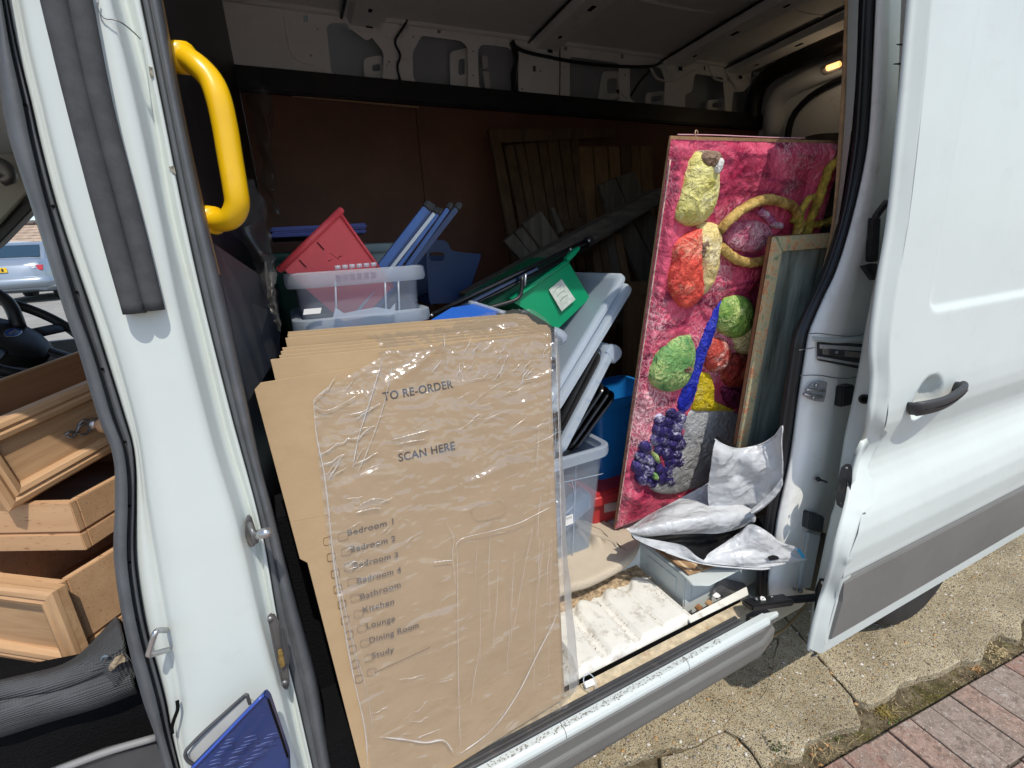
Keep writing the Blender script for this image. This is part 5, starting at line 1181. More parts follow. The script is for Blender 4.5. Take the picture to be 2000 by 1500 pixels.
for j in range(NVx):
    for i in range(NUx):
        s = i / (NUx - 1); p = Lc[j].lerp(Rc[j], s)
        if j > NVx - 40: p.z = max(p.z, .469)
        f = fol(p); t = j / NVx
        lively = .25 + .9 * max(0, 1 - t * 1.9) + .5 * math.exp(-((s - .03) / .07) ** 2) + .4 * math.exp(-((s - .97) / .06) ** 2)
        big = .010 * math.exp(-((s - (.30 - .3 * t * 2)) / .05) ** 2) * max(0, 1 - t * 3.3) + .006 * noise.noise(V((p.x * 9, 2, p.z * 5)))
        d = .003 + .0042 * lively * max(0, f - .05) + max(0, big)
        if s > .97: d *= 1.6
        vs.append(p + n1 * d)
fs = [(j * NUx + i, j * NUx + i + 1, (j + 1) * NUx + i + 1, (j + 1) * NUx + i) for j in range(NVx - 1) for i in range(NUx - 1)]
mk('front_film', vs, fs, film, wrap, True)
# over the top edges to the hindmost sheet, and bulging down the right side
T0 = [on1(740, 698, .004), on1(860, 684, .004), on1(1000, 664, .005), on1(1058, 652, .006), on1(1078, 668, .006)]
T1 = [S(735, 665, y=.155), S(860, 655, y=.155), S(1000, 640, y=.155), S(1062, 636, y=.155), S(1084, 660, y=.15)]
T2 = [S(690, 652, y=.205), S(860, 630, y=.205), S(1000, 606, y=.205), S(1050, 612, y=.205), S(1088, 650, y=.2)]
def fb(p): return p + V((0, -.3, .9)) * .0042 * max(0, fol(V((p.x * 1.6, p.y, p.y * 1.2)) ) - .1) 
loft('top_film', [T0, T1, T2], film, wrap, n=170, across=40, bump=fb)
R0 = [on1(u, v, .005) for u, v in ((1079, 665), (1086, 800), (1092, 950), (1096, 1100), (1102, 1250), (1108, 1365))]
R1 = [S(u, v, y=y) for u, v, y in ((1089, 655, .15), (1094, 800, .13), (1101, 950, .12), (1109, 1100, .10), (1124, 1250, .07), (1129, 1335, .06))]
R2 = [S(u, v, y=y) for u, v, y in ((1086, 645, .21), (1089, 800, .20), (1093, 950, .19), (1097, 1100, .17), (1108, 1240, .15), (1113, 1318, .13))]
def rbm(p): return p + V((.6, -.5, 0)) * .007 * max(0, noise.noise(V((p.x * 30, p.y * 30, p.z * 9))) + .1)
loft('side_film', [R0, R1, R2], M_clear('film_side', (.93, .93, .93), .42, (.78, .78, .77), .15), wrap, n=120, across=24, bump=rbm)
# folds where the film doubles and shows pale
folds = [([(890, 1060), (892, 1120), (893, 1250), (895, 1380), (898, 1462)], .0009), ([(888, 1070), (893, 1056), (908, 1047), (960, 1035), (1010, 1020), (1035, 1008), (1078, 986)], .0011),
         ([(1088, 1185), (1078, 1215), (1050, 1270), (1010, 1350), (960, 1420), (895, 1470)], .0013), ([(613, 790), (618, 850), (632, 920), (642, 1000), (652, 1100), (668, 1200), (690, 1320), (712, 1420), (718, 1500)], .0026),
         ([(652, 1080), (668, 1160), (694, 1270), (716, 1350), (730, 1440)], .0009), ([(640, 1010), (655, 1100), (680, 1220), (705, 1330)], .0008), ([(1083, 660), (1086, 760), (1090, 880), (1093, 1010), (1097, 1150)], .0018), ([(1070, 700), (1076, 800), (1084, 960), (1092, 1170)], .0009),
         ([(1040, 1020), (1020, 1120), (1000, 1230)], .0006), ([(1062, 1040), (1045, 1180), (1040, 1350)], .0006), ([(1075, 1050), (1072, 1180), (1068, 1330)], .0005),
         ([(882, 1092), (866, 1093), (845, 1096)], .0014), ([(745, 1435), (790, 1440), (830, 1446), (865, 1442), (885, 1466)], .0022), ([(870, 1018), (885, 1050), (882, 1080), (888, 1140)], .0008)]
for pts, r in folds:
    tube('film_fold', [on1(u, v, .0058) for u, v in pts], r, film_fold, wrap, n=50, seg=6, flat=.6, radii=[.3, .8, 1, .7, 1, .8, 1, .6, .9, .3])
rw = random.Random(77)
def wrinkle(u, v, du, dv_, r, wob):
    pts = []
    n = 5
    for k_ in range(n):
        t = k_ / (n - 1) - .5
        pts.append((u + du * t + rw.uniform(-wob, wob), v + dv_ * t + rw.uniform(-wob, wob)))
    tube('film_wrinkle', [on1(a_, b_, .0055) for a_, b_ in pts], r, film_fold, wrap, n=14, seg=5, flat=.7, radii=[.1, .6, 1, .6, .1])
for _ in range(20): wrinkle(rw.uniform(640, 730), rw.uniform(740, 930), rw.uniform(20, 60), -rw.uniform(12, 40), rw.uniform(.0005, .0016), 3)
for _ in range(26): wrinkle(rw.uniform(850, 1075), rw.uniform(665, 740), rw.uniform(5, 24), -rw.uniform(15, 45), rw.uniform(.0004, .0013), 2)
for _ in range(14): wrinkle(rw.uniform(900, 1075), rw.uniform(730, 860), rw.uniform(25, 70), -rw.uniform(8, 40), rw.uniform(.0004, .0010), 3)
for _ in range(12): wrinkle(rw.uniform(670, 800), rw.uniform(970, 1150), rw.uniform(15, 40), -rw.uniform(5, 20), rw.uniform(.0004, .0011), 2)
for _ in range(7): wrinkle(rw.uniform(1045, 1088), rw.uniform(760, 1200), rw.uniform(-12, 5), rw.uniform(50, 150), rw.uniform(.0004, .0009), 2)
for _ in range(8): wrinkle(rw.uniform(905, 1080), rw.uniform(1060, 1330), rw.uniform(-22, 4), rw.uniform(90, 260), rw.uniform(.0003, .0007), 2)
for _ in range(8): wrinkle(rw.uniform(735, 880), rw.uniform(1300, 1440), rw.uniform(20, 70), -rw.uniform(2, 24), rw.uniform(.0003, .0006), 3)
for a_, r_ in (([(745, 704), (722, 780), (700, 850), (688, 912)], .0016), ([(766, 708), (748, 790), (720, 870), (698, 920)], .0013), ([(640, 755), (612, 785), (640, 800), (700, 770)], .0012)):
    tube('film_fold', [on1(u, v, .007) for u, v in a_], r_, film_fold, wrap, n=40, seg=6, flat=.6, radii=[.3, 1, .7, 1, .9, .5, 1, .4])
for a_ in ([(752, 860), (785, 852), (830, 840), (850, 838)], [(770, 866), (805, 860), (838, 856)], [(700, 985), (730, 972), (762, 975)], [(690, 1000), (722, 992), (748, 990)]):
    tube('film_fold', [on1(u, v, .006) for u, v in a_], .004, film, wrap, n=20, seg=8, flat=.5, radii=[.2, .8, 1, .8, .2])
ring = thing('cap_ring', 'small clear plastic ring lying in the door track beside the wrapped boxes', 'ring', S(1152, 1335, z=.452))
rc_ = S(1152, 1333, z=.468)
tube('hoop', [rc_ + V((math.cos(q * .524) * .016, math.sin(q * .524) * .016, math.sin(q * .524) * .012)) for q in range(12)], .0014, clear_rim, ring, n=40, seg=6, closed=True)
prism('tag', [rc_ + V((-.014, -.004, -.008)), rc_ + V((.012, -.006, -.008)), rc_ + V((.016, .008, -.004)), rc_ + V((-.010, .01, -.004))], (0, 0, .002), wpaper, ring, .0006)

# ------------------------------------------------------------------ mat and relief picture
FZ = .545
mat_o = [S(1096, 1130, z=.56), S(1130, 1118, z=.56), S(1180, 1098, z=.56), S(1222, 1078, z=.56), S(1246, 1062, z=.56), S(1252, 1040, z=.56), S(1236, 1030, z=.56)]
cs0 = [V((.2, .262, .556))] + mat_o
nM = 60
e0 = catmull([V((-.02, .27, .56)), V((.3, .255, .56)), S(1096, 1150, z=.558), S(1150, 1132, z=.558), S(1205, 1106, z=.558), S(1236, 1082, z=.558), S(1250, 1058, z=.560), S(1252, 1044, z=.562)], nM)
rows = []
for k, (dy, dz) in enumerate(((.004, -.030), (.001, -.022), (.0, -.012), (.002, -.003), (.008, .001), (.018, .002), (.03, .002), (.08, .004), (.16, .003), (.4, .001), (1.1, .001))):
    rows.append([V((p.x - (dy * .4 if i > 52 else 0), p.y + dy, .556 + dz + (.0025 * noise.noise(V((p.x * 8, (p.y + dy) * 8, 1))) if dy > .003 else 0))) for i, p in enumerate(e0)])
loft('floor_mat', rows, mat_cream, None, n=120, label='cream woven mat with a curled front edge covering the van load floor', cat='mat').modifiers.new('t', 'SOLIDIFY').thickness = .004

art = thing('relief_picture', 'tall pink relief picture of fruit and gold cord leaning beside the rear pillar', 'artwork', S(1200, 1035, y=.43))
A0 = S(1200, 1035, y=.43); A1 = S(1310, 265, y=.17); A2 = S(1645, 275, y=.172)
az_ = (A1 - A0); ah = az_.length; an = (A2 - A1).cross(A0 - A1).normalized()
if an.y > 0: an = -an
aw = .66; axx = (A2 - A1).normalized()
A3 = S(1250, 1030, y=.43) - S(1200, 1035, y=.43); 
def onA(u, v, d=0.0): return SP(u, v, A0, an) + an * d
def AP(s, t, d=0.0): return A0 + axx * (s * aw) + az_ * t + an * d
prism('board', [AP(0, 0), AP(1, 0), AP(1, 1), AP(0, 1)], -an * .006, plyedge, art, .001)
def two(name, c1, c2, c3=None, sc=26, rough=.5, bump=.5, rs=24, dry=.26, streak=None):
    """paint over crumpled paper: two base tones, a pale dry-brushed tone caught on the creases, optional dark streaks"""
    m, N, L = nt(name); b = N['Principled BSDF']; b.inputs['Roughness'].default_value = rough; b.inputs['Specular IOR Level'].default_value = .35
    tc = N.new('ShaderNodeTexCoord'); n_ = N.new('ShaderNodeTexNoise'); n_.inputs['Scale'].default_value = sc; n_.inputs['Detail'].default_value = 8; n_.inputs['Roughness'].default_value = .72; n_.inputs['Distortion'].default_value = 1.0
    L.new(tc.outputs['Object'], n_.inputs['Vector'])
    r = N.new('ShaderNodeValToRGB'); e = r.color_ramp.elements; e[0].position = .36; e[1].position = .6; e[0].color = (*c1, 1); e[1].color = (*c2, 1)
    L.new(n_.outputs['Fac'], r.inputs[0]); cur = r.outputs[0]
    if streak:
        sm = N.new('ShaderNodeMapping'); sm.inputs['Rotation'].default_value = (0, -.75, 0); sm.inputs['Scale'].default_value = (5, 12, 20); L.new(tc.outputs['Object'], sm.inputs[0])
        sn = N.new('ShaderNodeTexNoise'); sn.inputs['Scale'].default_value = 1; sn.inputs['Detail'].default_value = 6; sn.inputs['Distortion'].default_value = 1.4; L.new(sm.outputs[0], sn.inputs['Vector'])
        sr = N.new('ShaderNodeMapRange'); sr.inputs[1].default_value = .5; sr.inputs[2].default_value = .66; sr.inputs[4].default_value = .85; L.new(sn.outputs['Fac'], sr.inputs[0])
        x = N.new('ShaderNodeMix'); x.data_type = 'RGBA'; L.new(sr.outputs[0], x.inputs[0]); L.new(cur, x.inputs[6]); x.inputs[7].default_value = (*streak, 1); cur = x.outputs[2]
    wv = N.new('ShaderNodeTexNoise'); wv.inputs['Scale'].default_value = 22; wv.inputs['Detail'].default_value = 5; L.new(tc.outputs['Object'], wv.inputs['Vector'])
    wm = N.new('ShaderNodeMix'); wm.data_type = 'VECTOR'; wm.inputs[0].default_value = .09; L.new(tc.outputs['Object'], wm.inputs[4]); L.new(wv.outputs['Color'], wm.inputs[5])
    hs = None
    for k_, (sc_, ds_) in enumerate(((rs, .007), (rs * 2.4, .0035), (rs * 5.5, .0010))):
        vo = N.new('ShaderNodeTexVoronoi'); vo.feature = 'DISTANCE_TO_EDGE'; vo.inputs['Scale'].default_value = sc_; mpv = N.new('ShaderNodeMapping'); mpv.inputs['Rotation'].default_value = (0, .6 + k_, 0); mpv.inputs['Scale'].default_value = (1.35, 1, .75); L.new(wm.outputs[1], mpv.inputs[0]); L.new(mpv.outputs[0], vo.inputs['Vector'])
        mr = N.new('ShaderNodeMapRange'); mr.inputs[1].default_value = 0; mr.inputs[2].default_value = .35; mr.inputs[3].default_value = 1; mr.inputs[4].default_value = 0; L.new(vo.outputs['Distance'], mr.inputs[0])
        bp = N.new('ShaderNodeBump'); bp.inputs['Strength'].default_value = bump; bp.inputs['Distance'].default_value = ds_; L.new(mr.outputs[0], bp.inputs['Height'])
        if hs is not None: L.new(hs[0].outputs[0], bp.inputs['Normal'])
        hs = (bp, mr, mr) if k_ < 2 else (bp, hs[1], hs[2])
    L.new(hs[0].outputs[0], b.inputs['Normal'])
    if c3:
        ed = N.new('ShaderNodeMapRange'); ed.inputs[1].default_value = .55; ed.inputs[2].default_value = .95; L.new(hs[2].outputs[0], ed.inputs[0])
        n3 = N.new('ShaderNodeTexNoise'); n3.inputs['Scale'].default_value = sc * .55; n3.inputs['Detail'].default_value = 5; L.new(tc.outputs['Object'], n3.inputs['Vector'])
        mk_ = N.new('ShaderNodeMapRange'); mk_.inputs[1].default_value = .62 - dry * .5; mk_.inputs[2].default_value = .72 - dry * .2; L.new(n3.outputs['Fac'], mk_.inputs[0])
        ad = N.new('ShaderNodeMath'); ad.operation = 'MULTIPLY'; L.new(ed.outputs[0], ad.inputs[0]); L.new(mk_.outputs[0], ad.inputs[1])
        pa = N.new('ShaderNodeMapRange'); pa.inputs[1].default_value = .58; pa.inputs[2].default_value = .75; pa.inputs[4].default_value = .5; L.new(n3.outputs['Fac'], pa.inputs[0])
        mx_ = N.new('ShaderNodeMath'); mx_.operation = 'MAXIMUM'; L.new(ad.outputs[0], mx_.inputs[0]); L.new(pa.outputs[0], mx_.inputs[1])
        x = N.new('ShaderNodeMix'); x.data_type = 'RGBA'; L.new(mx_.outputs[0], x.inputs[0]); L.new(cur, x.inputs[6]); x.inputs[7].default_value = (*c3, 1); cur = x.outputs[2]
    L.new(cur, b.inputs['Base Color'])
    return m
pinkm = two('paint_pink', (.36, .018, .065), (.68, .105, .185), (.82, .52, .55), 7, dry=.28, bump=.36, streak=(.13, .006, .035))
magenta = two('paint_magenta', (.12, .004, .04), (.42, .03, .12), (.7, .25, .38), 20)
# crumpled, painted backdrop
def rid(p, k): return 1 - abs(noise.noise(p * k)) * 2
nA, mA_ = 170, 300; vs = []
for j in range(mA_):
    for i in range(nA):
        s, t = .001 + .997 * i / (nA - 1), .004 + .990 * j / (mA_ - 1)
        q = V((s * aw, t * ah, 0))
        warp = V((noise.noise(q * 7 + V((3, 1, 0))), noise.noise(q * 7 + V((9, 4, 0))), 0)) * .05
        big = .014 * rid(V((q.x * .9 + q.y * .5, q.y * .3 - q.x * .35, 0)) + warp * 1.3, 7)
        fine = .0034 * rid(V((q.x * 1.3 + q.y * .6, q.y * .5 - q.x * .5, 0)) + warp * 1.5, 38) + .0012 * rid(q + warp, 85)
        cen = max(0, min(1, 4 * min(s, 1 - s) * 2, 1))
        edge_ = smooth01(min(s, 1 - s, t, 1 - t) / .03)
        vs.append(AP(s, t, .002 + edge_ * (.008 + big + fine)))
fs = [(j * nA + i, j * nA + i + 1, (j + 1) * nA + i + 1, (j + 1) * nA + i) for j in range(mA_ - 1) for i in range(nA - 1)]
mk('backdrop', vs, fs, pinkm, art, True)
def blob(name, pts, h, mat, seed=0, nr=22, d0=.019, rough=.0035, k=32, pw=.5, label=None, parent=None):
    P_ = [onA(u, v) for u, v in pts]; P_ = P_ + [P_[0]]
    n = 56; rim_ = catmull(P_, n + 1)[:n]; c = sum(rim_, V((0, 0, 0))) / n
    vs, fs = [], []
    for r in range(nr + 1):
        t = 1 - r / nr
        hh = d0 * (1 - 1 * (t > .999)) + h * .72 * max(0, 1 - t ** 2.4) ** pw
        for p in rim_:
            q = c + (p - c) * (t if r < nr else .002)
            w = rough * (rid(q + V((seed, 0, 0)), k) + .6 * rid(q + V((0, seed, 0)), k * 2.1)) * (1 - t ** 3)
            vs.append(q + an * (hh + w))
    for r in range(nr):
        for i in range(n):
            i2 = (i + 1) % n; fs.append((r * n + i, r * n + i2, (r + 1) * n + i2, (r + 1) * n + i))
    fs.append([nr * n + i for i in range(n)])
    return mk(name, vs, fs, mat, parent or art, True, label=label)
yg = two('paint_yellowgreen', (.46, .42, .09), (.70, .65, .24), (.82, .78, .45), 30)
gr1 = two('paint_green', (.06, .19, .03), (.27, .44, .09), (.62, .68, .28), 28)
gr2 = two('paint_bluegreen', (.06, .22, .07), (.24, .42, .13), (.60, .64, .26), 20)
redm = two('paint_red', (.52, .035, .035), (.78, .11, .07), (.85, .42, .28), 26)
yel = two('paint_yellow', (.62, .47, .17), (.80, .64, .28), (.84, .76, .52), 24)
yel2 = two('paint_strong_yellow', (.40, .28, .01), (.72, .55, .02), (.85, .72, .2), 24)
blu = two('paint_blue', (.005, .01, .18), (.02, .035, .52), (.10, .14, .65), 30)
drk = two('paint_darkred', (.09, .006, .006), (.30, .03, .02), (.6, .3, .15), 26)
pur = two('shadow_purple', (.05, .004, .02), (.14, .01, .05), None, 20)
gry = two('paint_grey', (.30, .305, .31), (.46, .465, .47), (.62, .62, .62), 24)
grap = two('paint_grape', (.012, .009, .05), (.05, .035, .17), (.66, .64, .80), 45, .3)
brn = two('paint_brown', (.1, .05, .03), (.3, .2, .13), (.5, .4, .3), 40)
cream = two('paint_cream', (.45, .36, .12), (.68, .6, .28), (.8, .76, .5), 26)
pal = two('paint_pale_pink', (.26, .03, .08), (.5, .14, .22), (.66, .46, .5), 24)
blob('pale_leaf', [(1400, 455), (1425, 435), (1460, 428), (1492, 440), (1500, 465), (1470, 490), (1430, 488), (1405, 475)], .008, pal, 3)
blob('yellow_fruit', [(1362, 292), (1378, 294), (1387, 318), (1388, 360), (1381, 400), (1362, 430), (1332, 442), (1308, 431), (1303, 416), (1315, 370), (1328, 330), (1345, 300)], .045, yg, 1)
blob('fruit_tip', [(1358, 293), (1378, 294), (1386, 315), (1384, 335), (1368, 330), (1350, 322), (1346, 305)], .018, brn, 2, d0=.038, nr=10)
blob('fruit_eye', [(1374, 305), (1379, 312), (1374, 330), (1366, 338), (1364, 325), (1369, 312)], .006, two('paint_white', (.6, .58, .55), (.8, .78, .74), None), 2, d0=.056, nr=8, rough=.001)
blob('red_fruit', [(1352, 440), (1325, 450), (1303, 472), (1297, 505), (1290, 545), (1300, 578), (1320, 597), (1345, 585), (1358, 555), (1354, 500)], .045, redm, 5)
for i, pts in enumerate(([(1350, 441), (1330, 448), (1306, 470), (1300, 492), (1308, 514), (1335, 520), (1352, 500)], [(1318, 505), (1298, 528), (1291, 556), (1308, 572), (1335, 560), (1345, 525)], [(1335, 520), (1312, 550), (1304, 578), (1322, 596), (1350, 575), (1358, 540)])):
    blob('red_petal', pts, .014, redm, 5 + i, d0=.036)
blob('yellow_flower', [(1352, 434), (1378, 430), (1393, 445), (1390, 490), (1382, 540), (1362, 572), (1344, 562), (1347, 515), (1339, 470)], .042, yel, 9)
blob('flower_core', [(1346, 470), (1360, 462), (1362, 478), (1352, 498), (1342, 495)], .010, brn, 3, d0=.040, nr=8)
def cord(name, pts, r, mat, d=.02, n=70):
    o = tube(name, [onA(u, v, d) for u, v in pts], r, mat, art, n=n, seg=14)
    for i, v_ in enumerate(o.data.vertices): 
        v_.co += V((noise.noise(v_.co * 70), noise.noise(v_.co * 70 + V((5, 0, 0))), noise.noise(v_.co * 70 + V((0, 5, 0))))) * .0028
    return o
cord('gold_cord', [(1385, 446), (1405, 425), (1428, 406), (1455, 392), (1482, 387), (1508, 393), (1528, 404), (1538, 425), (1536, 450), (1520, 475), (1495, 492), (1465, 505), (1435, 507), (1408, 495), (1388, 478)], .0132, twine, .036, 90)
cord('green_cord', [(1532, 440), (1538, 410), (1550, 388), (1562, 382)], .010, twineg, .044)
cord('green_cord', [(1552, 460), (1560, 430), (1576, 388), (1588, 350), (1598, 325), (1618, 308), (1634, 296)], .012, twineg, .036)
cord('green_cord', [(1530, 425), (1555, 436), (1588, 434), (1612, 424), (1625, 408), (1634, 395)], .0105, twineg, .030)
cord('green_cord', [(1540, 475), (1548, 455), (1556, 438)], .010, twineg, .036)
cord('pink_twist', [(1470, 409), (1485, 420), (1496, 434), (1512, 440)], .010, two('paint_streak', (.25, .02, .12), (.6, .25, .42), (.8, .75, .78), 50), .022, 30)
blob('green_fruit', [(1400, 577), (1425, 570), (1447, 578), (1458, 598), (1452, 636), (1425, 656), (1394, 646), (1382, 622), (1389, 592)], .048, gr1, 11)
blob('green_fruit', [(1335, 645), (1312, 650), (1285, 670), (1263, 700), (1255, 730), (1268, 752), (1298, 759), (1325, 746), (1340, 715), (1345, 675)], .050, gr2, 12)
blob('fruit_stalk', [(1308, 704), (1320, 701), (1331, 708), (1322, 715), (1310, 714)], .012, brn, 4, d0=.050, nr=8)
blob('blue_ribbon', [(1398, 576), (1382, 600), (1364, 640), (1346, 680), (1336, 720), (1319, 760), (1312, 790), (1322, 803), (1336, 792), (1343, 760), (1356, 715), (1369, 662), (1386, 630)], .026, blu, 13)
blob('cream_fruit', [(1440, 622), (1466, 614), (1470, 650), (1466, 682), (1432, 686), (1418, 660)], .04, cream, 14)
blob('red_berry', [(1380, 654), (1404, 659), (1413, 680), (1405, 711), (1381, 722), (1364, 710), (1362, 688), (1370, 666)], .042, two('paint_berry', (.25, .02, .02), (.6, .09, .06), (.75, .6, .52), 34), 15)
blob('dark_fruit', [(1420, 684), (1446, 684), (1453, 706), (1441, 742), (1415, 752), (1400, 735), (1403, 708)], .045, drk, 16)
blob('purple_shadow', [(1436, 720), (1456, 705), (1460, 760), (1440, 790), (1408, 785), (1400, 752), (1420, 752)], .03, pur, 17)  # shadow by the dark fruit, put in as a dark purple blob
blob('yellow_drape', [(1352, 718), (1376, 725), (1380, 765), (1392, 788), (1430, 797), (1395, 798), (1344, 797), (1341, 780)], .022, yel2, 18)
blob('grey_drape', [(1320, 806), (1345, 790), (1390, 784), (1428, 795), (1440, 830), (1425, 880), (1400, 925), (1350, 948), (1295, 960), (1262, 947), (1300, 900), (1322, 850)], .018, gry, 19, nr=30, pw=.35)
rg = random.Random(21)
gp_ = []
for cu, cv in ((1302, 801), (1318, 808), (1280, 815), (1298, 818), (1314, 826), (1276, 833), (1294, 838), (1312, 845), (1270, 852), (1289, 856), (1306, 862), (1319, 860), (1252, 866), (1275, 872), (1294, 878), (1312, 880), (1246, 886), (1262, 892), (1300, 896), (1316, 894), (1240, 907), (1258, 912), (1277, 908), (1295, 912), (1246, 928), (1264, 934), (1284, 926), (1299, 930)):
    r = rg.uniform(11, 14.5); gp_.append([(cu + r * math.cos(q * .785), cv + r * 1.1 * math.sin(q * .785)) for q in range(8)])
for i, pts in enumerate(gp_): blob('grape', pts, .026, grap, i, nr=9, d0=.016, rough=.002, k=60)
blob('grape_leaf', [(1264, 872), (1272, 878), (1276, 894), (1268, 892), (1262, 882)], .012, gr2, 5, d0=.03, nr=7)
blob('grape_leaf', [(1262, 912), (1270, 914), (1272, 926), (1262, 924)], .010, gr2, 6, d0=.034, nr=7)
tube('loose_thread', [AP(.10, 1.0, .01), AP(.11, 1.006, .012), AP(.095, 1.010, .014), AP(.085, 1.004, .02), AP(.10, .992, .02)], .0011, M_('thread', (.5, .33, .22), rough=.9), art, n=30, seg=6)
tube('loose_thread', [AP(.02, 1.002, .008), AP(.2, 1.003, .009), AP(.5, 1.002, .009), AP(.72, 1.003, .01)], .0013, M_('pale_edge', (.6, .32, .36), rough=.9), art, n=60, seg=6)
tube('loose_thread', [AP(.004, .03, .006), AP(.004, .5, .008), AP(.006, .96, .006)], .0022, M_('frayed_edge', (.5, .36, .3), rough=.9, var=.5, vs=80), art, n=80, seg=6)

# ------------------------------------------------------------------ framed glass
fr_ = thing('framed_picture', 'narrow floral picture frame with dark glass standing in the white bag', 'picture frame', S(1437, 870, y=.205))
f0, f1 = S(1437, 872, y=.205), S(1507, 462, y=.15)
fz_ = (f1 - f0).normalized(); fl = 1.0; fx_ = V((1, .03, 0)).normalized(); fn = fx_.cross(fz_); fn = fn if fn.y < 0 else -fn
fb0 = f1 - fz_ * .98
def FP(a_, b_, d=0): return f1 + fx_ * a_ - fz_ * b_ + fn * d
floral, N, L = nt('floral_paint'); b = N['Principled BSDF']; b.inputs['Roughness'].default_value = .5
tc = N.new('ShaderNodeTexCoord'); n_ = N.new('ShaderNodeTexNoise'); n_.inputs['Scale'].default_value = 38; n_.inputs['Detail'].default_value = 4; n_.inputs['Distortion'].default_value = 1.6; L.new(tc.outputs['Object'], n_.inputs['Vector'])
r = N.new('ShaderNodeValToRGB'); r.color_ramp.elements[0].position = .3; r.color_ramp.elements[1].position = .78
r.color_ramp.elements[0].color = (.20, .28, .15, 1); r.color_ramp.elements[1].color = (.36, .42, .28, 1)
for ps, cc in ((.42, (.46, .44, .28)), (.52, (.55, .47, .28)), (.6, (.58, .36, .17)), (.67, (.55, .20, .13)), (.72, (.5, .42, .25))):
    e = r.color_ramp.elements.new(ps); e.color = (*cc, 1)
L.new(n_.outputs['Fac'], r.inputs[0]); L.new(r.outputs[0], b.inputs['Base Color'])
framebrown = M_('frame_side', (.20, .085, .04), rough=.6, var=.2, vs=30)
FW, FH, FB = .46, .98, .042
def member(name, pts, mat): return prism(name, [FP(*p) for p in pts], fn * .012, mat, fr_, .002)
member('frame_side', [(0, 0), (FB, FB), (FB, FH - FB), (0, FH)], floral)
member('frame_side', [(FW, 0), (FW, FH), (FW - FB, FH - FB), (FW - FB, FB)], floral)
member('frame_rail', [(0.0005, 0), (FW - .0005, 0), (FW - FB, FB - .0005), (FB, FB - .0005)], floral)
member('frame_rail', [(0, FH), (FB, FH - FB), (FW - FB, FH - FB), (FW, FH)], floral)
prism('frame_back', [FP(-.001, -.001, -.001), FP(FW, -.001, -.001), FP(FW, FH, -.001), FP(-.001, FH, -.001)], -fn * .010, framebrown, fr_, .001)
prism('inner_fillet', [FP(FB - .003, FB - .003, .003), FP(FB + .004, FB - .003, .003), FP(FB + .004, FH - FB, .003), FP(FB - .003, FH - FB, .003)], fn * .005, M_('fillet_gilt', (.40, .30, .16), rough=.4), fr_, .001)
glassm = M_('picture_glass', (.06, .07, .052), rough=.12, spec=.5, vs=7, coat=.25, stretch=(2.6, 1, .35), col2=(.36, .41, .36))
prism('glass', [FP(FB, FB, .001), FP(FW - FB, FB, .001), FP(FW - FB, FH - FB, .001), FP(FB, FH - FB, .001)], fn * .002, glassm, fr_)

# ------------------------------------------------------------------ the white plastic bag
bag = thing('plastic_bag', 'crumpled white plastic mailing bag with black lining at the foot of the frame', 'plastic bag', S(1400, 1090, z=.56))
def cr(amp, k=26, seed=0):
    def f(p):
        q = p + V((seed, 0, 0))
        w = V((noise.noise(q * 9), noise.noise(q * 9 + V((4, 0, 0))), 0)) * .03
        a_ = (1 - abs(noise.noise((q + w) * k)) * 2) + .5 * (1 - abs(noise.noise((q + w) * k * 2.3)) * 2)
        return p + V((.15, -.9, .35)) * amp * a_
    return f
def sheet(name, rows, mat, amp=.004, n=70, across=40, k=20, seed=0):
    """a crumpled sheet: flat facets meeting in creases, with small wrinkles on top"""
    rr = random.Random(seed + 3)
    cs = [catmull([S(u, v, y=y) for u, v, y in r], 96) for r in rows]
    cols = [catmull([c[i] for c in cs], 64) for i in range(96)]
    seeds = [(rr.uniform(0, 96), rr.uniform(0, 64), rr.uniform(-1, 1), rr.uniform(-1, 1), rr.uniform(-.6, .6)) for _ in range(22)]
    vs = []
    for j in range(64):
        for i in range(96):
            p = cols[i][j]
            # crumple as the upper hull of randomly tilted planes
            h = max((a_ * (i - x) / 96 + b_ * (j - y) / 64) * 1.6 + c_ * .25 for x, y, a_, b_, c_ in seeds)
            h2 = max(-(a_ * (i - x) / 96 - b_ * (j - y) / 64) * 1.3 + c_ * .3 for x, y, a_, b_, c_ in seeds[7:])
            f = 1 - abs(noise.noise((p + V((seed, 0, 0))) * k * 2.2)) * 2
            edge = min(1, min(i, 95 - i) / 6, min(j, 63 - j) / 6)
            tri = abs(((i * .9 + j * 1.3 + 9 * noise.noise(p * 11)) % 23) / 11.5 - 1)
            vs.append(p + V((.12, -.9, .3)) * (amp * (.9 * (h - h2) + .35 * tri) * (.25 + .75 * edge) + amp * .22 * f))
    fs = [(j * 96 + i, j * 96 + i + 1, (j + 1) * 96 + i + 1, (j + 1) * 96 + i) for j in range(63) for i in range(95)]
    return mk(name, vs, fs, mat, bag, True)
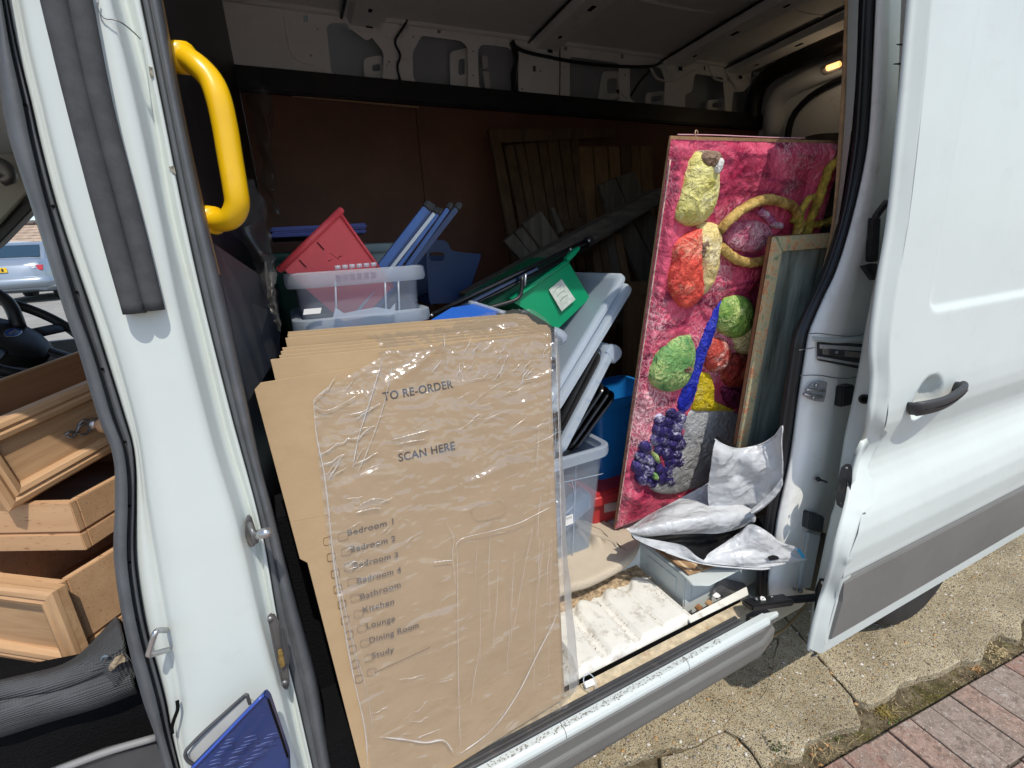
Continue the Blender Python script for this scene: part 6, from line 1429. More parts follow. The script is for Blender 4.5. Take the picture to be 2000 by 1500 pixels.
# pocket round the frame
sheet('pocket_back', [[(1398, 850, .20), (1420, 862, .21), (1450, 872, .21), (1490, 866, .20), (1518, 835, .16), (1530, 805, .14)], [(1400, 900, .2), (1430, 900, .2), (1470, 900, .2), (1520, 890, .15)]], bag_black, .003, 40, 10)
sheet('pocket_front', [[(1396, 858, .135), (1412, 868, .132), (1436, 876, .13), (1462, 874, .12), (1490, 866, .10), (1514, 850, .07), (1528, 832, .045)],
                       [(1391, 880, .13), (1412, 890, .12), (1440, 894, .125), (1470, 890, .10), (1498, 880, .085), (1520, 868, .06), (1526, 866, .045)],
                       [(1385, 925, .15), (1412, 928, .13), (1440, 926, .135), (1470, 918, .10), (1500, 908, .08), (1520, 902, .06), (1527, 900, .042)],
                       [(1381, 960, .165), (1410, 962, .15), (1440, 958, .13), (1470, 948, .12), (1500, 938, .08), (1520, 932, .055), (1528, 928, .04)],
                       [(1384, 998, .17), (1410, 1001, .165), (1440, 1000, .15), (1466, 994, .12), (1498, 972, .08), (1515, 958, .06), (1524, 950, .045)]], bag_white, .010, 80, 60, 11, 1)
tube('pocket_hem', [S(u, v, y=y) for u, v, y in ((1396, 858, .133), (1412, 868, .13), (1436, 876, .128), (1462, 874, .123), (1490, 866, .098), (1514, 850, .068), (1528, 832, .043), (1526, 862, .042), (1528, 900, .040), (1528, 928, .038))], .0022, bag_white, bag, n=60, seg=8)
sheet('folded_corner', [[(1528, 932, .038), (1510, 955, .05), (1485, 980, .075), (1465, 996, .085)], [(1529, 945, .030), (1512, 968, .042), (1490, 988, .062), (1468, 1003, .072)], [(1524, 958, .036), (1510, 975, .048), (1490, 994, .07), (1472, 1005, .08)]], bag_white, .001, 40, 14, 12, 2)
# lower body: upper face, rolled edge, mouth with black lining, flap spreading to the sill
sheet('upper_face', [[(1230, 1030, .27), (1262, 1008, .26), (1305, 985, .25), (1345, 964, .24), (1385, 942, .23)],
                     [(1240, 1030, .25), (1290, 1000, .22), (1340, 985, .20), (1390, 975, .19), (1420, 970, .18)],
                     [(1250, 1024, .22), (1310, 1008, .18), (1380, 1000, .15), (1430, 996, .13), (1466, 994, .11)]], bag_white, .006, 60, 36, 12, 3)
sheet('rolled_edge', [[(1232, 1028, .24), (1262, 1020, .21), (1310, 1006, .18), (1370, 998, .15), (1420, 994, .13), (1466, 994, .11), (1472, 1004, .10)],
                      [(1228, 1033, .22), (1262, 1030, .185), (1310, 1020, .15), (1370, 1012, .12), (1420, 1006, .11), (1465, 1004, .10), (1476, 1012, .095)],
                      [(1230, 1040, .21), (1262, 1042, .18), (1310, 1036, .145), (1370, 1030, .12), (1420, 1022, .105), (1460, 1012, .10), (1474, 1020, .095)],
                      [(1234, 1044, .22), (1262, 1048, .195), (1310, 1044, .16), (1360, 1042, .14), (1400, 1042, .13), (1430, 1036, .12), (1466, 1024, .11)]], bag_white, .0032, 90, 40, 16, 4)
sheet('lining', [[(1232, 1040, .225), (1280, 1042, .20), (1340, 1040, .17), (1400, 1040, .16), (1450, 1030, .15), (1480, 1010, .15)],
                 [(1234, 1050, .23), (1280, 1060, .21), (1340, 1068, .18), (1395, 1080, .16), (1440, 1060, .14), (1490, 1030, .14)],
                 [(1244, 1056, .22), (1290, 1075, .19), (1340, 1085, .16), (1380, 1098, .13), (1440, 1080, .12), (1495, 1050, .12)]], bag_black, .006, 60, 30, 22, 5)
sheet('flap', [[(1232, 1042, .212), (1262, 1051, .19), (1300, 1058, .165), (1335, 1066, .135), (1360, 1086, .11), (1374, 1096, .10)],
               [(1240, 1052, .205), (1265, 1064, .185), (1305, 1077, .155), (1345, 1090, .125), (1372, 1099, .10), (1400, 1098, .09)],
               [(1250, 1058, .20), (1275, 1069, .175), (1320, 1085, .14), (1370, 1099, .105), (1420, 1104, .085), (1468, 1106, .07)]], bag_white, .0016, 70, 20, 18, 6)
sheet('spread_flap', [[(1442, 1040, .10), (1462, 1024, .075), (1480, 1028, .05), (1502, 1042, .035), (1522, 1058, .02), (1548, 1066, .0), (1558, 1072, -.005)],
                      [(1410, 1062, .11), (1440, 1052, .09), (1475, 1050, .05), (1510, 1062, .03), (1540, 1078, .01), (1566, 1084, -.01)],
                      [(1385, 1080, .11), (1420, 1074, .09), (1460, 1072, .06), (1500, 1080, .03), (1540, 1090, .0), (1574, 1094, -.015)],
                      [(1372, 1097, .10), (1410, 1092, .085), (1450, 1092, .055), (1490, 1096, .03), (1525, 1100, .01), (1545, 1098, .0)],
                      [(1372, 1099, .10), (1410, 1103, .08), (1450, 1107, .055), (1484, 1110, .03), (1502, 1108, .02), (1515, 1102, .015)]], bag_white, .007, 90, 60, 20, 7)
tube('lower_hem', [S(u, v, y=y) for u, v, y in ((1300, 1078, .15), (1345, 1094, .12), (1390, 1104, .09), (1440, 1109, .06), (1484, 1112, .028), (1504, 1110, .018))], .0024, bag_white, bag, n=50, seg=8)
prism('blue_mark', [S(1555, 1072, y=-.018), S(1562, 1072, y=-.018), S(1573, 1089, y=-.024), S(1567, 1091, y=-.024)], (0, -.0008, 0), M_('cyan_print', (.02, .38, .68), rough=.4), bag)
sheet('black_tear', [[(1499, 1087, .018), (1510, 1084, .014), (1520, 1087, .008)], [(1502, 1095, .016), (1512, 1094, .012), (1522, 1092, .006)]], bag_black, .001, 14, 8)
tube('red_loop', [onA(1315, 960, .03), onA(1322, 968, .034), onA(1332, 971, .036), onA(1341, 968, .036), onA(1342, 961, .034)], .0035, redp, None, n=24, seg=8, label='thin red plastic loop hanging at the bottom of the relief picture', cat='loop')
# grey rag tucked at the picture's foot
mk('dummy_rag', [(0, 0, 0)], [], bag_white) if False else None

# ------------------------------------------------------------------ tubs and lids in the load
TUBS = 'plastic tubs loaded in the van'
def tub_thing(name, label, cat, o, w, d, h, mat, rot=None, taper=.88, rim=.02, rimh=.022, r=.03, rim_mat=None, ax=(1, 0, 0), az=(0, 0, 1), group=None, wall=.003):
    t = thing(name, label, cat, o, group)
    tub(t, w, d, h, mat, frame(o, ax, az), taper, rim, rimh, wall, r, rim_mat)
    return t
# two nested clear tubs on a third one hidden below
ca, cb = S(552, 535, y=.42), S(838, 517, y=.42)
cx = (ca + cb) / 2; cw = (cb - ca).length; cax = (cb - ca); cax.z = 0
t1 = tub_thing('clear_tub', 'upper of two nested clear tubs, holding the red bin and blue bars', 'tub', (cx.x, cx.y + .20, 1.20), cw - .04, .36, 1.523 - 1.20, clear, ax=cax, rim_mat=clear_rim, taper=.86, rimh=.03, r=.035)
for k_ in range(6):
    p = S(660 + k_ * 14, 524 - k_ * 1.2, y=.405); tube('grip_bump', [p + V((-.006, 0, .002)), p + V((.006, 0, .002))], .0045, clear_rim, t1, n=2, seg=8)
for u in (655, 752, 778):
    p0_, p1_ = S(u, 548, y=.426), S(u + 3, 640, y=.432); tube('stiffening_rib', [p0_, p1_], .0026, clear_rim, t1, n=2, seg=6)
da, db = S(568, 618, y=.41), S(848, 598, y=.41)
dx_ = (da + db) / 2; dax = db - da; dax.z = 0
t2 = tub_thing('clear_tub', 'lower of two nested clear tubs, its rim just above the cardboard boxes', 'tub', (dx_.x, dx_.y + .20, 1.07), (db - da).length - .04, .36, 1.418 - 1.07, clear, ax=dax, rim_mat=clear_rim, taper=.88, rimh=.028, r=.035)
prism('grip_cutout', [S(655, 600, y=.396), S(672, 612, y=.396), S(700, 606, y=.396), S(735, 600, y=.396), S(762, 604, y=.396), S(772, 592, y=.396), S(772, 614, y=.396), S(650, 622, y=.396)], (0, .002, 0), clear_rim, t2)
slab('label', S(594, 604, y=.392), S(628, 601, y=.392) - S(594, 604, y=.392), S(592, 615, y=.392) - S(594, 604, y=.392), (0, .001, 0), wpaper, t2)
tub_thing('storage_tub', 'grey tub at the bottom of the stack behind the cardboard boxes', 'tub', (cx.x, cx.y + .21, .55), .36, .34, .515, greyp, taper=.9)
# red bin tipped on its corner inside the clear tub
rc0 = S(640, 515, y=.50)
e_up = (S(665, 412, y=.5) - S(548, 525, y=.5)).normalized(); e_dn = (S(740, 503, y=.5) - S(668, 418, y=.5)).normalized()
red = thing('red_bin', 'red plastic bin tipped on one corner in the clear tub', 'bin', S(640, 590, y=.6))
dep = .26
def rp(a_, b_, y): return S(548, 525, y=.5) + e_up * a_ + e_dn * b_ + V((0, y, 0))
wr_ = (S(665, 412, y=.5) - S(548, 525, y=.5)).length; hr_ = .215; tp = .022
lp = lambda b_, ins, yi: [rp(ins, b_, yi), rp(wr_ - ins, b_, yi), rp(wr_ - ins, b_, dep - yi), rp(ins, b_, dep - yi)]
rings('bin_body', [lp(.004, .004, .004), lp(hr_, tp, .02), lp(hr_ - .003, tp + .003, .023), lp(.004, .008, .008)], redp, red, True, False, smooth=False)
rimc = lp(.0, .0, .0)
for i in range(4): tube('bin_rim', [rimc[i], rimc[(i + 1) % 4]], .0085, redp, red, n=2, seg=10)
for a_ in (.045, .105): slab('slot_mark', rp(a_, .014, .0035), e_dn * .022, e_up * .0022, (0, -.0015, 0), holeb, red)
for a_, b_, c_, d_ in ((.112, .05, .118, .075), (.095, .06, .112, .066), (.12, .07, .13, .074)):
    tube('scuff', [rp(a_, b_, .008), rp(c_, d_, .010)], .0010, M_('scuff_red', (.22, .01, .015), rough=.6), red, n=3, seg=5)
tube('wall_fold', [rp(wr_ - .004, .0, -.001), rp(wr_ - tp, hr_, .018)], .004, redp, red, n=2, seg=8)
# folded blue bars
def bars(label, specs, y):
    t = thing('folding_leg', label, 'metal leg', S(690, 590, y=y), 'blue folding legs standing in the clear tub')
    for (u0, v0), (u1, v1), w, m, dy in specs:
        a_, b_ = S(u0, v0, y=y + dy), S(u1, v1, y=y + dy); d = (b_ - a_).normalized(); q = V((d.z, 0, -d.x)).normalized() * w
        o = slab('bar', a_ - d * .22, b_ - a_ + d * .22, q, (0, w * .8, 0), m, t, .0015)
        slab('end_cap', b_ - q * .06 - V((0, .001, 0)), d * .022, q * 1.12, (0, w * .8 + .002, 0), blackp, o, .004)
    return t
bars('wide blue metal leg leaning in the clear tub, nearest the red bin', [((743, 511), (827, 402), .020, bluem, 0), ((757, 511), (836, 408), .013, M_('blue_shade', (.03, .07, .2), rough=.4), .006), ((770, 511), (846, 414), .009, silver, -.002), ((782, 510), (852, 416), .010, bluem, .002)], .52)
bars('narrow pair of blue metal legs with black caps, behind the wide one', [((797, 510), (872, 405), .012, bluem, 0), ((806, 510), (888, 404), .015, M_('blue_dark', (.02, .045, .13), rough=.4), .004)], .56)
# blue-lidded box and grey-green tub at the back left
tb = tub_thing('storage_box', 'dark green storage box under a blue lid behind the red bin', 'box', (.135, 1.18, 1.28), .36, .36, .30, darkgreen, taper=.9, rim=.012)
lz = S(530, 452, y=.98).z
ld = slab('box_lid', S(528, 456, y=.98), S(718, 446, y=.98) - S(528, 456, y=.98), (0, .40, 0), (0, 0, .018), bluelid, tb, .006)
slab('lid_rim', S(530, 464, y=.985), S(716, 455, y=.985) - S(530, 464, y=.985), (0, .39, 0), (0, 0, .012), bluelid, tb, .003)
tub_thing('grey_tub', 'grey green tub with a thick rim, right behind the red bin', 'tub', (.275, 1.02, 1.24), .15, .3, 1.592 - 1.24, greyp, rim=.018, rimh=.022, taper=.9)
sp_ = thing('support_crate', 'dark crate carrying the blue lidded box at the front bulkhead', 'crate', (.15, 1.15, .55))
tub(sp_, .40, .52, .69, darkp, frame((.17, 1.12, .55), (1, 0, 0), (0, 0, 1)), .96, .01)
# blue tub with a hand hole in the shade
q = [(1258, 560), (1262, 480), (1290, 455), (1325, 422), (1390, 428), (1412, 450), (1432, 498), (1500, 510), (1640, 522), (1632, 560), (1560, 770), (1480, 860), (1280, 870)]
bt = thing('blue_crate', 'dark blue plastic crate with a raised hand hole, in the shade behind the tubs', 'crate', S(880, 590, y=.95))
def zq(p, y): return S(480 + p[0] / 3.571, 350 + p[1] / 3.571, y=y)
o2 = [(zq(p, .95).x, zq(p, .95).z) for p in q]; h2 = [(zq(p, .95).x, zq(p, .95).z) for p in ((1278, 508), (1385, 510), (1380, 570), (1280, 572))]
Mb = Matrix(((1, 0, 0, 0), (0, 0, -1, .95), (0, 1, 0, 0), (0, 0, 0, 1)))
plate('front_wall', rnd_poly(o2), [rnd_poly(h2)], .004, Mb, bluetub, bt)
pa, pb, pc, pd_ = zq((1440, 515), .95), zq((1640, 522), .95), zq((1560, 770), .95), zq((1290, 870), .95)
prism('side_wall', [pb, pc, pc + V((-.02, .3, 0)), pb + V((0, .34, 0))], (-.004, 0, 0), bluetub, bt)
prism('back_wall', [zq((1262, 520), .95) + V((0, .34, 0)), pb + V((0, .34, 0)), pc + V((-.02, .3, 0)), pd_ + V((0, .3, 0))], (0, .004, 0), bluetub, bt)
prism('crate_floor', [pd_, pc, pc + V((-.02, .3, 0)), pd_ + V((0, .3, 0))], (0, 0, -.004), bluetub, bt)
sp2 = thing('crate', 'dark crate under the blue crate with the hand hole', 'crate', (.6, 1.1, .55))
tub(sp2, .42, .34, .60, darkp, frame((.60, 1.12, .55), (1, 0, 0), (0, 0, 1)), .96, .01)
# green bin, tilted, with a paper label
gy = .50
g0, g1, g2, g3 = S(999, 588, y=gy), S(1110, 511, y=gy), S(1152, 582, y=gy + .01), S(1089, 643, y=gy + .01)
gd = V((0, .30, 0))
gb = thing('green_bin', 'tilted green plastic bin with a paper label on its end', 'bin', g3)
cg = (g0 + g1 + g2 + g3) / 4
def shr(p, k): return cg + (p - cg) * k
g4 = S(975, 575, y=gy)
rings('bin_body', [[g0, g1, g2, g3], [g0 + gd, g1 + gd, g2 + gd * .94, g3 + gd * .94]], greenp, gb, True, False, smooth=False)
upn = (g1 - g0).cross(V((0, 1, 0))).normalized(); upn = upn if upn.z > 0 else -upn
tube('bin_rim', [g0 + upn * .003, g1 + upn * .003], .0075, greenp, gb, n=2, seg=10)
prism('rim_flap', [g0 + V((0, -.012, 0)), g1 + V((0, -.012, 0)), g1 + upn * .006 + V((0, -.012, 0)), g0 + upn * .006 + V((0, -.012, 0))], (0, .30, 0), greenp, gb, .002)
prism('handle_lug', [S(1106, 504, y=gy - .01), S(1118, 492, y=gy - .01), S(1132, 481, y=gy - .01), S(1134, 486, y=gy - .01), S(1124, 499, y=gy - .01), S(1110, 513, y=gy - .01)], (0, .02, 0), greenp, gb, .002)
prism('bin_wing', [S(948, 596, y=gy + .03), S(1025, 549, y=gy + .03), S(1108, 500, y=gy + .03), S(1108, 515, y=gy + .03), S(1002, 590, y=gy + .03), S(960, 602, y=gy + .03)], (0, .25, 0), M_('green_inside', (.0, .14, .062), rough=.4), gb, .003)
prism('paper_label', [S(1072, 566, y=gy - .003), S(1097, 545, y=gy - .003), S(1124, 585, y=gy - .003), S(1097, 608, y=gy - .003)], (0, .0015, 0), paper, gb)
for k_ in range(3):
    a_, b_ = S(1082 + k_ * 6, 570 + k_ * 9, y=gy - .0042), S(1096 + k_ * 6, 558 + k_ * 9, y=gy - .0042)
    tube('label_scribble', [a_, a_.lerp(b_, .5) + V((0, 0, .003)), b_], .0007, M_('pencil', (.3, .33, .3), rough=.9), gb, n=6, seg=4)
# black metal frame lying over the green bin
mf = thing('metal_frame', 'long black metal leg frame lying diagonally above the green bin', 'metal frame', S(870, 610, y=.47))
for a_, b_, r in (((838, 618), (1152, 467), .0065), ((860, 617), (1156, 474), .004), ((862, 625), (1150, 484), .0055)):
    tube('rail', [S(*a_, y=.47), S(*b_, y=.52)], r, blackgloss, mf, n=2, seg=10)
slab('shiny_rail', S(880, 608, y=.462), S(1050, 522, y=.49) - S(880, 608, y=.462), S(884, 612, y=.462) - S(880, 608, y=.462), (0, .012, 0), M_('navy_rail', (.02, .035, .09), rough=.2, metal=.4), mf, .001)
tube('cross_bar', [S(1020, 540, y=.47), S(1019, 566, y=.47), S(1008, 585, y=.47), S(950, 603, y=.47)], .006, blackp, mf, n=14, seg=8)
tube('pale_strut', [S(1027, 535, y=.46), S(1025, 558, y=.46)], .003, silver, mf, n=2, seg=6)
for u, v in ((918, 598), (930, 592), (1150, 470), (1114, 487), (843, 616)):
    disc('bolt', S(u, v, y=.458), (0, -1, .2), .004, .004, metal, mf)
prism('end_bracket', [S(1146, 465, y=.50), S(1156, 458, y=.50), S(1162, 470, y=.50), S(1154, 480, y=.50)], (0, .02, 0), blackp, mf, .002)
# bright blue lid with a pale edge peeping out behind the cardboard
bl = thing('blue_cover', 'bright blue lid with a pale rim lying just behind the cardboard top edge', 'lid', S(900, 612, y=.36))
prism('lid_panel', [S(838, 625, y=.36), S(880, 600, y=.42), S(930, 592, y=.44), S(975, 605, y=.38), S(950, 625, y=.34)], (0, .0, -.01), M_('lid_blue', (.02, .10, .42), rough=.35), bl, .003)
tube('lid_edge', [S(918, 590, y=.45), S(945, 598, y=.41), S(985, 611, y=.36)], .008, clear_rim, bl, n=10, seg=10, flat=.6)
tub_thing('storage_crate', 'dark crate carrying the green bin, hidden behind the cardboard', 'crate', (.60, .57, .556), .22, .22, .66, blackp, taper=.92)
# pale curved tub rim against the film; no tub is built behind
hn = thing('pale_tub_rim', 'pale grey curved tub rim sticking out beside the wrapped cardboard', 'tub', S(1095, 660, y=.30))
loft('grip', [[S(1082, 640, y=.28), S(1096, 646, y=.28), S(1105, 655, y=.28), S(1106, 664, y=.28)], [S(1082, 650, y=.26), S(1092, 654, y=.26), S(1098, 662, y=.26), S(1099, 668, y=.26)], [S(1082, 672, y=.28), S(1092, 672, y=.28), S(1098, 670, y=.28), S(1106, 664, y=.285)]], clear_rim, hn, n=16, across=10).modifiers.new('t', 'SOLIDIFY').thickness = .004

# leaning lids: each stands on its edge, tilted, running back into the van
def lid(name, label, cat, pts, y0, depth, mat, th=.012, lip=.010, ribs=0, group='lids leaning in a row'):
    """pts: near edge low end and high end in the photo, and its thickness direction towards the right"""
    (u0, v0), (u1, v1) = pts
    a_, b_ = S(u0, v0, y=y0), S(u1, v1, y=y0); d = (b_ - a_); L_ = d.length; d.normalize(); nrm = V((d.z, 0, -d.x)).normalized()
    t = thing(name, label, cat, a_, group)
    def pp(s, yy, k): return a_ + d * s + V((0, yy, 0)) + nrm * k
    loop = rrect(L_, depth, .03, 5)
    def lpz(ins, k): return [pp(L_ / 2 + px * (1 - 2 * ins / L_), depth / 2 + py * (1 - 2 * ins / depth), k) for px, py in loop]
    rings('lid_shell', [lpz(.028, th * .2), lpz(.024, 0), lpz(.012, 0), lpz(.004, .002), lpz(0, .006), lpz(0, th), lpz(.004, th + lip * .4), lpz(.008, th), lpz(.010, .010), lpz(.03, .008)], mat, t)
    for k_ in range(ribs):
        s = L_ * (k_ + 1) / (ribs + 1); slab('rib', pp(s, .0, .004), d * .003, (0, .03, 0), nrm * (th - .004), mat, t)
    return t
lid('tub_cover', 'first large clear lid, leaning against the green bin', 'lid', ((1060, 800), (1221, 532)), .40, .46, lid_clear, .016, .004)
lid('tub_cover', 'second large clear lid leaning just right of the first, its long edge towards us', 'lid', ((1078, 806), (1232, 552)), .385, .48, lid_clear, .020, .006)
lid('tray_cover', 'first black lid squeezed beside the large clear lids', 'lid', ((1070, 875), (1172, 672)), .40, .40, blackp, .006, .004)
lid('tray_cover', 'second black lid between the first black one and the ribbed clear lid', 'lid', ((1080, 872), (1176, 690)), .395, .40, blackp, .007, .004)
t_ = lid('ribbed_cover', 'clear lid with cross ribs standing in the low clear tub', 'lid', ((1088, 885), (1196, 672)), .385, .34, lid_clear, .026, .002, ribs=5)
prism('lid_corner', [S(1196, 672, y=.384), S(1210, 676, y=.384), S(1217, 688, y=.384), S(1213, 700, y=.384), S(1200, 712, y=.384), S(1186, 690, y=.384)], (0, .02, 0), lid_clear, t_, .004)
# black food trays behind the ribbed lid
for i, (dx, lab) in enumerate(((0, 'leftmost black tray of three standing in the low clear tub'), (11, 'middle black tray of three standing in the low clear tub'), (21, 'rightmost black tray of three standing in the low clear tub'))):
    u0, v0, u1, v1 = 1100 + dx, 880 + i * 3, 1186 + dx, 752 + i * 8
    a_, b_ = S(u0, v0, y=.41 + .01 * i), S(u1, v1, y=.41 + .01 * i); d = (b_ - a_); L_ = d.length; d.normalize(); nrm = V((d.z, 0, -d.x)).normalized()
    t = thing('black_tray', lab, 'tray', a_, 'black trays in the low clear tub')
    loop = rrect(L_, .26, .035, 6)
    def lt(k, hgt): return [a_ + d * (L_ / 2 + px * k) + V((0, .13 + py * k, 0)) + nrm * hgt for px, py in loop]
    rings('tray_bowl', [lt(.70, .024), lt(.82, .010), lt(.90, .003), lt(.93, 0)], blackgloss, t, True, False)
    rings('tray_rim', [lt(.92, .002), lt(.93, -.003), lt(.98, -.003), lt(1.0, .001), lt(.985, .005), lt(.93, .002)], blackgloss, t, False, False)
# low clear tub
la, lb_ = S(1082, 905, y=.36), S(1194, 868, y=.36)
lowt = thing('clear_tub', 'low clear tub on the cream mat with a barcode label, beside the wrapped boxes', 'tub', (.68, .47, .556))
zt = lb_.z
M0 = frame(V((.655, .475, .560)), (1, .02, 0), (0, 0, 1))
xr = lb_.x - .655 - .018
tub(lowt, xr * 2, .23, zt - .560, clear, M0, .80, .018, .030, .003, .03, clear_rim)
p = S(1111, 1016, y=.375); slab('barcode_label', S(1103, 1010, y=.372), S(1119, 1004, y=.372) - S(1103, 1010, y=.372), S(1104, 1028, y=.374) - S(1103, 1010, y=.372), (0, .001, 0), wpaper, lowt)
for k_ in range(6):
    a_ = S(1105.5 + k_ * 2, 1011.5 - k_ * .7, y=.3708); slab('barcode_bar', a_, (.0012 if k_ % 2 else .0006, 0, 0), (0, .0002, -.008), (0, .0002, 0), ink, lowt)
tube('moulded_line', [S(1086, 945, y=.37), S(1120, 938, y=.37), S(1178, 925, y=.37)], .0013, clear_rim, lowt, n=10, seg=6)
for pts in ([(1088, 944), (1112, 940), (1118, 944), (1121, 985), (1090, 1015)],):
    tube('moulded_handle', [S(u, v, y=.371) for u, v in pts], .0014, clear_rim, lowt, n=24, seg=6)
tube('stiffening_rib', [S(1126, 888, y=.37), S(1122, 1000, y=.376), S(1118, 1085, y=.385)], .0016, clear_rim, lowt, n=8, seg=6)
# folded plastic things lying inside it
fl_ = thing('clear_tray', 'small folded clear tray lying inside the low clear tub', 'tray', S(1120, 1000, y=.45))
for k_ in range(3): prism('tray_leaf', [S(1088, 1020 + k_ * 9, y=.44), S(1152, 962 + k_ * 9, y=.44), S(1156, 972 + k_ * 9, y=.44), S(1092, 1032 + k_ * 9, y=.44)], (0, .06, 0), clear_rim, fl_, .001)
# bright blue basket and the red box behind
bb = thing('blue_basket', 'bright blue basket behind the black trays and the relief picture', 'basket', (1.06, .75, .70))
tub(bb, .30, .24, .33, brightblue, frame((1.08, .66, .68), (1, 0, 0), (0, 0, 1)), .85, .012, .03)
rb_ = thing('red_box', 'red storage box on the floor behind the relief picture', 'box', (1.03, .66, .556))
tub(rb_, .34, .26, .12, redp2, frame((1.03, .62, .553), (1, 0, 0), (0, 0, 1)), .92, .012, .03)
slab('box_lid', (.86, .485, .672), (.34, 0, 0), (0, .26, 0), (0, 0, .02), redp2, rb_, .004)
slab('side_label', S(1180, 985, y=.49), S(1206, 980, y=.49) - S(1180, 985, y=.49), (0, 0, -.035), (0, .001, 0), M_('pinkish_label', (.45, .33, .32), rough=.7), rb_)

# ------------------------------------------------------------------ timber at the back
def plank(name, label, pts, depth, mat, y=None, group=None, cat='plank'):
    P_ = [S(u, v, y=yy) for u, v, yy in pts]
    o = prism(name, P_, (0, depth, 0), mat, None, .002)
    return props(o, label, cat, group)
plank('long_timber', 'long grey weathered timber slanting up from the blue crate to the picture', [(908, 574, .80), (1292, 366, 1.05), (1300, 392, 1.05), (1160, 478, .95), (930, 598, .80)], .08, oldwood)
GB = 'short weathered boards propped against the panels'
plank('short_board', 'short weathered board leaning left above the long timber, nearest the blue crate', [(985, 471, 1.0), (1004, 456, 1.0), (1040, 500, 1.0), (1022, 512, 1.0)], .03, oldwoodz, group=GB)
plank('short_board', 'middle weathered board above the long timber', [(1006, 454, 1.0), (1021, 443, 1.0), (1060, 490, 1.0), (1042, 502, 1.0)], .03, oldwoodz, group=GB)
plank('short_board', 'widest weathered board above the long timber, with a dark hole edge', [(1022, 438, .98), (1057, 412, .98), (1095, 470, .98), (1062, 492, .98)], .03, oldwoodz, group=GB)
plank('lath', 'thin grey lath standing up behind the long timber', [(1076, 406, .99), (1083, 404, .99), (1102, 450, .99), (1092, 456, .99)], .02, oldwoodz)
plank('short_board', 'dark board leaning above the timber against the tan panel, left one', [(1170, 362, 1.25), (1202, 348, 1.25), (1226, 404, 1.25), (1190, 424, 1.25)], .03, oldwoodz, group=GB)
plank('short_board', 'dark board leaning above the timber against the tan panel, right one', [(1204, 346, 1.25), (1238, 336, 1.25), (1262, 380, 1.25), (1228, 402, 1.25)], .03, oldwoodz, group=GB)
plank('dark_board', 'broad dark board running down under the long timber beside the picture', [(1205, 450, 1.15), (1236, 432, 1.15), (1300, 560, 1.15), (1262, 570, 1.15)], .03, oldwoodz)
plank('dark_board', 'second broad dark board under the long timber, touching the picture edge', [(1238, 430, 1.17), (1272, 410, 1.17), (1310, 500, 1.17), (1302, 556, 1.17)], .03, oldwoodz)
def panel(name, label, top, bot, n, y0, y1, mats, gapw=.12, depth=.03):
    (tu0, tv0), (tu1, tv1) = top; (bu0, bv0), (bu1, bv1) = bot
    t = thing(name, label, 'wooden panel', S((bu0 + bu1) / 2, (bv0 + bv1) / 2, y=y0))
    rr = random.Random(n)
    ws = [rr.uniform(.7, 1.3) for _ in range(n)]; tot = sum(ws); c = 0
    for i, w in enumerate(ws):
        a_, b_ = c / tot, (c + w * (1 - gapw)) / tot; c += w
        def T(q): return (tu0 + (tu1 - tu0) * q, tv0 + (tv1 - tv0) * q)
        def B(q): return (bu0 + (bu1 - bu0) * q, bv0 + (bv1 - bv0) * q)
        prism('board', [S(*T(a_), y=y1), S(*T(b_), y=y1), S(*B(b_), y=y0), S(*B(a_), y=y0)], (0, depth * rr.uniform(.6, 1), 0), rr.choice(mats), t, .002)
    return t
p1 = panel('slatted_panel', 'large dark slatted wooden panel leaning on the plywood left of the tan one', ((985, 285), (1132, 268)), ((1040, 560), (1160, 520)), 7, 1.3, 1.55, (brownwood,))
prism('top_rail', [S(955, 252, y=1.52), S(1200, 250, y=1.56), S(1200, 268, y=1.56), S(958, 280, y=1.52)], (0, .03, 0), brownwood, p1, .003)
prism('side_rail', [S(955, 252, y=1.50), S(978, 272, y=1.50), S(1032, 560, y=1.28), S(1010, 560, y=1.28)], (0, .03, 0), brownwood, p1, .003)
prism('middle_rail', [S(1085, 430, y=1.36), S(1140, 425, y=1.38), S(1140, 445, y=1.36), S(1088, 450, y=1.36)], (0, .02, 0), brownwood, p1, .003)
p2 = panel('tan_panel', 'tan wooden panel of narrow boards leaning behind the timber next to the picture', ((1132, 286), (1277, 286)), ((1155, 640), (1290, 640)), 6, 1.28, 1.5, (tanwood, brownwood, tanwood))
p3 = panel('board_stack', 'bundle of upright brown boards standing under the long timber', ((1155, 475), (1215, 455)), ((1180, 640), (1250, 620)), 4, 1.05, 1.12, (oldwoodz, brownwood, tanwood))
ps = thing('wooden_post', 'brown wooden post with a cross rail standing left of the relief picture', 'post', S(1245, 800, y=.95))
prism('upright', [S(1228, 575, y=.95), S(1262, 572, y=.95), S(1250, 880, y=.95), S(1222, 880, y=.95)], (0, .04, 0), tanwood, ps, .003)
prism('cross_rail', [S(1230, 552, y=.94), S(1275, 548, y=.94), S(1275, 574, y=.94), S(1230, 578, y=.94)], (0, .04, 0), tanwood, ps, .003)
rag = thing('dark_bags', 'heap of dark bags piled at the rear doors', 'bags', (2.9, 1.4, .55))
loft('bag_heap', [[V((2.4, 1.7, .55)), V((2.7, 1.72, 1.2)), V((2.95, 1.7, 1.95)), V((3.1, 1.6, 2.1))], [V((2.4, 1.2, .55)), V((2.7, 1.15, 1.3)), V((2.95, 1.2, 2.0)), V((3.1, 1.2, 2.12))], [V((2.5, .8, .55)), V((2.8, .75, 1.2)), V((3.0, .8, 1.8)), V((3.12, .8, 2.0))]], blackp, rag, n=40, across=30, bump=crumple(.08, 6))

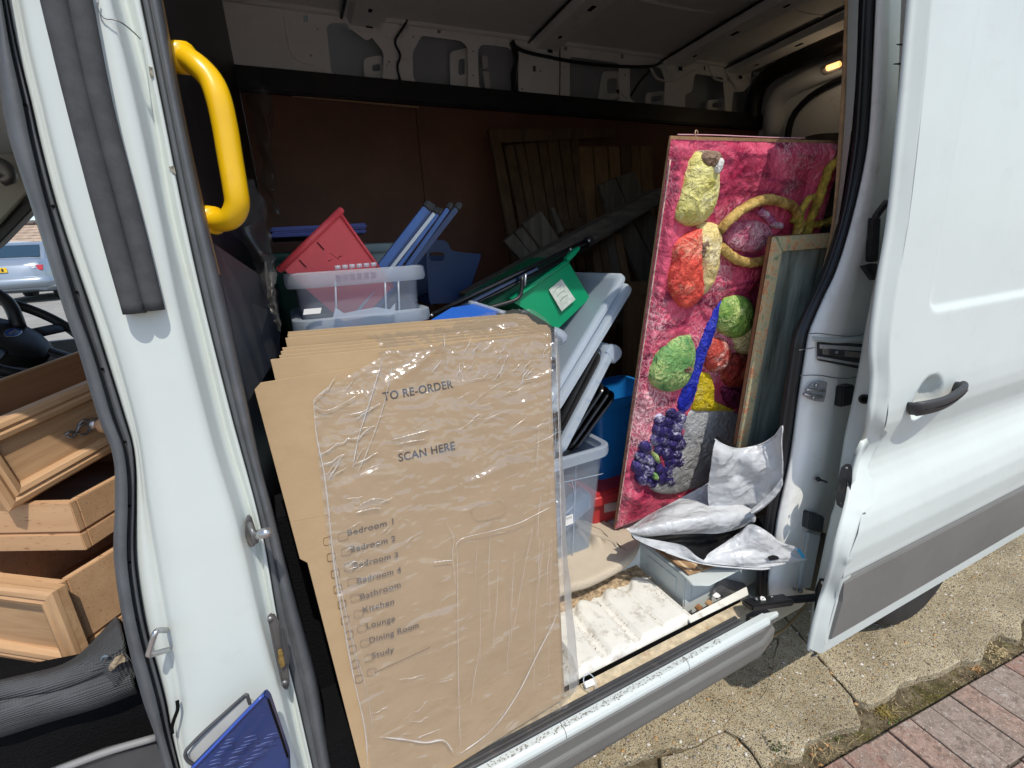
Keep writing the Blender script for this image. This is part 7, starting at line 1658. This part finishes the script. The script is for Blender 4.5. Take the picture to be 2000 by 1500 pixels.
# ------------------------------------------------------------------ drawers on the passenger seat
DG = 'oak drawers stacked on the passenger seat'
def rotz(d): return math.atan2(d.y, d.x)
def lbox(name, lo, hi, mat, parent, bevel=.0015, **k):
    return block(name, lo, hi, mat, parent, bevel, local=True, **k)
def drawer(label, loc, rot, w, d, h, front=None, groove=None, mat=oak_side, inner=oak_dark, fh=None, knob=None):
    """local axes: x along the side facing us, y back, z up; origin at the near right lower corner (x runs negative to the left)"""
    t = thing('drawer', label, 'drawer', loc, DG, rot)
    th = .014
    g = groove
    def wallx(name, lo, hi): lbox(name, lo, hi, mat, t)
    lbox('side', (-w, 0, 0 if g is None else g + .006), (0, th, h), mat, t)
    lbox('side', (-w, d - th, 0), (0, d, h), mat, t)
    lbox('end', (-th, th + .0005, 0 if g is None else g + .006), (0, d - th - .0005, h), mat, t)
    lbox('end', (-w, th + .0005, 0), (-w + th, d - th - .0005, h), mat, t)
    lbox('bottom', (-w + th + .001, th + .001, .012), (-th - .001, d - th - .001, .018), inner, t)
    for lo, hi in (((-w + th, th + .0006, .02), (-th, th + .002, h - .004)), ((-w + th, d - th - .002, .02), (-th, d - th - .0006, h - .004)), ((-th - .002, th + .003, .02), (-th - .0006, d - th - .003, h - .004))):
        lbox('lining', lo, hi, inner, t, 0)
    if g is not None:
        lbox('side', (-w, .0, 0), (0, th, g), mat, t); lbox('end', (-th, th + .0005, 0), (0, d - th - .0005, g), mat, t)
        lbox('groove', (-w + .001, .004, g), (-.004, th, g + .006), inner, t, 0); lbox('groove', (-th, th, g), (-.004, d - th, g + .006), inner, t, 0)
    return t
def drawer_front(t, w, h, x0, z0, y=-.02, mould=.035):
    """panelled front: flat field inside a raised moulding, mitred"""
    lbox('front_board', (x0 - w, y + .004, z0), (x0, y + .019, z0 + h), oak, t, .001)
    m = mould
    def mo(name, pts2, mat):
        # profile across the moulding: outer step, ogee, inner edge
        (ax, az_), (bx, bz), (cx_, cz), (dx, dz) = pts2
        L_ = []
        for q, hh in ((0, .004), (.0, -.004), (.12, -.009), (.35, -.011), (.5, -.007), (.62, -.012), (.85, -.010), (1, -.001), (1, .004)):
            L_.append([V((ax + (dx - ax) * q, y + hh, az_ + (dz - az_) * q)), V((bx + (cx_ - bx) * q, y + hh, bz + (cz - bz) * q))])
        loft('moulding', L_, mat, t, n=2, smooth=False, local=True)
    X0_, X1_, Z0_, Z1_ = x0 - w, x0, z0, z0 + h
    mo('m', ((X0_, Z1_), (X1_, Z1_), (X1_ - m, Z1_ - m), (X0_ + m, Z1_ - m)), oak)
    mo('m', ((X1_, Z0_), (X0_, Z0_), (X0_ + m, Z0_ + m), (X1_ - m, Z0_ + m)), oak)
    mo('m', ((X1_, Z1_), (X1_, Z0_), (X1_ - m, Z0_ + m), (X1_ - m, Z1_ - m)), oakz)
    mo('m', ((X0_, Z0_), (X0_, Z1_), (X0_ + m, Z1_ - m), (X0_ + m, Z0_ + m)), oakz)
# bottom drawer, its front towards us
B0, B1, B2 = S(0, 1125, z=1.0), S(112, 1138, z=1.0), S(225, 1070, z=1.0)
rot3 = rotz(B1 - B0)
t3c = S(128, 1297, y=S(112, 1138, z=1.0).y)
h3 = 1.0 - t3c.z
d3 = drawer('bottom oak drawer with a panelled front, sitting on the seat cushion', (B1.x, B1.y, t3c.z), (0, 0, rot3), .34, .42, h3 - .004, groove=.028)
drawer_front(d3, .40, h3, .022, 0, -.02, .034)
# middle drawer, plain side towards us
C0, C1, C2 = S(0, 985, z=1.115), S(135, 982, z=1.115), S(222, 925, z=1.115)
rot2 = rotz(C1 - C0)
d2 = drawer('middle oak drawer, plain beech sides with a groove, upside on the bottom one', (C1.x, C1.y, 1.004), (0, 0, rot2), .40, .42, .111, groove=.038)
# top drawer, tilted, panelled front with a knob
dv = V((.61, .77, .155)).normalized()
T0_ = S(8, 988, z=1.122)
up_ = (V((0, 0, 1)) - dv * dv.z).normalized(); bk = up_.cross(dv)
Mt = Matrix((dv, bk, up_)).transposed()
hT = (S(0, 820, y=T0_.y).z - T0_.z) * .98
d1 = drawer('top oak drawer lying tilted, panelled front with an ornate metal knob', T0_ + dv * .50, Mt.to_euler(), .48, .34, hT - .02, mat=oak)
drawer_front(d1, .54, hT, .03, -.005, -.02, .040)
kp = Mt.inverted() @ (SP(168, 828, T0_, bk) - (T0_ + dv * .50))
tube('knob_stem', [(kp.x, -.024, kp.z), (kp.x, -.036, kp.z), (kp.x, -.052, kp.z)], .009, M_('knob_wood', (.5, .3, .17), rough=.4), d1, n=2, seg=14, local=True)
tube('knob', [(kp.x, -.05, kp.z), (kp.x, -.058, kp.z), (kp.x, -.066, kp.z), (kp.x, -.072, kp.z)], .019, M_('knob_wood2', (.52, .32, .18), rough=.35), d1, n=12, seg=18, radii=[.7, 1, 1, .6], local=True)
kb = tube('knob_collar', [(kp.x, -.020, kp.z), (kp.x, -.030, kp.z), (kp.x, -.034, kp.z)], .0135, metal, d1, n=8, seg=16, radii=[1.1, 1, .8], local=True)
for pts in (((-.008, .004), (-.025, .012), (-.04, .002), (-.052, -.004), (-.058, .004)), ((-.008, -.004), (-.028, -.010), (-.04, .002), (-.05, .010), (-.06, .008)), ((-.004, .012), (-.016, .020), (-.028, .014), (-.036, .004))):
    tube('backplate', [(kp.x + a_, -.024 - .003 * (i % 2), kp.z + b_) for i, (a_, b_) in enumerate(pts)], .0042, dsteel, d1, n=24, seg=8, flat=.6, local=True)

# ------------------------------------------------------------------ blue box and grey tray at the foot of the pillar
bx = thing('printed_board', 'dark blue printed panel leaning at the foot of the front pillar', 'panel', S(470, 1490, y=-.10))
bp_ = [S(u, v, y=y) for u, v, y in ((366, 1510, -.10), (515, 1357, -.085), (524, 1366, -.085), (562, 1478, -.07), (566, 1560, -.07), (380, 1570, -.1))]
bluepr = M_('blue_print', (.014, .034, .135), rough=.35, var=.15, vs=8, dirt=(.10, .13, .26), dfac=.7, ds=60, dthr=.6, coat=.3)
prism('blue_face', bp_, (.004, .012, 0), bluepr, bx, .002)
for k_ in range(3):
    for j in range(9):
        u, v = 442 + k_ * 38 - j * 6 + rw.uniform(-4, 4), 1442 + j * 8 - k_ * 5 + rw.uniform(-2, 2)
        if u < 420 and v < 1450: continue
        a_ = S(u, v, y=-.1035 + .0006 * k_ * 8); b_ = S(u + 26, v - 7, y=-.1025 + .0006 * k_ * 8).lerp(a_, rw.uniform(0, .5))
        tube('print_line', [a_ + V((0, -.003, 0)), b_ + V((0, -.003, 0))], .0008, M_('print_pale', (.06, .085, .22), rough=.5), bx, n=2, seg=5)
tube('blue_edge', [S(515, 1357, y=-.088), S(480, 1392, y=-.092), S(420, 1455, y=-.098), S(370, 1506, y=-.102)], .0022, M_('blue_edge_m', (.03, .07, .33), rough=.3), bx, n=12, seg=8)
tube('dark_edge', [S(524, 1366, y=-.086), S(545, 1425, y=-.078), S(562, 1478, y=-.071)], .0016, holeb, bx, n=10, seg=8)
tr_ = thing('grey_tray', 'grey plastic tray edge with dark lip behind the blue panel', 'tray', S(400, 1450, y=-.06))
loft('tray_wall', [[S(382, 1500, y=-.058), S(400, 1478, y=-.056), S(450, 1424, y=-.05), S(500, 1374, y=-.046)], [S(366, 1474, y=-.05), S(384, 1448, y=-.046), S(432, 1402, y=-.04), S(480, 1360, y=-.036)]], M_('tray_grey', (.30, .31, .31), rough=.5, var=.1, vs=14), tr_, n=20, across=6).modifiers.new('t', 'SOLIDIFY').thickness = .003
tube('tray_lip', [S(378, 1494, y=-.062), S(366, 1484, y=-.06), S(362, 1470, y=-.058), S(372, 1456, y=-.055), S(400, 1428, y=-.05), S(440, 1392, y=-.044), S(475, 1361, y=-.040), S(482, 1357, y=-.04), S(485, 1366, y=-.042), S(488, 1374, y=-.044)], .0026, darkp, tr_, n=60, seg=8)

# ------------------------------------------------------------------ the street seen through the cab
CY = 14.0
def sedan(label, name, u_right, v_base, y, mat, facing=0.0):
    q = S(u_right, v_base, y=y); t = thing(name, label, 'car', (q.x - .9, q.y + 2, q.z))
    x1 = q.x; w = 1.78; x0_ = x1 - w; z0 = q.z; L_ = 4.5
    # cross-sections from the tail forward: half-widths and heights
    secs = [(0.0, .70, .30, .86), (.10, .86, .26, .94), (.5, .89, .24, 1.0), (.9, .89, .22, 1.02), (1.6, .89, .2, 1.02), (3.2, .89, .2, .98), (4.1, .86, .24, .84), (4.5, .66, .32, .6)]
    cxm = (x0_ + x1) / 2; loops = []
    for yy, hw, zb, zt in secs:
        lp_ = []
        for px, pz in ((-1, .12), (-.98, .45), (-.985, .72), (-.90, .96), (-.70, 1), (0, 1.01), (.70, 1), (.90, .96), (.985, .72), (.98, .45), (1, .12), (.9, 0), (0, 0), (-.9, 0)):
            lp_.append(V((cxm + px * hw, y + yy, z0 + zb + pz * (zt - zb))))
        loops.append(lp_)
    rings('body', loops, mat, t)
    cab = []
    for yy, hwb, hwt, zt in ((.75, .74, .70, 1.0), (1.35, .80, .60, 1.40), (1.9, .80, .62, 1.45), (2.6, .80, .60, 1.42), (3.35, .76, .66, .98)):
        cab.append([V((cxm - hwb, y + yy, z0 + .96)), V((cxm - (hwb + hwt) / 2, y + yy, z0 + (.96 + zt) / 2)), V((cxm - hwt, y + yy, z0 + zt - .02)), V((cxm - hwt * .6, y + yy, z0 + zt)), V((cxm + hwt * .6, y + yy, z0 + zt)), V((cxm + hwt, y + yy, z0 + zt - .02)), V((cxm + (hwb + hwt) / 2, y + yy, z0 + (.96 + zt) / 2)), V((cxm + hwb, y + yy, z0 + .96))])
    rings('cabin', cab, mat, t)
    def onrear(a_, s): return V((cxm + a_, y + .75 + .6 * s - .012, z0 + 1.0 + .40 * s + .004))
    prism('rear_window', [onrear(-.62, .12), onrear(.62, .12), onrear(.53, .86), onrear(-.53, .86)], (0, .01, .0), car_glass, t, .004)
    for sx in (-1, 1):
        prism('side_window', [V((cxm + sx * .785, y + 1.25, z0 + 1.03)), V((cxm + sx * .785, y + 3.0, z0 + 1.03)), V((cxm + sx * .64, y + 2.5, z0 + 1.36)), V((cxm + sx * .64, y + 1.5, z0 + 1.36))], (sx * .012, 0, .004), car_glass, t, .003)
        tlp = prism('tail_light', [V((cxm + sx * .46, y + .055, z0 + .70)), V((cxm + sx * .84, y + .10, z0 + .72)), V((cxm + sx * .87, y + .13, z0 + .84)), V((cxm + sx * .52, y + .045, z0 + .86))], (0, -.035, 0), tail_red, t, .008)
        slab('reverse_light', (cxm + sx * .62 - .12, y + .015, z0 + .775), (.24, .0, 0), (0, .02, 0), (0, 0, .025), wpaper, tlp)
        slab('bumper_reflector', (cxm + sx * .60 - .14, y - .004, z0 + .45), (.28, 0, 0), (0, .02, 0), (0, 0, .03), M_('reflector', (.5, .5, .48), rough=.3), t, .004)
    npl = slab('number_plate', (cxm - .26, y - .02, z0 + .70), (.52, 0, 0), (0, .012, 0), (0, 0, .11), plate_y, t, .004)
    for k_ in range(7):
        slab('plate_character', (cxm - .225 + k_ * .065, y - .0225, z0 + .722), (.04 if k_ != 4 else .02, 0, 0), (0, .002, 0), (0, 0, .065), ink, npl)
    tube('bumper', [V((x0_ + .06, y + .25, z0 + .47)), V((x0_ + .12, y + .03, z0 + .47)), V((cxm, y - .05, z0 + .46)), V((x1 - .12, y + .03, z0 + .47)), V((x1 - .06, y + .25, z0 + .47))], .13, mat, t, n=30, seg=12, flat=1.0)
    for sx, yy in ((-1, .95), (1, .95), (-1, 3.7), (1, 3.7)): wheel(t, V((cxm + sx * .80, y + yy, z0 + .31)), .31, .20) if False else rings('tyre', [[V((cxm + sx * (.80 + dx), y + yy + math.cos(q_ * .262) * rr, z0 + .31 + math.sin(q_ * .262) * rr)) for q_ in range(24)] for dx, rr in ((-.1, .2), (-.1, .29), (-.05, .31), (.05, .31), (.1, .29), (.1, .2))], tyre, t)
    mr_ = tube('door_mirror', [V((x1 - .05, y + 2.9, z0 + 1.0)), V((x1 + .14, y + 2.88, z0 + 1.03))], .07, mat, t, n=4, seg=10)
    return t
sedan('silver saloon car parked across the street, seen through the cab', 'parked_car', 106, 588, CY, car_silver)
sedan('pale car parked behind the silver saloon, only its roof showing', 'parked_car', 62, 556, CY + 6, M_('car_white', (.6, .62, .62), rough=.3, coat=.4))
hs = thing('house', 'pale house with rows of roof tiles rising behind the parked cars', 'house', S(60, 470, y=32))
hb = S(-120, 480, y=32); hw_ = S(260, 480, y=32) - hb
block('wall', (hb.x - 3, 32, .9), (hb.x + hw_.x + 6, 36, hb.z - .02), M_('house_wall', (.5, .46, .38), rough=.9), hs)
eav = S(50, 480, y=31.5).z; rid_ = S(50, 440, y=34).z
tilem = M_('roof_tile', (.36, .27, .20), rough=.9, var=.25, vs=3)
for k_ in range(7):
    y_ = 31.6 + k_ * .36; z_ = eav + (rid_ - eav) * k_ / 7
    slab('tile_row', (hb.x - 3, y_, z_), (hw_.x + 9, 0, 0), (0, .42, (rid_ - eav) / 7 * .95), (0, -.02, .06), tilem, hs, .01)
for k_ in range(30):
    tube('ridge_tile', [V((hb.x - 1 + k_ * .34, 34.1, rid_ + .12)), V((hb.x - 1 + k_ * .34 + .3, 34.1, rid_ + .12))], .14, M_('ridge', (.12, .10, .09), rough=.9), hs, n=2, seg=8)
